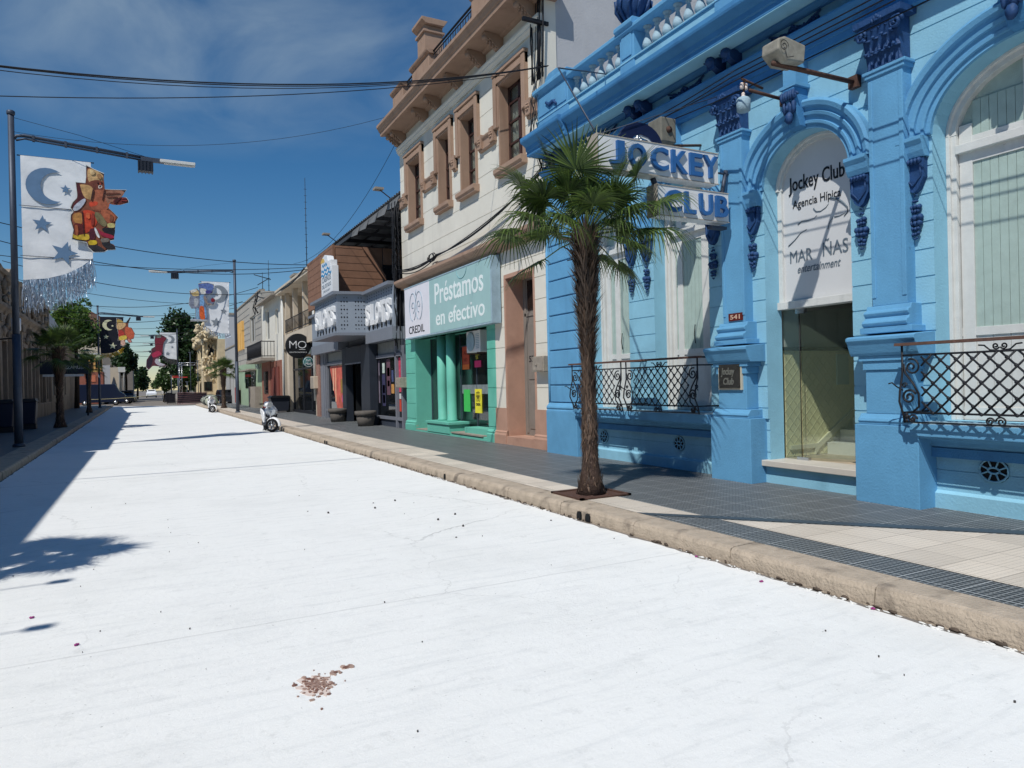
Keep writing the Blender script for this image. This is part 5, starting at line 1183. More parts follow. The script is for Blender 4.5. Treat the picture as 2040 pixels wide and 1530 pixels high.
# ------------------------------------------------------------ plain houses further on
def house(name, label_, y0, y1, h, mt, x=7.5, wins=(), door=None, ground=None, gz=3.3, extra=None):
    o = thing(name, label_, 'building', (x, (y0 + y1) / 2, .15)); sx = 1 if x > 0 else -1
    M = MB(); ops_ = [(a, b_, c, d) for a, b_, c, d in wins] + ([door] if door else []); th = .3
    zs = sorted(set([.1, h] + [z for q in ops_ for z in (q[2], q[3])]))
    for a, b_ in zip(zs[:-1], zs[1:]):
        for s0, s1 in sub_intervals(y0, y1, [(q[0], q[1]) for q in ops_ if q[2] < b_ - 1e-6 and q[3] > a + 1e-6]): M.box(x, x + sx * th, s0, s1, a, b_)
    M.box(x + sx * th, x + sx * 8, y0, y0 + .2, .1, h); M.box(x + sx * th, x + sx * 8, y1 - .2, y1, .1, h); M.box(x + sx * th, x + sx * 8, y0 + .2, y1 - .2, h - .5, h - .3); M.box(x + sx * 7.8, x + sx * 8, y0, y1, .1, h)
    M.build('wall', mt, o)
    M = MB(); M.box(x - sx * .08, x + sx * .3, y0, y1, h, h + .12); M.build('coping', G['concrete'], o)
    for (a, b_, c, d) in wins:
        M = MB(); M.box(x + sx * .12, x + sx * .2, a, a + .07, c, d); M.box(x + sx * .12, x + sx * .2, b_ - .07, b_, c, d); M.box(x + sx * .12, x + sx * .2, a, b_, d - .07, d); M.box(x + sx * .12, x + sx * .2, a, b_, c, c + .07); M.box(x + sx * .12, x + sx * .2, (a + b_) / 2 - .03, (a + b_) / 2 + .03, c, d)
        wq = M.build('window', G['frame'], o); M = MB(); M.box(x + sx * .16, x + sx * .18, a, b_, c, d); M.build('pane', G['pane'], wq)
    if door:
        a, b_, c, d = door; M = MB(); M.box(x + sx * .15, x + sx * .22, a, b_, c, d); q = M.build('door', G['barkd'], o); M = MB(); M.blob((x + sx * .13, a + .15, 1.2), .04); M.build('handle', G['chrome'], q)
    return o
o = house('white_house', 'narrow white house with an overhanging balcony past the restaurant', 44.9, 53.0, 7.5, G['white'], wins=[(46, 47.2, 5.0, 6.6), (49.5, 51.3, 4.9, 6.9)])
M = MB(); M.box(7.44, 7.5, 45.0, 49.0, .15, 3.3); M.box(7.4, 7.5, 49.1, 52.9, .15, 3.4); M.build('brick_facing', mat('red brick facing', (136, 90, 76), .85, .25, 6, .4, 30), o)
M = MB(); M.box(7.36, 7.44, 45.6, 46.8, .2, 2.9); M.box(7.36, 7.44, 47.2, 48.6, .2, 2.9); M.build('shutter_doors', mat('red brown shutter', (118, 62, 52), .7, .2, 9), o); M = MB(); M.box(7.36, 7.42, 50, 51.8, 1.2, 2.7); M.build('pane', G['pane'], o)
M = MB(); M.prism([(7.5, 7.55), (6.9, 7.35), (6.9, 7.25), (7.5, 7.4)], 44.9, 52); M.build('eaves', G['concrete'], o)
M = MB(); M.box(6.6, 7.5, 47.5, 55.0, 3.35, 3.55); q = M.build('balcony_slab', G['concrete'], o); M = MB()
for z in (3.65, 4.6): M.tube([(7.5, 47.6, z), (6.65, 47.6, z), (6.65, 54.9, z), (7.5, 54.9, z)], .03, 4)
for i in range(36): y = 47.6 + i * .2; M.tube([(6.65, y, 3.6), (6.65, y, 4.6)], .014, 4)
for i in range(5): x = 6.65 + i * .2; M.tube([(x, 47.6, 3.6), (x, 47.6, 4.6)], .014, 4)
M.build('balcony_railing', G['iron'], q)
gb = mat('grey concrete block wall', (168, 164, 156), .9, .1, 2, .3, 30, dirt=((130, 126, 120), .5)); o = house('block_house', 'grey block faced two storey house with tall yellow louvres and a green ground floor', 53.2, 69.2, 8.6, gb, wins=[(56.4, 59.5, 5.2, 7.2)])
M = MB()
for k in range(9):
    z = 4.0 + k * .5; M.box(7.485, 7.5, 53.3, 56.3, z, z + .02); M.box(7.485, 7.5, 59.6, 69, z, z + .02)
M.build('block_joints', G['pole'], o)
for i in range(4): M = MB(); M.box(7.3, 7.5, 63.2 + i * 1.4, 63.9 + i * 1.4, 4.9, 7.3); M.build('yellow_louvre', mat('ochre louvre', (226, 178, 104), .7, .08), o)
M = MB(); M.box(7.46, 7.5, 53.4, 69, .15, 3.6); q = M.build('green_ground_floor', mat('pale green render', (150, 172, 146), .8, .08, 2), o); M = MB(); M.box(7.42, 7.46, 56.5, 62.5, 1.6, 2.9); M.build('pane', G['pane'], q)
M = MB(); M.box(7.0, 7.46, 53.6, 57.2, .15, 1.7); M.build('stone_box', G['concrete'], q); text('NIU', (56.5, 53.8, 3.0, 3.4), 'W', 7.46, G['pole'], q, bold=.02)
M = MB(); M.box(6.9, 7.5, 56, 63, 2.95, 3.05); M.build('window_hood', G['concrete'], q)
o = house('low_grey_house', 'low pale grey house between the block house and the cream theatre', 69.4, 79.5, 5.6, mat('pale grey render', (170, 170, 168), .85, .08, 1.5), wins=[(71, 72.5, 1.5, 3.2)], door=(74.5, 75.8, .15, 2.8))
o = thing('rooftop_wall', 'tall grey side wall with rusty streaks above the low grey house', 'building', (8, 80, .15)); M = MB(); M.box(7.6, 15, 79.6, 80.4, .1, 9.4); M.build('wall', G['grey'], o); M = MB(); M.box(7.5, 15, 79.5, 80.5, 9.4, 9.6); M.build('coping', G['concrete'], o)
# cream theatre
TH = thing('theatre', 'ornate cream theatre facade with heavy carved cornice at the end of the right side', 'building', (7.0, 98, .15)); cream = mat('cream stucco', (206, 190, 158), .85, .16, 1.2, .5, 12, dirt=((150, 134, 108), .7), streak=1)
M = MB(); M.box(7.0, 16, 82, 116, .1, 7.0); M.box(5.6, 7.0, 84, 86, .1, 7.2); M.box(6.6, 7.0, 83, 116, 4.4, 4.7); M.build('wall', cream, TH)
M = MB(); M.prism([(7, 7.0), (6.2, 7.2), (6.0, 7.5), (6.0, 7.7), (7, 7.9)], 82, 116); M.box(5.4, 7.2, 83.6, 86.4, 7.2, 7.5); M.build('cornice', cream, TH)
M = MB(); M.prism([(6.6, 7.8), (6.6, 8.6), (6.9, 9.4), (7.6, 9.9), (8.4, 9.2), (8.8, 7.8)], 83, 84.2)
M.prism([(84, 7.8), (90, 8.4), (97, 9.2), (100, 11), (103, 9.2), (110, 8.4), (116, 7.8)], 6.8, 7.3, 'x')
for i in range(90): M.blob((rnd(5.6, 7.2), 83.9 + rnd(-.1, .1), rnd(2.6, 7.4)), (rnd(.06, .2), .15, rnd(.08, .3)), 6, .3, 4)
for i in range(120):
    y = rnd(82, 116); M.blob((6.5 + rnd(-.5, .3), y, 7.6 + rnd(-.3, 1.1)), (rnd(.15, .4), rnd(.2, .6), rnd(.12, .4)), 6, .3, 4)
for i in range(40): M.blob((rnd(5.0, 7.2), 83.4, rnd(6.9, 8.6)), (rnd(.15, .3), .3, rnd(.12, .3)), 6, .3, 4)
M.build('carved_pediment', cream, TH)
for i in range(9): y = 85 + i * 3.6; M = MB(); M.lathe([(.32, .9), (.26, 1.2), (.24, 4.2), (.34, 4.4)], (6.7, y, 0), 10); M.lathe([(.28, 4.7), (.22, 4.9), (.2, 6.5), (.3, 7.0)], (6.7, y, 0), 10); M.build('column', cream, TH)
for i in range(8):
    y = 86.8 + i * 3.6; M = MB(); M.box(6.94, 7.0, y - .6, y + .6, 1.2, 3.8); M.box(6.94, 7.0, y - .5, y + .5, 5.0, 6.5); M.build('opening', G['pane'], TH)
M = MB(); M.box(5.58, 5.6, 84.3, 85.7, 5, 6.5); M.box(6.2, 6.8, 83.95, 83.99, 5.2, 6.4); M.box(5.7, 6.5, 83.95, 83.99, 1.4, 2.4); M.build('opening', G['pane'], TH)
# ------------------------------------------------------------ west side: old dark facades
old = mat('grimy old plaster', (142, 128, 112), .95, .22, 1.1, .5, 25, dirt=((80, 72, 66), .7), streak=1)
def oldhouse(name, label_, y0, y1, h, orn):
    o = thing(name, label_, 'building', (-5.7, (y0 + y1) / 2, .15)); x = -5.7; M = MB(); n = max(2, round((y1 - y0) / 3.0)); pit = (y1 - y0) / n
    ops_ = []
    for i in range(n):
        c = y0 + (i + .5) * pit; ops_.append((c - .6, c + .6, .2 if i % 3 == 1 else 1.2, 4.0))
    zs = sorted(set([.1, h] + [z for q in ops_ for z in (q[2], q[3])]))
    for a, b_ in zip(zs[:-1], zs[1:]):
        for s0, s1 in sub_intervals(y0, y1, [(q[0], q[1]) for q in ops_ if q[2] < b_ - 1e-6 and q[3] > a + 1e-6]): M.box(x - .35, x, s0, s1, a, b_)
    M.box(x - 8, x - .35, y0, y0 + .3, .1, h); M.box(x - 8, x - .35, y1 - .3, y1, .1, h); M.box(x - 8, x - .35, y0, y1, h - .9, h - .7); M.build('wall', old, o)
    M = MB(); M.prism([(x - .2, 5.1), (x + .02, 5.1), (x + .1, 5.3), (x + .3, 5.45), (x + .3, 5.6), (x - .2, 5.7)], y0, y1); M.prism([(x, .12), (x + .1, .12), (x + .1, .9), (x + .04, 1.0), (x, 1.0)], y0, y1); M.prism([(x - .2, h - .02), (x + .12, h - .02), (x + .2, h + .12), (x - .2, h + .2)], y0, y1); M.build('cornice', old, o)
    for i in range(n + 1):
        y = y0 + i * pit; M = MB(); M.box(x, x + .16, max(y0, y - .22), min(y1, y + .22), 1.0, 4.95); M.box(x, x + .24, max(y0, y - .28), min(y1, y + .28), 4.75, 5.1); M.box(x, x + .1, max(y0, y - .3), min(y1, y + .3), 5.7, h); M.build('pilaster', old, o)
    for (a, b_, c, d) in ops_:
        M = MB(); M.box(x - .22, x - .18, a, b_, c, d); M.build('shutter', G['barkd'], o); M = MB(); M.box(x, x + .06, a - .15, a, c, d + .15); M.box(x, x + .06, b_, b_ + .15, c, d + .15); M.box(x, x + .1, a - .15, b_ + .15, d, d + .2); M.build('window_surround', old, o)
    if orn:
        M = MB()
        for i in range(int((y1 - y0) * 5)):
            y = rnd(y0 + .3, y1 - .3); M.blob((x + .1, y, rnd(4.1, h + .1)), (.12, rnd(.1, .3), rnd(.08, .3)), 6, .35, 4)
        for k in range(n):
            c = y0 + (k + .5) * pit; M.prism([(c - 1.2, h + .15), (c - 1.0, h + .28), (c - .4, h + .35 + .22 * (k % 2)), (c, h + .42 + .2 * (k % 2)), (c + .4, h + .35 + .22 * (k % 2)), (c + 1.0, h + .28), (c + 1.2, h + .15)], x - .25, x, 'x')
        M.build('carved_relief', old, o)
    return o
oldhouse('old_hall', 'grimy ornate old hall in shade along the left pavement', 19.0, 55.8, 7.1, True)
oldhouse('old_house', 'shaded old house on the left pavement behind the viewer', -16.0, 18.8, 6.7, False)
o = house('side_house', 'low shaded house with a sloping roofline beyond the old hall on the left', 56.2, 80, 5.5, old, x=-5.9, wins=[(60, 61.4, 1.4, 3.6), (68, 69.4, 1.4, 3.6)]); M = MB(); M.prism([(56.3, 5.6), (56.3, 7.4), (64, 6.8), (79, 5.9), (79, 5.6)], -6.4, -5.9, 'x'); M.build('sloping_parapet', G['grey'], o)
for (x, y, lab) in ((-4.55, 28.2, 'white cylindrical wall lantern nearest the camera on the old hall'), (-4.1, 30.8, 'white cylindrical wall lantern just right of the first lamp post')):
    o = thing('wall_lantern', lab, 'lantern', (x, y, 3.6), 'white lanterns on the old hall'); M = MB(); M.lathe([(.13, 3.86), (.15, 3.88), (.15, 4.30), (.13, 4.32)], (x, y, 0), 16); M.build('lamp_shade', G['plasticw'], o); M = MB(); M.tube([(x, y, 3.88), (x - .05, y, 3.6), (-5.6, y, 3.45)], .03, 5); M.lathe([(.03, 4.32), (.01, 4.42)], (x, y, 0), 8); M.build('bracket', G['iron'], o)
for i, (y, lab) in enumerate(((4.2, 'floodlight arm high on the nearer old house, lower of two'), (2.9, 'floodlight arm high on the nearer old house, nearer the camera'))):
    o = thing('facade_floodlight', lab, 'floodlight', (-5.6, y, 6.4), 'floodlight arms on the near old house'); M = MB(); M.tube([(-5.7, y, 6.2), (-4.75, y, 6.4)], .01, 5); M.build('arm', G['iron'], o); M = MB(); M.box(-4.8, -4.66, y - .05, y + .05, 6.38, 6.44); M.build('lamp_housing', G['plasticd'], o)
o = thing('awning_sign', 'dark fascia board with pale letters over the left pavement behind the palm', 'sign', (-4, 50, 2.4)); M = MB(); M.box(-5.6, -3.06, 50, 50.15, 2.7, 3.46); M.build('board', mat('navy fascia', (30, 38, 54), .5, .1), o); text('LIZAMUSA', (-4.35, -3.2, 3.0, 3.2), 'S', 50, G['frame'], o, ext=.01); M = MB(); M.box(-5.4, -3.3, 49.9, 50.0, 2.55, 2.68); M.build('canopy_edge', G['frame'], o); M = MB(); M.tube([(-3.15, 50.1, .15), (-3.15, 50.1, 2.7)], .05, 6); M.build('post', G['iron'], o)
# far west buildings
o = house('far_plain_house', 'pale grey plain building far down the left side', 112, 122, 5.2, G['grey'], x=-4.3, wins=[(114, 115, 1.5, 3)]); M = MB(); M.box(-4.3, -3.2, 112.0, 122, .1, 4.9) ; M.build('front_wall', beige, o); M = MB(); M.prism([(-4.2, 2.4), (-3.9, 3.6), (-3.6, 2.4)], 111.9, 112); M.build('painted_arch', G['pole'], o); M = MB()
for x in (-3.15, -2.6): M.lathe([(.12, .1), (.1, 4.6), (.2, 4.9)], (x, 111, 0), 10)
M.box(-3.3, -2.45, 110.8, 111.2, 4.2, 4.9); M.build('white_portico', G['frame'], o)
o = thing('ochre_house', 'small ochre house top peeping between left trees', 'building', (-5.6, 104, .15)); M = MB(); M.box(-6.8, -5.0, 104, 108, .1, 6.3); M.build('wall', mat('ochre render', (226, 180, 110), .8, .08), o); M = MB(); [M.box(-6.6 + i * .5, -6.4 + i * .5, 103.95, 104, 4.6, 5.8) for i in range(4)]; M.build('window', G['pane'], o); M = MB(); M.box(-6.9, -4.9, 103.8, 108, 6.3, 6.5); M.build('coping', G['frame'], o)
o = thing('brick_house', 'low reddish house behind the parked blue vehicles', 'building', (-6, 100, .15)); M = MB(); M.box(-9, -4.6, 100, 103.5, .1, 4.0); M.build('wall', mat('dull red render', (150, 92, 76), .8, .2), o); M = MB(); M.box(-6.4, -5.4, 99.95, 100, 2.8, 3.6); M.build('window', mat('orange sign print', (206, 120, 90), .6), o)
o = thing('grey_annex', 'tall grey annex wall behind the left trees', 'building', (-2.5, 135, .15)); M = MB(); M.box(-6, -1.8, 130, 142, .1, 7.4); M.build('wall', mat('dull grey render', (128, 122, 116), .9, .1), o); M = MB(); M.box(-6.1, -1.7, 129.9, 142, 7.4, 7.6); M.build('coping', G['concrete'], o)
o = thing('gabled_roof', 'distant brown gabled roof above the dark banner', 'building', (-14, 190, .15)); M = MB(); M.box(-18, -6, 190, 200, .1, 16.5); M.build('wall', beige, o); M = MB(); M.prism([(-19, 16.5), (-12, 21.0), (-5, 16.5)], 189, 201); M.build('roof', mat('brown roof tile', (120, 92, 80), .9, .2), o)
# ------------------------------------------------------------ street lamps with carnival banners
def lamp(x, y, sg, label_, reach=4.55, h=9.15):
    o = thing('street_lamp', label_, 'street lamp', (x, y, .15), 'street lamps with banners')
    M = MB(); M.tube([(x, y, .15), (x, y, 3.2)], .105, 12, True, .10); M.tube([(x, y, 3.2), (x, y, h)], .085, 12, True, .075); M.lathe([(.085, h), (.10, h + .02), (.10, h + .1), (.08, h + .12)], (x, y, 0), 10); M.lathe([(.15, .15), (.15, .2), (.115, .24)], (x, y, 0), 12); M.build('pole', G['pole'], o)
    z = h - .55; e = x + sg * (reach - 1.15)
    M = MB(); M.tube([(x + sg * .05, y, z - .08), (x + sg * .12, y, z), (x + sg * .3, y, z + .03), (e, y, z - .22)], .045, 8); M.tube([(x + sg * .1, y, z - .12), (x + sg * .3, y, z - .05), (e, y, z - .30)], .028, 6); M.box(min(e - .3, e + .3), max(e - .3, e + .3), y - .05, y + .05, z - .31, z - .19)
    for k in range(4): M.box(x + sg * (.5 + k * .75) - .03, x + sg * (.5 + k * .75) + .03, y - .06, y + .06, z - .1 - k * .055, z + .05 - k * .055)
    M.build('arm', G['pole'], o)
    a, b_ = sorted((e + sg * .2, e + sg * 1.15)); M = MB(); M.box(a, b_, y - .11, y + .11, z - .30, z - .21); M.box(a + .1, b_ - .05, y - .08, y + .08, z - .32, z - .30); M.build('lamp_head', G['frame'], o, bevel=.015)
    f = e - sg * .18; M = MB(); M.box(f - .2, f + .2, y - .16, y + .1, z - .62, z - .36)
    for k in range(5): M.box(f - .2 + k * .09, f - .17 + k * .09, y - .18, y + .12, z - .64, z - .34)
    M.box(f - .17, f + .17, y - .02, y + .02, z - .36, z - .28); M.build('floodlight', G['plasticd'], o)
    M = MB(); M.tube([(x, y, h - .05), (x + sg * 1.6, y, z + .22), (e - .05, y, z - .2)], .006, 4); M.build('stay_wire', G['wire'], o)
    return o
lamp(-3.08, 23.12, 1, 'tall grey lamp post with the white clown banner at far left')
lamp(4.85, 44.73, -1, 'tall grey lamp post on the right kerb carrying the drummer banner')
lamp(-3.66, 73.0, 1, 'lamp post behind the dark banner on the left side', h=9.2)
lamp(3.75, 100.0, -1, 'lamp post with the red figure banner beyond the white road', reach=4.2, h=9.3)
lamp(3.9, 132.0, -1, 'far lamp post over the asphalt, second beyond the white road', reach=4.2, h=10.2); lamp(3.9, 165.0, -1, 'farthest lamp post on the right of the street', reach=4.2, h=10.6)
sd = mat('grey blue printed motif', (96, 126, 158), .6, .08, 5); cloth = mat('white banner cloth', (226, 229, 232), .75, .05, 2.5, .25, 9)
def star(cx, cz, r, rot=0): return [(cx + (r if i % 2 == 0 else r * .42) * math.sin(rot + i * math.pi / 5), cz + (r if i % 2 == 0 else r * .42) * math.cos(rot + i * math.pi / 5)) for i in range(10)]
def crescent(cx, cz, r, open_=1, n=18):
    r = r * 1.05; r2, d = r * .80, r * .48; xi = (d * d + r * r - r2 * r2) / (2 * d); a0 = math.acos(xi / r); b0 = math.acos((xi - d) / r2)
    P_ = [(r * math.cos(a0 + (2 * math.pi - 2 * a0) * i / n), r * math.sin(a0 + (2 * math.pi - 2 * a0) * i / n)) for i in range(n + 1)]
    P_ += [(d + r2 * math.cos(2 * math.pi - b0 - (2 * math.pi - 2 * b0) * i / n), r2 * math.sin(2 * math.pi - b0 - (2 * math.pi - 2 * b0) * i / n)) for i in range(1, n)]
    return [(cx + open_ * x, cz + z) for x, z in P_]
def rounded(p, it=2):
    for _ in range(it):
        q = []; n = len(p)
        for i in range(n):
            a, b = p[i], p[(i + 1) % n]; q += [(a[0] * .78 + b[0] * .22, a[1] * .78 + b[1] * .22), (a[0] * .22 + b[0] * .78, a[1] * .22 + b[1] * .78)]
        p = q
    return p
def banner(nm, label_, y, poly, motifs, cl, mt, fringe, fm, fig, tube_z=(), figbase=(128, 74, 54)):
    o = thing(nm, label_, 'banner', (poly[0][0], y, min(p[1] for p in poly)), 'carnival banners')
    # cloth with soft folds : grid clipped by a column-wise bottom edge
    xs = [p[0] for p in poly]; x0, x1 = min(xs), max(xs); zt = max(p[1] for p in poly)
    def bottom(x):
        best = None; n = len(poly)
        for i in range(n):
            a, b_ = poly[i], poly[(i + 1) % n]
            if min(a[0], b_[0]) - 1e-6 <= x <= max(a[0], b_[0]) + 1e-6 and abs(a[0] - b_[0]) > 1e-4:
                z = a[1] + (b_[1] - a[1]) * (x - a[0]) / (b_[0] - a[0]); best = z if best is None else min(best, z)
        return best if best is not None else zt
    M = MB(); nx, nz = 24, 30; vs = []
    for i in range(nx + 1):
        x = x0 + (x1 - x0) * i / nx; xb_ = min(max(x, x0 + 1e-4), x1 - 1e-4); zb = bottom(xb_)
        for j in range(nz + 1):
            z = zt + (zb - zt) * j / nz; vs.append((x, y + .006 * math.sin(z * 9 + x * 3) + .007 * math.sin(x * 7 - z * 2) * (j / nz) + .004 * math.sin(z * 23 + x * 14), z))
    M.add(vs, [(i * (nz + 1) + j, i * (nz + 1) + j + 1, (i + 1) * (nz + 1) + j + 1, (i + 1) * (nz + 1) + j) for i in range(nx) for j in range(nz)], True); bc = M.build('banner_cloth', cl, o)
    M = MB(); M.tube([(x0 - .08, y + .03, zt), (x1 + .08, y + .03, zt)], .018, 5)
    for z in tube_z: M.tube([(x0 - .05, y - .02, z), (x1, y - .02, z - .02)], .009, 5)
    M.build('banner_rod', G['pole'], o)
    for k, p in enumerate(motifs): M = MB(); M.prism(p, y - .032, y - .027); M.build('crescent' if k == 0 else 'star', mt, o)
    if fringe:
        M = MB(); L_, nF = fringe
        for i in range(nF):
            x = x0 + (x1 - x0) * (i + rnd(-.5, .5)) / nF; z = bottom(min(max(x, x0 + .001), x1 - .001)); pts = [(x, y, z)]; px_, pz = x, z
            for q in range(5): px_ += rnd(-.035, .045); pz -= L_ / 5 * rnd(.4, 1.1); pts.append((px_, y + rnd(-.05, .05), pz))
            w_ = rnd(.002, .0065); v = []
            for p in pts: v += [(p[0] - w_, p[1], p[2]), (p[0] + w_, p[1] + rnd(-.01, .01), p[2])]
            M.add(v, [(2 * q, 2 * q + 1, 2 * q + 3, 2 * q + 2) for q in range(5)])
        M.build('tinsel_fringe', fm, o)
    if fig:
        A, outl, patches = fig; W = lambda u, v: (A[0] + A[1] * u + A[2] * v, A[3] + A[4] * u + A[5] * v)
        def earcut(poly_, y0_, y1_): M = MB(); M.prism(poly_, y0_, y1_); return M
        c = (sum(p[0] for p in outl) / len(outl), sum(p[1] for p in outl) / len(outl))
        M = earcut([W(c[0] + (p[0] - c[0]) * 1.025, c[1] + (p[1] - c[1]) * 1.02) for p in outl], y - .11, y - .09); f = M.build('cutout_figure', G['frame'], o)
        M = earcut([W(*p) for p in outl], y - .113, y - .11); M.build('figure_outline', mat('dark figure outline', (40, 26, 30), .6, .2), f)
        M = earcut([W(c[0] + (p[0] - c[0]) * .97, c[1] + (p[1] - c[1]) * .975) for p in rounded(outl, 1)], y - .116, y - .113); M.build('figure_base', mat('mixed figure paint %d' % int(abs(y)), figbase, .6, .45, 5), f)
        for k, (col, p) in enumerate(patches):
            pc = (sum(q[0] for q in p) / len(p), sum(q[1] for q in p) / len(p)); M = earcut([W(pc[0] + (q[0] - pc[0]) * 1.08, pc[1] + (q[1] - pc[1]) * 1.08) for q in rounded(p)], y - .119 - .0006 * k, y - .116); M.build('figure_patch', mat('figure paint %d %d %d' % col, col, .6, .42, 9), f)
        M = MB(); M.tube([(W(*c)[0], y - .1, W(*c)[1]), (W(*c)[0] - .1, y + .03, W(*c)[1])], .015, 4); M.build('figure_stay', G['pole'], o)
    return o
silver = mat('silver tinsel', (176, 190, 206), .35, .2, 30, metal=.55); gold = mat('gold tinsel', (196, 156, 40), .3, .3, 20, metal=.6)
CL_OUT = [(490,205),(600,265),(735,325),(730,400),(740,470),(745,545),(820,550),(1045,560),(990,640),(970,665),(1040,665),(1075,710),(1075,740),(960,770),(870,765),(800,740),(785,800),(860,870),(930,945),(895,1000),(885,1130),(870,1260),(815,1270),(820,1320),(885,1350),(895,1400),(780,1400),(740,1425),(590,1420),(520,1350),(500,1280),(300,1230),(320,1100),(280,960),(285,890),(320,850),(280,790),(310,720),(375,650),(350,440),(480,455),(490,370)]
CL_X = [((60,26,30),[(640,452),(664,448),(664,460),(642,464)]),((60,26,30),[(690,446),(710,444),(710,456),(692,458)]),((176,70,52),[(672,462),(692,460),(694,478),(674,480)]),((70,28,32),[(880,705),(960,668),(985,664),(890,760)]),((132,54,52),[(985,672),(1050,676),(1062,690),(985,692)]),((132,54,52),[(985,700),(1060,704),(1064,722),(985,718)]),((96,54,42),[(760,600),(960,600),(950,615),(770,625)]),((96,54,42),[(780,650),(930,650),(900,668),(790,672)]),((226,190,140),[(540,260),(600,280),(610,330),(550,340)]),((150,112,76),[(640,330),(700,340),(700,400),(650,390)]),((214,100,60),[(480,880),(540,870),(540,960),(490,940)]),((140,50,38),[(560,900),(600,880),(600,1040),(560,1060)]),((150,80,50),[(330,1040),(380,1045),(385,1180),(350,1180)]),((60,24,28),[(430,860),(448,862),(470,1180),(455,1182)]),((130,76,54),[(820,900),(870,930),(850,1010),(810,1000)]),((70,40,36),[(580,540),(600,560),(570,700),(552,690)]),((70,40,36),[(740,545),(752,560),(720,700),(708,690)])]
CL_P = [((196,160,112),[(510,230),(715,330),(715,420),(640,480),(520,440)]),((112,60,46),[(520,440),(640,410),(722,440),(722,530),(660,570),(600,540)]),((200,190,180),[(655,490),(700,478),(712,520),(660,535)]),((60,34,34),[(665,500),(695,494),(700,512),(670,520)]),
((190,150,100),[(400,470),(570,500),(590,620),(560,690),(460,650),(400,560)]),((84,34,40),[(352,452),(400,470),(430,600),(480,680),(330,790),(290,780),(380,660)]),((160,92,66),[(590,560),(740,560),(800,600),(820,700),(780,840),(560,830),(560,690)]),((150,104,84),[(740,560),(1030,572),(960,680),(830,730),(780,740)]),((104,40,40),[(870,700),(960,662),(1050,672),(1062,730),(960,745),(870,750)]),
((200,72,46),[(530,720),(650,715),(640,770),(540,790)]),((190,66,40),[(440,830),(600,860),(640,950),(620,1060),(460,1170),(440,1000)]),((182,128,70),[(300,890),(430,860),(440,1030),(330,1000)]),((96,32,30),[(320,1010),(450,1030),(470,1180),(340,1190)]),((172,96,66),[(680,850),(800,840),(900,940),(870,1020),(780,1020)]),((120,110,78),[(600,870),(680,880),(780,1030),(740,1080),(640,1000)]),
((190,178,116),[(780,1030),(880,1030),(885,1095),(790,1090)]),((26,26,32),[(690,1090),(885,1100),(880,1195),(780,1200)]),((150,34,60),[(640,1080),(700,1150),(870,1205),(860,1250),(700,1210)]),((196,164,52),[(322,1150),(342,1190),(520,1160),(530,1260),(312,1225)]),((84,30,44),[(530,1110),(600,1090),(620,1180),(600,1250),(540,1250)]),((206,176,44),[(520,1262),(630,1262),(640,1320),(530,1330)]),((44,42,48),[(520,1330),(640,1330),(740,1400),(720,1420),(590,1410)]),((120,112,104),[(690,1240),(800,1240),(810,1290),(700,1300)]),((40,40,46),[(690,1300),(810,1300),(890,1370),(880,1395),(780,1395)]),((178,182,194),[(312,815),(340,760),(440,680),(480,680),(470,730),(400,820),(340,840)]),((214,214,214),[(600,1090),(620,1085),(680,1220),(660,1230),(625,1180)])]
banner('banner', 'white banner with crescent, stars and an orange clown cutout on the nearest left lamp post', 23.12, [(-2.89, 8.09), (-1.24, 8.08), (-1.24, 5.38), (-1.5, 5.14), (-1.9, 4.9), (-2.35, 4.75), (-2.89, 4.69)],
       [crescent(-2.28, 7.30, .48, 1), star(-1.86, 7.26, .13), star(-2.43, 6.25, .24, .1), star(-1.93, 5.48, .34, .3)], cloth, sd, (1.0, 420), silver, ((-2.204174, 0.001773, -4.2e-05, 8.267646, 0.000217, -0.002006), CL_OUT, CL_P + CL_X), (6.72, 5.35))
AR = (-2.592005, 0.005186, -0.00012, 8.738779, 0.000238, -0.005611); WR = lambda u, v: (AR[0] + AR[1] * u + AR[2] * v, AR[3] + AR[4] * u + AR[5] * v)
DR_OUT = [(1055,225),(1150,215),(1215,235),(1200,320),(1140,345),(1155,425),(1185,380),(1205,370),(1230,395),(1215,440),(1160,450),(1130,430),(1140,580),(1155,600),(1150,615),(975,608),(980,592),(1025,585),(1025,480),(985,480),(960,440),(965,380),(975,350),(965,300),(1040,275),(1065,300)]
DR_P = [((92,112,168),[(1058,232),(1150,220),(1212,240),(1198,300),(1130,290),(1062,262)]),((206,204,196),[(1070,270),(1140,282),(1130,332),(1080,332)]),((70,70,130),[(1130,292),(1200,302),(1180,325),(1132,328)]),((120,160,200),[(1070,340),(1120,340),(1112,460),(1070,470)]),((140,126,120),[(1110,345),(1138,370),(1150,428),(1190,428),(1190,442),(1140,440),(1110,390)]),((130,34,50),[(1185,385),(1205,375),(1226,395),(1215,415),(1190,415)]),((196,172,120),[(975,312),(1040,284),(1060,320),(1058,350),(1000,355)]),((214,212,204),[(972,296),(1038,280),(1040,300),(985,320)]),((126,132,148),[(965,400),(990,360),(1050,360),(1070,410),(1050,470),(1000,480),(965,450)]),((172,176,180),[(1010,380),(1045,378),(1055,420),(1040,460),(1010,455)]),((130,168,196),[(1030,482),(1062,482),(1060,592),(1030,590)]),((208,96,48),[(1066,460),(1110,460),(1130,592),(1070,592)]),((110,150,190),[(1112,460),(1134,480),(1140,572),(1126,592)]),((200,206,212),[(982,592),(1150,602),(1150,610),(980,604)])]
sm = mat('grey printed motif', (130, 138, 146), .6, .1, 5)
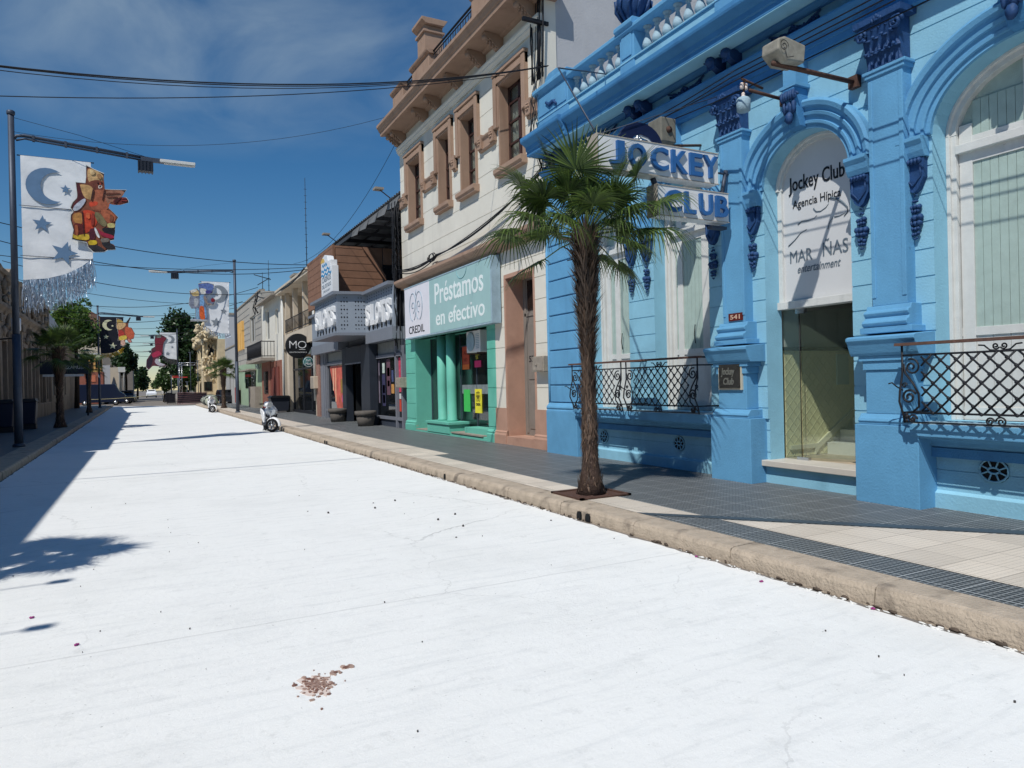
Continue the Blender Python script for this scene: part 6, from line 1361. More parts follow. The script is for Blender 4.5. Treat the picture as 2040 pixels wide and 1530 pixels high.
banner('banner', 'white banner with grey crescent and a drummer cutout on the right lamp post', 44.7, [WR(1085, 200), WR(1378, 210), WR(1388, 750), WR(1290, 745), WR(1200, 715), WR(1110, 650)], [crescent(WR(1268, 325)[0], WR(1268, 325)[1], .46, -1), star(*WR(1242, 330), .11), star(*WR(1318, 512), .19, .1), star(*WR(1238, 627), .29, .1)], cloth, sm, (.35, 160), silver, (AR, DR_OUT, DR_P), (), (110, 120, 140))
AL = (-4.249221, 0.005309, -0.000126, 9.687784, 0.000128, -0.005899); WL = lambda u, v: (AL[0] + AL[1] * u + AL[2] * v, AL[3] + AL[4] * u + AL[5] * v)
L_P = [((190,160,84),[(402,272),(490,310),(480,340),(402,350)]),((206,168,120),[(402,345),(520,332),(530,380),(450,440),(400,420)]),((20,22,30),[(530,332),(598,250),(602,262),(560,345)]),((196,96,66),[(530,400),(600,410),(660,500),(645,570),(570,572),(520,480)]),((176,60,52),[(420,440),(500,460),(520,560),(430,590)]),((220,190,80),[(430,545),(540,522),(545,590),(430,602)]),((214,170,150),[(460,600),(510,600),(520,660),(500,685),(460,670)]),((200,130,120),[(560,575),(600,590),(620,630),(580,640)])]
L_OUT = [(395,262),(470,290),(500,330),(535,330),(595,245),(608,255),(570,345),(570,400),(620,410),(668,500),(650,580),(610,590),(630,635),(580,645),(545,590),(520,600),(528,665),(500,692),(450,672),(455,605),(415,605),(425,520),(410,440),(390,400)]
ycl = mat('pale yellow motif', (206, 204, 170), .6, .08)
banner('banner', 'black banner with pale crescent, stars, gold tinsel and a trumpeter cutout', 73.0, [WL(160, 240), WL(495, 245), WL(495, 640), WL(480, 725), WL(400, 765), WL(330, 790), WL(160, 800)], [crescent(*WL(275, 365), .46, 1), star(*WL(333, 378), .12), star(*WL(237, 545), .23, .1), star(*WL(340, 685), .33, .1)], mat('black banner cloth', (22, 26, 38), .8, .1), ycl, (.5, 200), gold, (AL, L_OUT, L_P), ())
AB = (-5.811671, 0.011627, -0.000269, 17.606231, 0.000533, -0.012581); WB_ = lambda u, v: (AB[0] + AB[1] * u + AB[2] * v, AB[3] + AB[4] * u + AB[5] * v)
B_OUT = [(625,745),(685,745),(735,775),(725,800),(690,830),(700,940),(660,965),(650,1020),(730,1050),(720,1070),(600,1050),(560,1090),(535,1060),(540,990),(585,920),(585,880),(640,850),(615,800)]
B_P = [((110,124,116),[(635,750),(680,750),(678,772),(638,772)]),((120,40,56),[(620,785),(680,775),(730,782),(700,820),(690,925),(640,930),(625,870)]),((176,52,84),[(590,930),(650,900),(690,940),(640,960),(600,970)]),((190,186,196),[(625,990),(650,980),(660,1020),(730,1050),(660,1055),(620,1020)]),((50,40,56),[(545,1000),(590,940),(600,1000),(575,1070),(545,1060)])]
banner('banner', 'small white banner with a red costumed cutout on the far lamp post', 99.9, [WB_(665, 725), WB_(812, 725), WB_(835, 1000), WB_(750, 985), WB_(690, 945)], [crescent(*WB_(770, 790), .45, -1), star(*WB_(790, 870), .16), star(*WB_(745, 935), .28, .1)], cloth, sm, (.9, 130), mat('dull dark tinsel', (96, 92, 98), .6, .3, 20), (AB, B_OUT, B_P), (), (96, 50, 62))
# ------------------------------------------------------------ overhead cables
def wire(p, q, sag, r=.012, n=22):
    return [(p[0] + (q[0] - p[0]) * i / n, p[1] + (q[1] - p[1]) * i / n, p[2] + (q[2] - p[2]) * i / n - 4 * sag * (i / n) * (1 - i / n)) for i in range(n + 1)]
def cable(p, q, sag, label_, r=.012, grp='cables over the street', extra=()):
    M = MB(); M.tube(wire(p, q, sag), r, 5)
    for dp, ds, rr in extra: M.tube(wire((p[0], p[1] + dp, p[2] + dp), (q[0], q[1] + dp, q[2]), sag + ds), rr, 5)
    return M.build('cable', G['wire'], label=label_, cat='cable', group=grp)
cable((-5.7, 12.3, 6.35), (7.5, 12.45, 8.1), .66, 'thick twisted cable bundle crossing the sky nearest the camera', .012, extra=((.03, .03, .009), (-.02, .07, .007)))
cable((-5.7, 14, 6.1), (7.45, 14.2, 8.6), .40, 'thin single cable just below the thick bundle in the sky', .009)
cable((-3.08, 23.1, 8.7), (7.5, 21, 10.2), .7, 'very thin cable rising from the left lamp post to the white house', .006)
cable((7.4, 21.9, 9.5), (6.3, 34, 7.4), .9, 'thin slack cable dropping from the white house cornice', .008)
wl_ = [(30, 34, 7.9, 7.4, .5), (32, 34.5, 7.6, 7.3, .8), (35, 36, 7.3, 7.6, .35), (40, 46, 7.8, 7.6, .7), (44, 55, 7.5, 8.0, .6), (56, 53, 7.8, 8.8, .9), (58, 66, 7.4, 8.7, .6), (66, 62, 7.6, 8.8, 1.0), (75, 80, 7.8, 8.9, .7), (84, 90, 8.4, 8.8, .9), (95, 92, 8.6, 9.0, .9), (110, 104, 8.8, 9.4, 1.0), (125, 120, 9.0, 9.6, .8), (140, 138, 9.6, 9.6, 1.2), (92, 84, 7.0, 7.6, .7), (155, 150, 9.8, 10.6, 1.2), (118, 130, 7.2, 7.4, .4)]
for i, (ya, yb, za, zb, sg) in enumerate(wl_):
    cable((-5.8, ya, za), (7.3 if yb < 80 else 6.5, yb, zb), sg, 'thin dark cable crossing high over the middle and far street', rnd(.010, .016) * (1 + ya / 120), 'thin cables over the far street')
for k, (x, z) in enumerate(((6.50, 5.30), (6.60, 5.42), (6.72, 5.36), (6.80, 5.24))):
    M = MB(); M.tube(wire((x, -6, z), (x, 6.46, z), .06), .008, 5); M.tube(wire((x, 6.46, z), (7.35, 12.55, 5.9 + k * .1), .12), .008, 5)
    M.build('cable', G['wire'], label='one of four slack cables along the blue club front at lintel height', cat='cable', group='four cables along the club front')
M = MB()
for k in range(4): M.tube(wire((7.36 - .01 * k, 21.95, 5.25 + .03 * k), (7.38, 18.6, 5.2 + .02 * k), .1 + .05 * rnd(0, 3)), .016, 5); M.tube(wire((7.38, 18.6, 5.2 + .02 * k), (7.36, 12.6, 5.9 + .04 * k), .12 + .06 * k * rnd(.5, 1.5)), rnd(.008, .02), 5)
for k in range(8): a = rnd(0, 6); M.tube([(7.36, 18.8 + .25 * math.cos(a + q * .9) + .04 * q, 5.22 + .12 * math.sin(a + q * .9)) for q in range(7)], .01, 4)
M.build('cable_bundle', G['wire'], label='tangled black cables sagging across the white house above its brown ledge', cat='cable')
M = MB()
for k in range(14):
    y = 22.0 + rnd(-.12, .15); x = 7.3 + rnd(-.1, .12); z = 3.0 + rnd(-.3, .6); pts = []
    while z < 7.6: pts.append((x + rnd(-.04, .04), y + rnd(-.05, .05), z)); z += .45
    M.tube(pts, rnd(.01, .022), 5)
for k in range(5): c = (7.25, 22.0, rnd(5, 7)); M.tube([(c[0], c[1] + .25 * math.cos(q * .7), c[2] + .22 * math.sin(q * .7)) for q in range(9)], .012, 4)
M.build('cable_bundle', G['wire'], label='thick vertical tangle of black cables between slots hall and white house', cat='cable')
M = MB()
for k in range(9):
    y = 12.75 + rnd(-.25, .25); M.tube([(7.42, y, 7.9), (7.42 + rnd(-.03, .03), y + rnd(-.1, .1), 8.8), (7.45, y + rnd(-.15, .15), 11.0)], rnd(.008, .02), 5)
for k in range(7): y = 12.45; M.tube([(7.3, y + rnd(-.05, .05), 5.9), (7.05 + rnd(-.1, .2), y + rnd(-.2, .1), 6.6), (7.1, y + rnd(-.2, .2), 7.3), (7.4, y + rnd(0, .3), 8.2)], .009, 4)
M.box(7.0, 7.6, 12.55, 12.62, 9.0, 9.07)
M.build('cable_bundle', G['wire'], label='loose cables hanging down the corner where the white house meets the blue club', cat='cable')
M = MB(); M.tube(wire((6.9, 34.6, 7.3), (7.2, 44.5, 7.5), .25), .04, 5); M.tube(wire((7.2, 44.5, 7.5), (7.2, 53, 8.2), .3), .04, 5)
for k in range(6): M.tube([(7.2, 53 + rnd(-1, 1), 8.0 + rnd(0, .5)), (7.1, 53.5 + rnd(-1, 1), 7.4), (7.3, 54 + rnd(-1, 1), 7.0)], .03, 4)
M.build('cable_bundle', G['wire'], label='cable bundle slung along the roofs beyond the slots hall', cat='cable')
for (x, y, z0, z1, lab) in ((9, 44.3, 7.4, 14.5, 'tall thin lattice aerial behind the restaurant'), (8.5, 56, 8.6, 11.3, 'short thin aerial on the block house roof'), (7.9, 55, 8.6, 10.2, 'stubby aerial mast with crossbars on the near corner of the block house')):
    o = thing('aerial', lab, 'aerial', (x, y, z0)); M = MB(); M.tube([(x, y, z0), (x, y, z1)], .03, 5, True, .015); M.build('mast', G['iron'], o); M = MB()
    for k in range(int((z1 - z0) / .4)): M.tube([(x - .08, y, z0 + k * .4), (x + .08, y, z0 + k * .4)], .012, 4)
    if z1 < 10.5: M.tube([(x - .6, y, z1 - .2), (x + .6, y, z1 - .5)], .03, 4); M.tube([(x - .4, y - .3, z0 + .6), (x + .5, y, z0 + 1.2)], .03, 4)
    M.build('crossbars', G['iron'], o)
# ------------------------------------------------------------ palms
fan = leafmat('fan palm leaf', (30, 52, 26), (96, 118, 54))
fibre = leafmat('palm fibre', (48, 38, 34), (128, 106, 90))
def palm(x, y, h, sc, label_, fronds=None, nf=26, grate=True, seed=1, rings=True):
    random.seed(seed)
    o = thing('palm_tree', label_, 'palm tree', (x, y, .15), 'fan palms along the kerbs')
    M = MB(); pts = []; n = 16; prof = []
    for i in range(n + 1):
        t_ = i / n; z = .15 + (h - .15) * t_; r = (.085 + .014 * math.sin(t_ * 9) + .075 * max(0, t_ - .5)) * sc
        if t_ < .1: r += (.1 - t_) * 1.1 * sc
        prof.append((r * rnd(.93, 1.07), z))
    M.lathe(prof, (x, y, 0), 14)
    M.build('trunk', G['bark'], o); M = MB()
    for i in range(4200 if rings else 250):
        t_ = random.random() ** .8; z = .2 + (h - .2) * t_; a = rnd(0, 6.283); r = (.085 + .014 * math.sin(t_ * 9) + .075 * max(0, t_ - .5)) * sc + (max(0, .1 - t_)) * 1.1 * sc
        L_ = rnd(.04, .14) * (1 + .7 * t_) * sc; w_ = rnd(.003, .014) * sc * (1 + t_); ca, sa = math.cos(a), math.sin(a); fl = rnd(.1, .55) * (1.5 if t_ > .5 else .6); dn = 1 if t_ > .35 or random.random() < .4 else -1; sw_ = rnd(-.4, .4)
        p0 = (x + ca * r * .95, y + sa * r * .95, z); p1 = (x + ca * (r + L_ * fl) - sa * L_ * sw_, y + sa * (r + L_ * fl) + ca * L_ * sw_, z + dn * L_)
        M.add([(p0[0] - sa * w_, p0[1] + ca * w_, p0[2]), (p0[0] + sa * w_, p0[1] - ca * w_, p0[2]), p1], [(0, 1, 2)])
    M.build('fibres', fibre, o)
    M = MB()
    for i in range(26 if rings else 8):
        a = rnd(0, 6.283); r = .11 * sc; z = h - rnd(.02, .55); L_ = rnd(.12, .32) * sc; o_ = rnd(.3, .9)
        M.tube([(x + r * math.cos(a), y + r * math.sin(a), z), (x + (r + L_ * o_ * .6) * math.cos(a), y + (r + L_ * o_ * .6) * math.sin(a), z + L_ * .5), (x + (r + L_ * o_) * math.cos(a), y + (r + L_ * o_) * math.sin(a), z + L_ * rnd(.2, .8))], .014 * sc, 4, True, .006 * sc)
    M.build('leaf_stubs', fibre, o)
    C = Vector((x, y, h - .02)); M = MB(); S_ = MB(); fl_ = list(fronds or [])
    for i in range(nf):
        u = (i + .5) / nf; el = math.radians(-38 + 118 * u ** .9); az = i * 2.39996 + rnd(-.2, .2); L_ = rnd(.48, .78) * sc * (1 if u < .75 else .75)
        fl_.append((Vector((math.cos(az) * math.cos(el), math.sin(az) * math.cos(el), math.sin(el))) * L_, rnd(.42, .55) * sc, rnd(.5, 1.0) * (1.4 - u)))
    for off, ln, droop in fl_:
        hub = C + off; d = off.normalized(); upv = Vector((0, 0, 1)); nrm = (upv - d * d.z)
        nrm = nrm.normalized() if nrm.length > .15 else Vector((rnd(-1, 1), rnd(-1, 1), 0)).normalized()
        s_ = d.cross(nrm).normalized(); rl = rnd(-.4, .4); s2 = s_ * math.cos(rl) + nrm * math.sin(rl); nrm = nrm * math.cos(rl) - s_ * math.sin(rl); s_ = s2
        mid = C + off * .5 + Vector((0, 0, .04 * sc)); S_.tube([C, mid, hub], .011 * sc, 5, True, .007 * sc)
        k = 36
        for j in range(k):
            th = math.radians(-128 + 256 * j / (k - 1)) + rnd(-.02, .02); dr = d * math.cos(th) + s_ * math.sin(th); l_ = ln * (1 - .25 * abs(th) / 2.2) * rnd(.9, 1.06); cr = dr.cross(nrm).normalized()
            v = []; ns = 5
            for q in range(ns + 1):
                t_ = q / ns; p = hub + dr * (l_ * t_) + nrm * (.10 * ln * math.sin(t_ * 1.6)) - Vector((0, 0, 1)) * (droop * ln * .75 * max(0, t_ - .3) ** 2)
                wd = (.004 + .058 * t_ if t_ < .4 else .027 * (1 - (t_ - .4) / .62)) * sc * .60; wd = max(wd, .0015)
                v += [p - cr * wd, p + nrm * wd * .25, p + cr * wd]
            M.add(v, [(3 * q + e, 3 * q + e + 1, 3 * q + e + 4, 3 * q + e + 3) for q in range(ns) for e in (0, 1)])
    M.build('crown', fan, o); S_.build('leaf_stalks', mat('green leaf stalk', (96, 112, 60), .5, .15), o)
    if grate:
        M = MB(); a = .36
        for q0, q1, q2, q3 in ((x - a - .02, x + a, y - a, y - a + .045), (x - a - .02, x + a, y + a - .045, y + a), (x - a - .02, x - a + .03, y - a, y + a), (x + a - .045, x + a, y - a, y + a)): M.box(q0, q1, q2, q3, .15, .175)
        M.box(x - a, x + a, y - a, y + a, .14, .158); [M.blob((x + rnd(-a, a) * .85, y + rnd(-a, a) * .85, .155), (rnd(.01, .03), rnd(.01, .03), rnd(.006, .012)), 5, .3, 4) for _ in range(70)]; M.build('tree_grate', G['rust'], label='square rusty frame round the foot of the ' + ('palm by the blue club' if x > 4.9 and y < 10 else 'palm'), cat='tree grate')
    return o
rr, ff, zz_ = Vector((cy, -sy, 0)), Vector((sy, cy, 0)), Vector((0, 0, 1))
HF = [(-.12, -.25, .78, .66, .25), (-.84, 0.0, .02, .56, 1.5), (-.48, -.25, .42, .6, 1.3), (.30, -.15, .52, .8, .2), (.76, -.1, .02, .66, 1.7), (.90, .1, .42, .62, 1.2), (-.70, .1, .66, .58, .7), (-.6, -.1, .2, .62, 1.5), (.45, -.3, .2, .62, 1.6), (.15, .2, .95, .6, .3), (-.38, .2, .92, .58, .4), (.62, .1, .78, .6, .6), (-.25, -.4, .1, .55, 1.7), (.1, -.45, .3, .6, 1.4), (-.5, .3, .4, .6, 1.0), (.5, .3, .45, .62, 1.0), (.3, -.4, .0, .55, 1.8)]
palm(5.0, 7.48, 3.45, 1.0, 'fan palm with shaggy brown trunk in front of the blue club', [(rr * a * 1.1 + ff * b_ + zz_ * c, l * 1.04, d) for a, b_, c, l, d in HF], 17, True, 11)
palm(-3.45, 6.6, 3.5, 1.1, 'fan palm on the left kerb, out of frame, casting a shadow on the white road', None, 26, True, 12)
palm(-3.16, 34.45, 3.3, 1.35, 'dark fan palm in shade, nearer of the two left palms', None, 28, False, 13)
palm(-3.49, 56.7, 3.4, 1.2, 'dark fan palm in shade, farther of the two left palms', None, 24, False, 14)
palm(5.14, 56.3, 3.0, 1.25, 'small fan palm on the right kerb beside the drummer banner', None, 26, False, 15)
random.seed(99)
# ------------------------------------------------------------ broadleaf trees
def tree(x, y, z0, z1, rx, ry, label_, lm, n=2600, leaf=.22, clumps=26, th=.22):
    o = thing('tree', label_, 'tree', (x, y, 0), 'street trees'); cz = (z0 + z1) / 2; rz = (z1 - z0) / 2
    T = MB(); T.tube([(x, y, 0), (x + .1, y, cz * .5), (x, y, cz)], th, 8, True, th * .5); cs = []
    for i in range(clumps):
        a = rnd(0, 6.28); e = math.asin(rnd(-.8, 1)); q = rnd(.45, .88)
        c = (x + rx * q * math.cos(a) * math.cos(e), y + ry * q * math.sin(a) * math.cos(e), cz + rz * q * math.sin(e)); cs.append((c, rnd(.22, .42)))
        if i % 3 == 0: T.tube([(x, y, cz * .75), ((x + c[0]) / 2, (y + c[1]) / 2, (cz * .8 + c[2]) / 2 + .1), c], th * .3, 5, True, .02)
    T.build('trunk', G['barkd'], o); M = MB()
    for i in range(n):
        c, r = cs[i % clumps]; v = Vector((random.gauss(0, 1), random.gauss(0, 1), random.gauss(0, 1))).normalized() * rnd(.55, 1.08) * r
        p = Vector((c[0] + v.x * rx, c[1] + v.y * ry, c[2] + v.z * rz)); a = Vector((rnd(-1, 1), rnd(-1, 1), rnd(-1, 1))).normalized(); b_ = a.cross(Vector((rnd(-1, 1), rnd(-1, 1), rnd(-1, 1)))).normalized(); s_ = leaf * rnd(.6, 1.3)
        M.add([p - a * s_, p - b_ * s_ * .55, p + a * s_, p + b_ * s_ * .55], [(0, 1, 2, 3)])
    M.build('crown', lm, o); return o
lg1 = leafmat('bright tree leaf', (34, 62, 22), (100, 128, 50)); lg2 = leafmat('dark tree leaf', (18, 38, 22), (56, 84, 44)); lg3 = leafmat('mid tree leaf', (30, 56, 30), (84, 112, 60))
tree(-5.5, 74, 4.6, 10.2, 2.4, 2.6, 'leafy green tree behind the old hall on the left', lg1, 5200, .17, 40)
tree(-2.6, 118, 3.6, 8.8, 1.9, 3, 'dark tree hanging over the street behind the black banner', lg2, 3600, .24, 26)
tree(-1.4, 150, .8, 6.2, 2.2, 3, 'far dark tree at the left end of the street', lg2, 3000, .28, 24); tree(-4.6, 150, .8, 6.0, 2.2, 3, 'far bushy tree left of the street end', lg2, 2200, .3, 20)
tree(4.5, 112, 3.0, 12.9, 2.9, 3.2, 'big dark tree on the right beyond the theatre', lg2, 6500, .27, 46, .35); tree(7.4, 121, 3.0, 13.0, 2.6, 3, 'second dark tree beside the theatre', lg2, 3600, .3, 26, .35)
tree(2.1, 104, .9, 4.2, 1.3, 1.6, 'low round tree right of the far street, left of the truss', lg3, 3000, .17, 24, .1); tree(4.4, 101, 1.2, 4.6, 1.7, 1.8, 'low tree behind the metal truss', lg3, 3200, .17, 26, .1)
tree(6.3, 128, .5, 6, 2, 2, 'lower green tree in the shade of the big right tree', lg3, 2200, .26, 20, .1)
# ------------------------------------------------------------ scooters
def scooter(x, y, rz, label_, steer=.25):
    o = thing('scooter', label_, 'scooter', (x, y, 0), 'white scooters by the right kerb')
    ROOTLOC[o.name] = Vector((0, 0, 0))      # parts are built round the origin, forward is -y
    def wheel(yy, rot):
        M = MB(); n = 22; vs = []; R0 = .245
        for i in range(n):
            a = 6.2832 * i / n
            for j in range(8): b_ = 6.2832 * j / 8; r = R0 - .045 + .048 * math.cos(b_); vs.append((.05 * math.sin(b_), r * math.cos(a), R0 + r * math.sin(a)))
        fs = [(i * 8 + j, i * 8 + (j + 1) % 8, ((i + 1) % n) * 8 + (j + 1) % 8, ((i + 1) % n) * 8 + j) for i in range(n) for j in range(8)]
        M.add(vs, fs, True); R = MB(); R.tube([(0, .165 * math.cos(a * .2856), .245 + .165 * math.sin(a * .2856)) for a in range(23)], .02, 6); R.lathe([(.045, -.05), (.045, .05)], (0, 0, .245), 10, axis='x')
        for k in range(5): a = k * 1.2566; R.prism([(.03 * math.cos(a + 1.57) , .245 + .03 * math.sin(a + 1.57)), (.16 * math.cos(a + .14), .245 + .16 * math.sin(a + .14)), (.16 * math.cos(a - .14), .245 + .16 * math.sin(a - .14)), (.03 * math.cos(a - 1.57), .245 + .03 * math.sin(a - 1.57))], -.018, .018, 'x')
        def tf(v): c, s_ = math.cos(rot), math.sin(rot); return (v[0] * c - v[1] * s_, v[0] * s_ + v[1] * c + yy, v[2])
        M.v = [tf(v) for v in M.v]; R.v = [tf(v) for v in R.v]; w_ = M.build('wheel', G['rubber'], o); R.build('rim', G['chrome'], w_)
    st = steer
    def rot(M): c, s_ = math.cos(st), math.sin(st); M.v = [(v[0] * c - (v[1] + .55) * s_, v[0] * s_ + (v[1] + .55) * c - .55, v[2]) for v in M.v]; return M
    wheel(-.62, st); wheel(.62, 0)
    def arc_shell(r, a0, a1, hw, yy, zc, th=.012, n=12):
        M = MB(); vs = []
        for i in range(n + 1):
            a = math.radians(a0 + (a1 - a0) * i / n); w_ = hw * (1 - .35 * abs(i / n - .4))
            for xx, q in ((-w_, -.03), (-w_ * .6, .015), (0, .03), (w_ * .6, .015), (w_, -.03)): vs.append((xx, yy + (r + q) * math.cos(a), zc + (r + q) * math.sin(a)))
        M.add(vs, [(i * 5 + j, i * 5 + j + 1, i * 5 + j + 6, i * 5 + j + 5) for i in range(n) for j in range(4)], True); return M
    rot(arc_shell(.27, 30, 185, .085, -.62, .245)).build('front_mudguard', G['plasticw'], o)
    M = MB(); M.tube([(-.07, -.6, .25), (-.07, -.55, .55)], .018, 6); M.tube([(.07, -.6, .25), (.07, -.55, .55)], .018, 6); M.tube([(0, -.5, .5), (0, -.4, .95)], .03, 6); rot(M).build('front_fork', G['chrome'], o)
    # leg shield, a curved shell
    M = MB(); vs = []; prof = [(.48, -.33, .15), (.55, -.42, .19), (.68, -.475, .23), (.80, -.47, .22), (.90, -.43, .15), (.96, -.40, .09)]; n = 8
    for z, yf, hw in prof:
        for j in range(n + 1): t_ = -1 + 2 * j / n; vs.append((hw * t_, yf + .13 * t_ * t_, z))
    M.add(vs, [(i * (n + 1) + j, i * (n + 1) + j + 1, (i + 1) * (n + 1) + j + 1, (i + 1) * (n + 1) + j) for i in range(len(prof) - 1) for j in range(n)], True)
    b0 = len(M.v); M.add([(v[0] * .96, v[1] + .05, v[2]) for v in vs], [(i * (n + 1) + j, i * (n + 1) + j + 1, (i + 1) * (n + 1) + j + 1, (i + 1) * (n + 1) + j) for i in range(len(prof) - 1) for j in range(n)], True)
    M.tube([(-.21, -.34, .76), (-.20, -.30, .5), (-.15, -.2, .32)], .03, 6); M.tube([(.21, -.34, .76), (.20, -.30, .5), (.15, -.2, .32)], .03, 6); sh = M.build('leg_shield', G['plasticw'], o)
    M = MB(); M.prism([(-.13, .80), (.13, .80), (.09, .64), (0, .58), (-.09, .64)], -.505, -.46); M.build('headlight', mat('headlight lens', (186, 192, 198), .1, .25, 25, spec=.9), sh); M = MB()
    for s_ in (-1, 1): M.prism([(s_ * .15, .62), (s_ * .21, .66), (s_ * .2, .54), (s_ * .1, .52)], -.45, -.40)
    M.build('grille', G['black'], sh)
    M = MB(); M.prism([(-.17, .23), (.17, .23), (.17, .29), (-.17, .29)], -.3, .25); M.prism([(-.42, .28), (-.2, .28), (-.3, .48), (-.45, .6)], -.12, .12, 'x'); M.build('footboard', G['plasticd'], o, bevel=.01)
    M = MB(); pr = [(.14, .30), (.10, .46), (.2, .68), (.42, .74), (.72, .80), (.92, .82), (.90, .70), (.72, .56), (.52, .46), (.3, .32)]
    for s_ in (-1, 1): M.prism(pr, s_ * .09, s_ * .165, 'x')
    M.prism([(.12, .45), (.22, .70), (.9, .80), (.85, .66), (.5, .5)], -.09, .09, 'x'); M.build('body_panel', G['plasticw'], o, bevel=.03)
    M = MB(); M.prism([(.12, .70), (.2, .745), (.45, .76), (.6, .80), (.86, .85), (.9, .80), (.5, .70), (.2, .66)], -.13, .13, 'x'); M.build('seat', G['plasticd'], o, bevel=.025)
    M = MB(); M.prism([(.3, .2), (.75, .2), (.85, .32), (.6, .45), (.3, .4)], -.1, .06, 'x'); M.tube([(.13, .3, .25), (.14, .6, .27), (.15, .95, .36)], .045, 8); M.tube([(.08, .62, .3), (.1, .75, .62)], .03, 6); M.tube([(-.1, .1, .22), (-.16, .2, .02)], .015, 5); M.tube([(.1, .1, .22), (.16, .2, .02)], .015, 5); M.build('engine', G['plasticd'], o)
    M = MB(); M.tube([(-.33, -.28, 1.0), (-.15, -.36, 1.0), (.15, -.36, 1.0), (.33, -.28, 1.0)], .018, 6); M.tube([(-.34, -.27, 1.0), (-.24, -.32, 1.0)], .026, 6); M.tube([(.34, -.27, 1.0), (.24, -.32, 1.0)], .026, 6); rot(M).build('handlebar', G['black'], o)
    M = MB(); M.prism([(-.2, .96), (-.16, .90), (.16, .90), (.2, .96), (.16, 1.04), (.07, 1.09), (-.07, 1.09), (-.16, 1.04)], -.47, -.30); rot(M).build('handlebar_cover', G['plasticw'], o, bevel=.025)
    M = MB(); M.prism([(-.06, .84), (.06, .84), (.06, .89), (-.06, .89)], .88, .93); M.build('tail_light', mat('red lens', (150, 30, 28), .3), o); M = arc_shell(.27, 10, 90, .07, .62, .245); M.build('rear_mudguard', G['plasticd'], o)
    M = MB(); M.box(-.09, .09, .98, 1.0, .5, .64); M.tube([(0, .85, .7), (0, .99, .55)], .015, 5); M.build('number_plate', G['frame'], o)
    o.location = (x, y, 0.004); o.rotation_euler = (0, math.radians(3), rz); ROOTLOC[o.name] = Vector((x, y, 0)); return o
sc1 = scooter(3.95, 26.9, math.radians(2), 'white scooter parked at the kerb facing the camera, nearer of the two', .8)
c = dup(sc1, (0, 0, 0), 'white scooter parked at the kerb by the far palm, smaller in the view', math.radians(3)); c.location = (3.92, 51.9, 0.004)
# ------------------------------------------------------------ things at the far end
def barrier(x0, x1, y, lab, fr):
    o = thing('barrier', lab, 'crowd barrier', ((x0 + x1) / 2, y, 0), 'barriers closing the road'); M = MB(); M.tube([(x0, y, .12), (x0, y, 1.25), (x1, y, 1.25), (x1, y, .12), (x0, y, .12)], .03, 5); M.tube([(x0 + .2, y - .3, 0), (x0 + .2, y + .3, 0)], .03, 4); M.tube([(x1 - .2, y - .3, 0), (x1 - .2, y + .3, 0)], .03, 4)
    for k in range(5): M.tube([(x0, y, .3 + k * .2), (x1, y, .3 + k * .2)], .01, 4)
    M.build('frame', fr, o); M = MB(); M.box(x0 + .04, x1 - .04, y + .02, y + .035, .2, 1.2); M.build('dark_screen', mat('dark mesh screen', (36, 34, 42), .9, .2, 9), o)
pk = mat('dull pink frame', (150, 110, 116), .6); barrier(2.85, 5.7, 80, 'crowd barrier with dark screen across the right end of the white road', pk); barrier(2.0, 2.82, 83, 'dark crowd barrier left of the pink framed one', G['iron']); barrier(1.9, 2.7, 90, 'dark crowd barrier farthest from the camera', G['iron'])
M = MB()
def truss(M, p, q, w_=.28):
    p, q = Vector(p), Vector(q); d = (q - p).normalized(); u = d.cross(Vector((0, 1, 0))).normalized() * w_ / 2; v = Vector((0, 1, 0)) * w_ / 2; L_ = (q - p).length; n = int(L_ / .35)
    for a, b_ in ((1, 1), (1, -1), (-1, 1), (-1, -1)): M.tube([p + u * a + v * b_, q + u * a + v * b_], .03, 4)
    for i in range(n): s_ = 1 if i % 2 else -1; M.tube([p + d * (L_ * i / n) + u * s_ - v, p + d * (L_ * (i + 1) / n) - u * s_ - v], .02, 4)
truss(M, (3.55, 88, 0), (3.55, 88, 4.7)); truss(M, (3.3, 88, 4.5), (6.4, 88, 4.5)); truss(M, (6.2, 88, 0), (6.2, 88, 4.7)); M.build('truss_gate', G['chrome'], label='aluminium truss frame standing beyond the road barriers', cat='truss')
M = MB(); M.box(2.9, 4.6, 95, 95.06, 3.05, 3.17); M.box(2.9, 3.6, 95.06, 95.1, 3.22, 3.3); M.build('red_pennant', mat('faded red cloth', (190, 60, 60), .8), label='red and white strip hanging beyond the truss', cat='pennant')
for i, (x, y, z1) in enumerate(((5.0, 96, 6.2), (5.6, 92, 5.0), (2.9, 98, 3.4), (4.4, 92, 2.5))): M = MB(); M.tube([(x, y, 0), (x, y, z1)], .05, 6); M.tube([(x - .2, y, z1), (x + .2, y, z1)], .05, 5); M.build('post', G['pole'], label=('tall grey post behind the truss', 'second grey post near the theatre corner', 'thin post among the low trees', 'short post just behind the barriers')[i], cat='post')
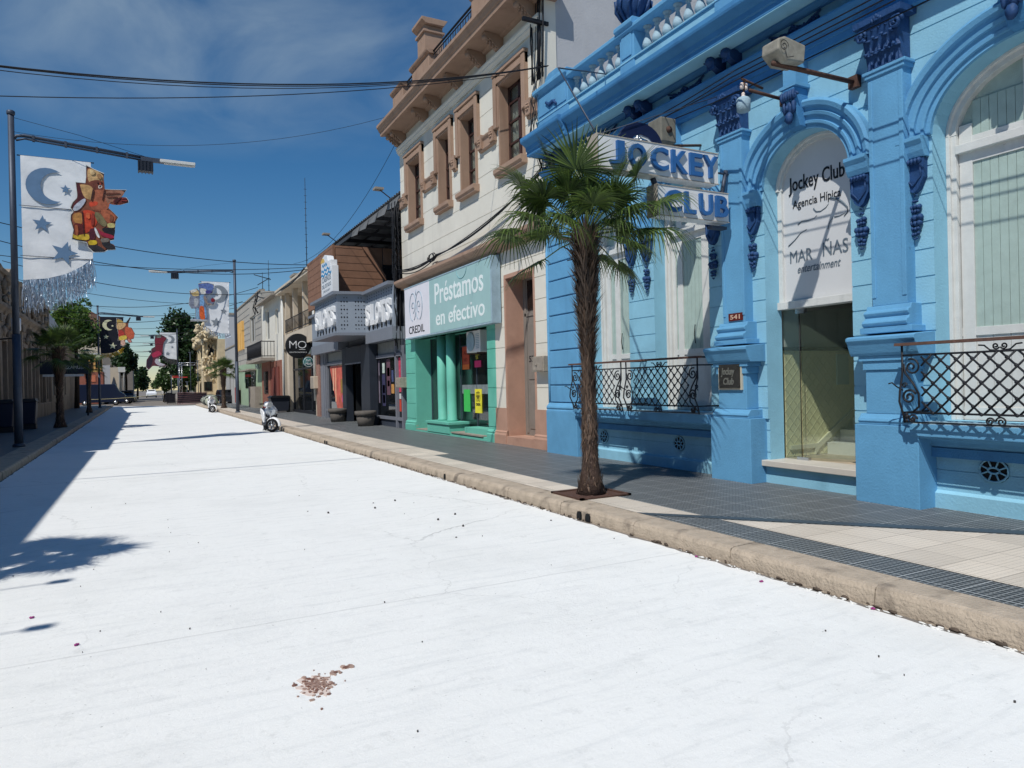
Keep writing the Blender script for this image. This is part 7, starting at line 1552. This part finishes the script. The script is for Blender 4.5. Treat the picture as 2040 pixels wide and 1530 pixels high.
def car(x, y, rz, ln, wd, ht, mt, lab, nm='parked_car', cat='car', van=False):
    o = thing(nm, lab, cat, (x, y, 0)); ROOTLOC[o.name] = Vector((0, 0, 0)); L2, h2 = ln / 2, ht
    M = MB(); pr = [(-L2, .35), (-L2, .75 * h2 * .75), (-L2 * .93, h2 * .62), (-L2 * .45, h2 * .66), (L2 * .5, h2 * .66), (L2 * .95, h2 * .6), (L2, .7 * h2 * .7), (L2, .35)] if not van else [(-L2, .35), (-L2, h2 * .5), (-L2 * .8, h2 * .62), (-L2 * .6, h2), (L2, h2), (L2, .35)]
    M.prism(pr, -wd / 2, wd / 2, 'x'); 
    if not van: M.prism([(-L2 * .5, h2 * .64), (-L2 * .2, h2), (L2 * .5, h2), (L2 * .85, h2 * .62)], -wd * .42, wd * .42, 'x')
    b_ = M.build('body', mt, o, bevel=.06); M = MB(); M.prism([(-L2 * .44, h2 * .69), (-L2 * .2, h2 * .95), (L2 * .48, h2 * .95), (L2 * .75, h2 * .69)], -wd * .435, wd * .435, 'x'); M.prism([(-wd * .36, h2 * .68), (wd * .36, h2 * .68), (wd * .3, h2 * .95), (-wd * .3, h2 * .95)], -L2 * .62 if van else -L2 * .36, L2 * .78 if van else L2 * .7); M.build('window', G['pane'], o)
    for sx in (-1, 1):
        for sy_ in (-1, 1): M = MB(); M.lathe([(.2, -.1), (.32, -.09), (.33, 0), (.32, .09), (.2, .1)], (sx * (wd / 2 - .08), sy_ * L2 * .62, .33), 16, axis='x'); w_ = M.build('wheel', G['rubber'], o); M = MB(); M.lathe([(.19, -.11), (.19, .11)], (sx * (wd / 2 - .08), sy_ * L2 * .62, .33), 12, axis='x'); M.build('rim', G['chrome'], w_)
    M = MB(); [M.box(sx * wd * .3, sx * wd * .44, -L2 - .02, -L2 + .02, .55, .72) for sx in (-1, 1)]; M.build('headlights', G['frame'], o); M = MB(); M.box(-wd * .48, wd * .48, -L2 - .05, -L2 + .1, .3, .48); M.build('bumper', G['plasticd'], o)
    o.location = (x, y, 0.0); o.rotation_euler.z = rz; ROOTLOC[o.name] = Vector((x, y, 0)); return o
nv = mat('navy car paint', (22, 32, 56), .3, .05, 3, spec=.5); bk = mat('black car paint', (24, 26, 32), .25, .05, 3, spec=.5)
car(1.1, 172, 0, 4.6, 2.0, 1.75, mat('white car paint', (226, 228, 230), .3, .03, spec=.5), 'white pickup driving at the far end of the street')
car(-4.5, 92, math.radians(90), 4.8, 1.9, 2.4, nv, 'navy van parked across the left side of the far street', 'parked_van', 'van', True); car(-3.2, 99, math.radians(80), 4.2, 1.7, 1.5, bk, 'dark car parked behind the navy van'); car(-2.2, 108, 0, 4.2, 1.75, 1.6, bk, 'black car parked along the far left kerb'); car(-2.2, 115, 0, 4.3, 1.75, 1.7, nv, 'dark blue car parked behind the black car on the far left'); car(7.2, 76, math.radians(5), 4.2, 1.75, 1.5, bk, 'black car under the small palm on the right')
bw = mat('pale wrapped bundle', (168, 174, 160), .5, .25, 6)
for i, (x, y, s_) in enumerate(((4.9, 64.5, .42), (5.0, 66.5, .48), (4.95, 68.5, .45))):
    o = thing('bundle', ('nearest pale wrapped bundle behind the small scooter', 'middle pale wrapped bundle behind the small scooter', 'farthest pale wrapped bundle behind the small scooter')[i], 'bundle', (x, y, .15), 'wrapped bundles on the kerb'); M = MB(); M.blob((x, y, .15 + s_), (s_ * 1.3, .7, s_), 12, .08, 8); M.build('wrapping', bw, o); M = MB(); [M.tube([(x + s_ * 1.3 * math.cos(a * .5), y + k, .15 + s_ + s_ * 1.03 * math.sin(a * .5)) for a in range(13)], .02, 4) for k in (-.3, .3)]; M.build('strap', G['plasticd'], o)
M = MB(); M.box(7.2, 7.3, 66, 68.3, .3, 1.7); M.box(7.18, 7.2, 66.05, 67.1, .35, 1.65); M.box(7.18, 7.2, 67.2, 68.25, .35, 1.65); M.build('red_shutter_board', mat('red painted board', (160, 62, 50), .7, .2), label='red boards leaning on the wall beyond the small palm', cat='boards')
for i, (x, y) in enumerate(((-4.7, 32.0), (-4.25, 34.2))):
    o = thing('waste_container', ('dark blue bin in the left shade, nearer the camera', 'dark blue bin in the left shade, behind the lamp post')[i], 'rubbish bin', (x, y, .15)); M = MB(); M.prism([(x - .28, .35), (x + .28, .35), (x + .34, 1.25), (x - .34, 1.25)], y - .3, y + .3); M.build('body', mat('dark blue plastic', (22, 32, 56), .5, .1), o, bevel=.04); M = MB(); M.prism([(x - .36, 1.25), (x + .36, 1.25), (x + .3, 1.38), (x - .3, 1.38)], y - .34, y + .34); M.build('lid', G['plasticd'], o); M = MB(); M.box(x - .3, x + .3, y - .25, y + .25, .15, .35); M.build('base', G['iron'], o)
M = MB(); M.tube(wire((-5.2, 88, .75), (2.0, 90, 1.15), .1), .02, 4); M.build('barrier_tape', mat('pale tape', (206, 196, 150), .6), label='pale tape stretched low across the far street', cat='tape')
# a person in white near the stalls
def person(x, y, h, lab):
    me = bpy.data.meshes.new('person'); s_ = h / 1.72
    J = [((0, 0, .95), .13), ((0, 0, 1.15), .12), ((0, 0, 1.38), .13), ((0, 0, 1.5), .055), ((0, 0, 1.62), .10), ((.09, 0, .9), .085), ((.1, -.03, .5), .06), ((.1, .02, .08), .045), ((.1, -.12, .04), .04), ((-.09, 0, .9), .085), ((-.1, .05, .5), .06), ((-.1, .12, .08), .045), ((-.1, -.02, .04), .04), ((.2, 0, 1.38), .055), ((.25, .02, 1.1), .042), ((.24, -.08, .86), .032), ((.24, -.1, .78), .03), ((-.2, 0, 1.38), .055), ((-.25, .02, 1.1), .042), ((-.24, -.08, .86), .032), ((-.24, -.1, .78), .03)]
    Ed = [(0, 1), (1, 2), (2, 3), (3, 4), (0, 5), (5, 6), (6, 7), (7, 8), (0, 9), (9, 10), (10, 11), (11, 12), (2, 13), (13, 14), (14, 15), (15, 16), (2, 17), (17, 18), (18, 19), (19, 20)]
    me.from_pydata([tuple(c * s_ for c in j[0]) for j in J], Ed, []); o = bpy.data.objects.new('person', me); o.location = (x, y, 0); link(o); me.materials.append(mat('white clothes', (214, 210, 206), .8))
    md = o.modifiers.new('skin', 'SKIN'); sv = me.skin_vertices[0] if len(me.skin_vertices) else None
    if not sv: me.attributes
    for i, j in enumerate(J): me.skin_vertices[0].data[i].radius = (j[1] * s_, j[1] * s_)
    me.skin_vertices[0].data[0].use_root = True; o.modifiers.new('sub', 'SUBSURF').render_levels = 1
    tag(o, lab, 'person'); ROOTLOC[o.name] = Vector((x, y, 0))
    M = MB(); M.blob((x, y - .005, 1.66 * s_), (.1 * s_, .115 * s_, .1 * s_), 10, .03, 6); M.build('hair', mat('dark hair', (40, 32, 28), .8), o)
try: person(2.7, 138, 1.7, 'person in white clothes standing beside the far street')
except Exception as e_: print('person', e_)
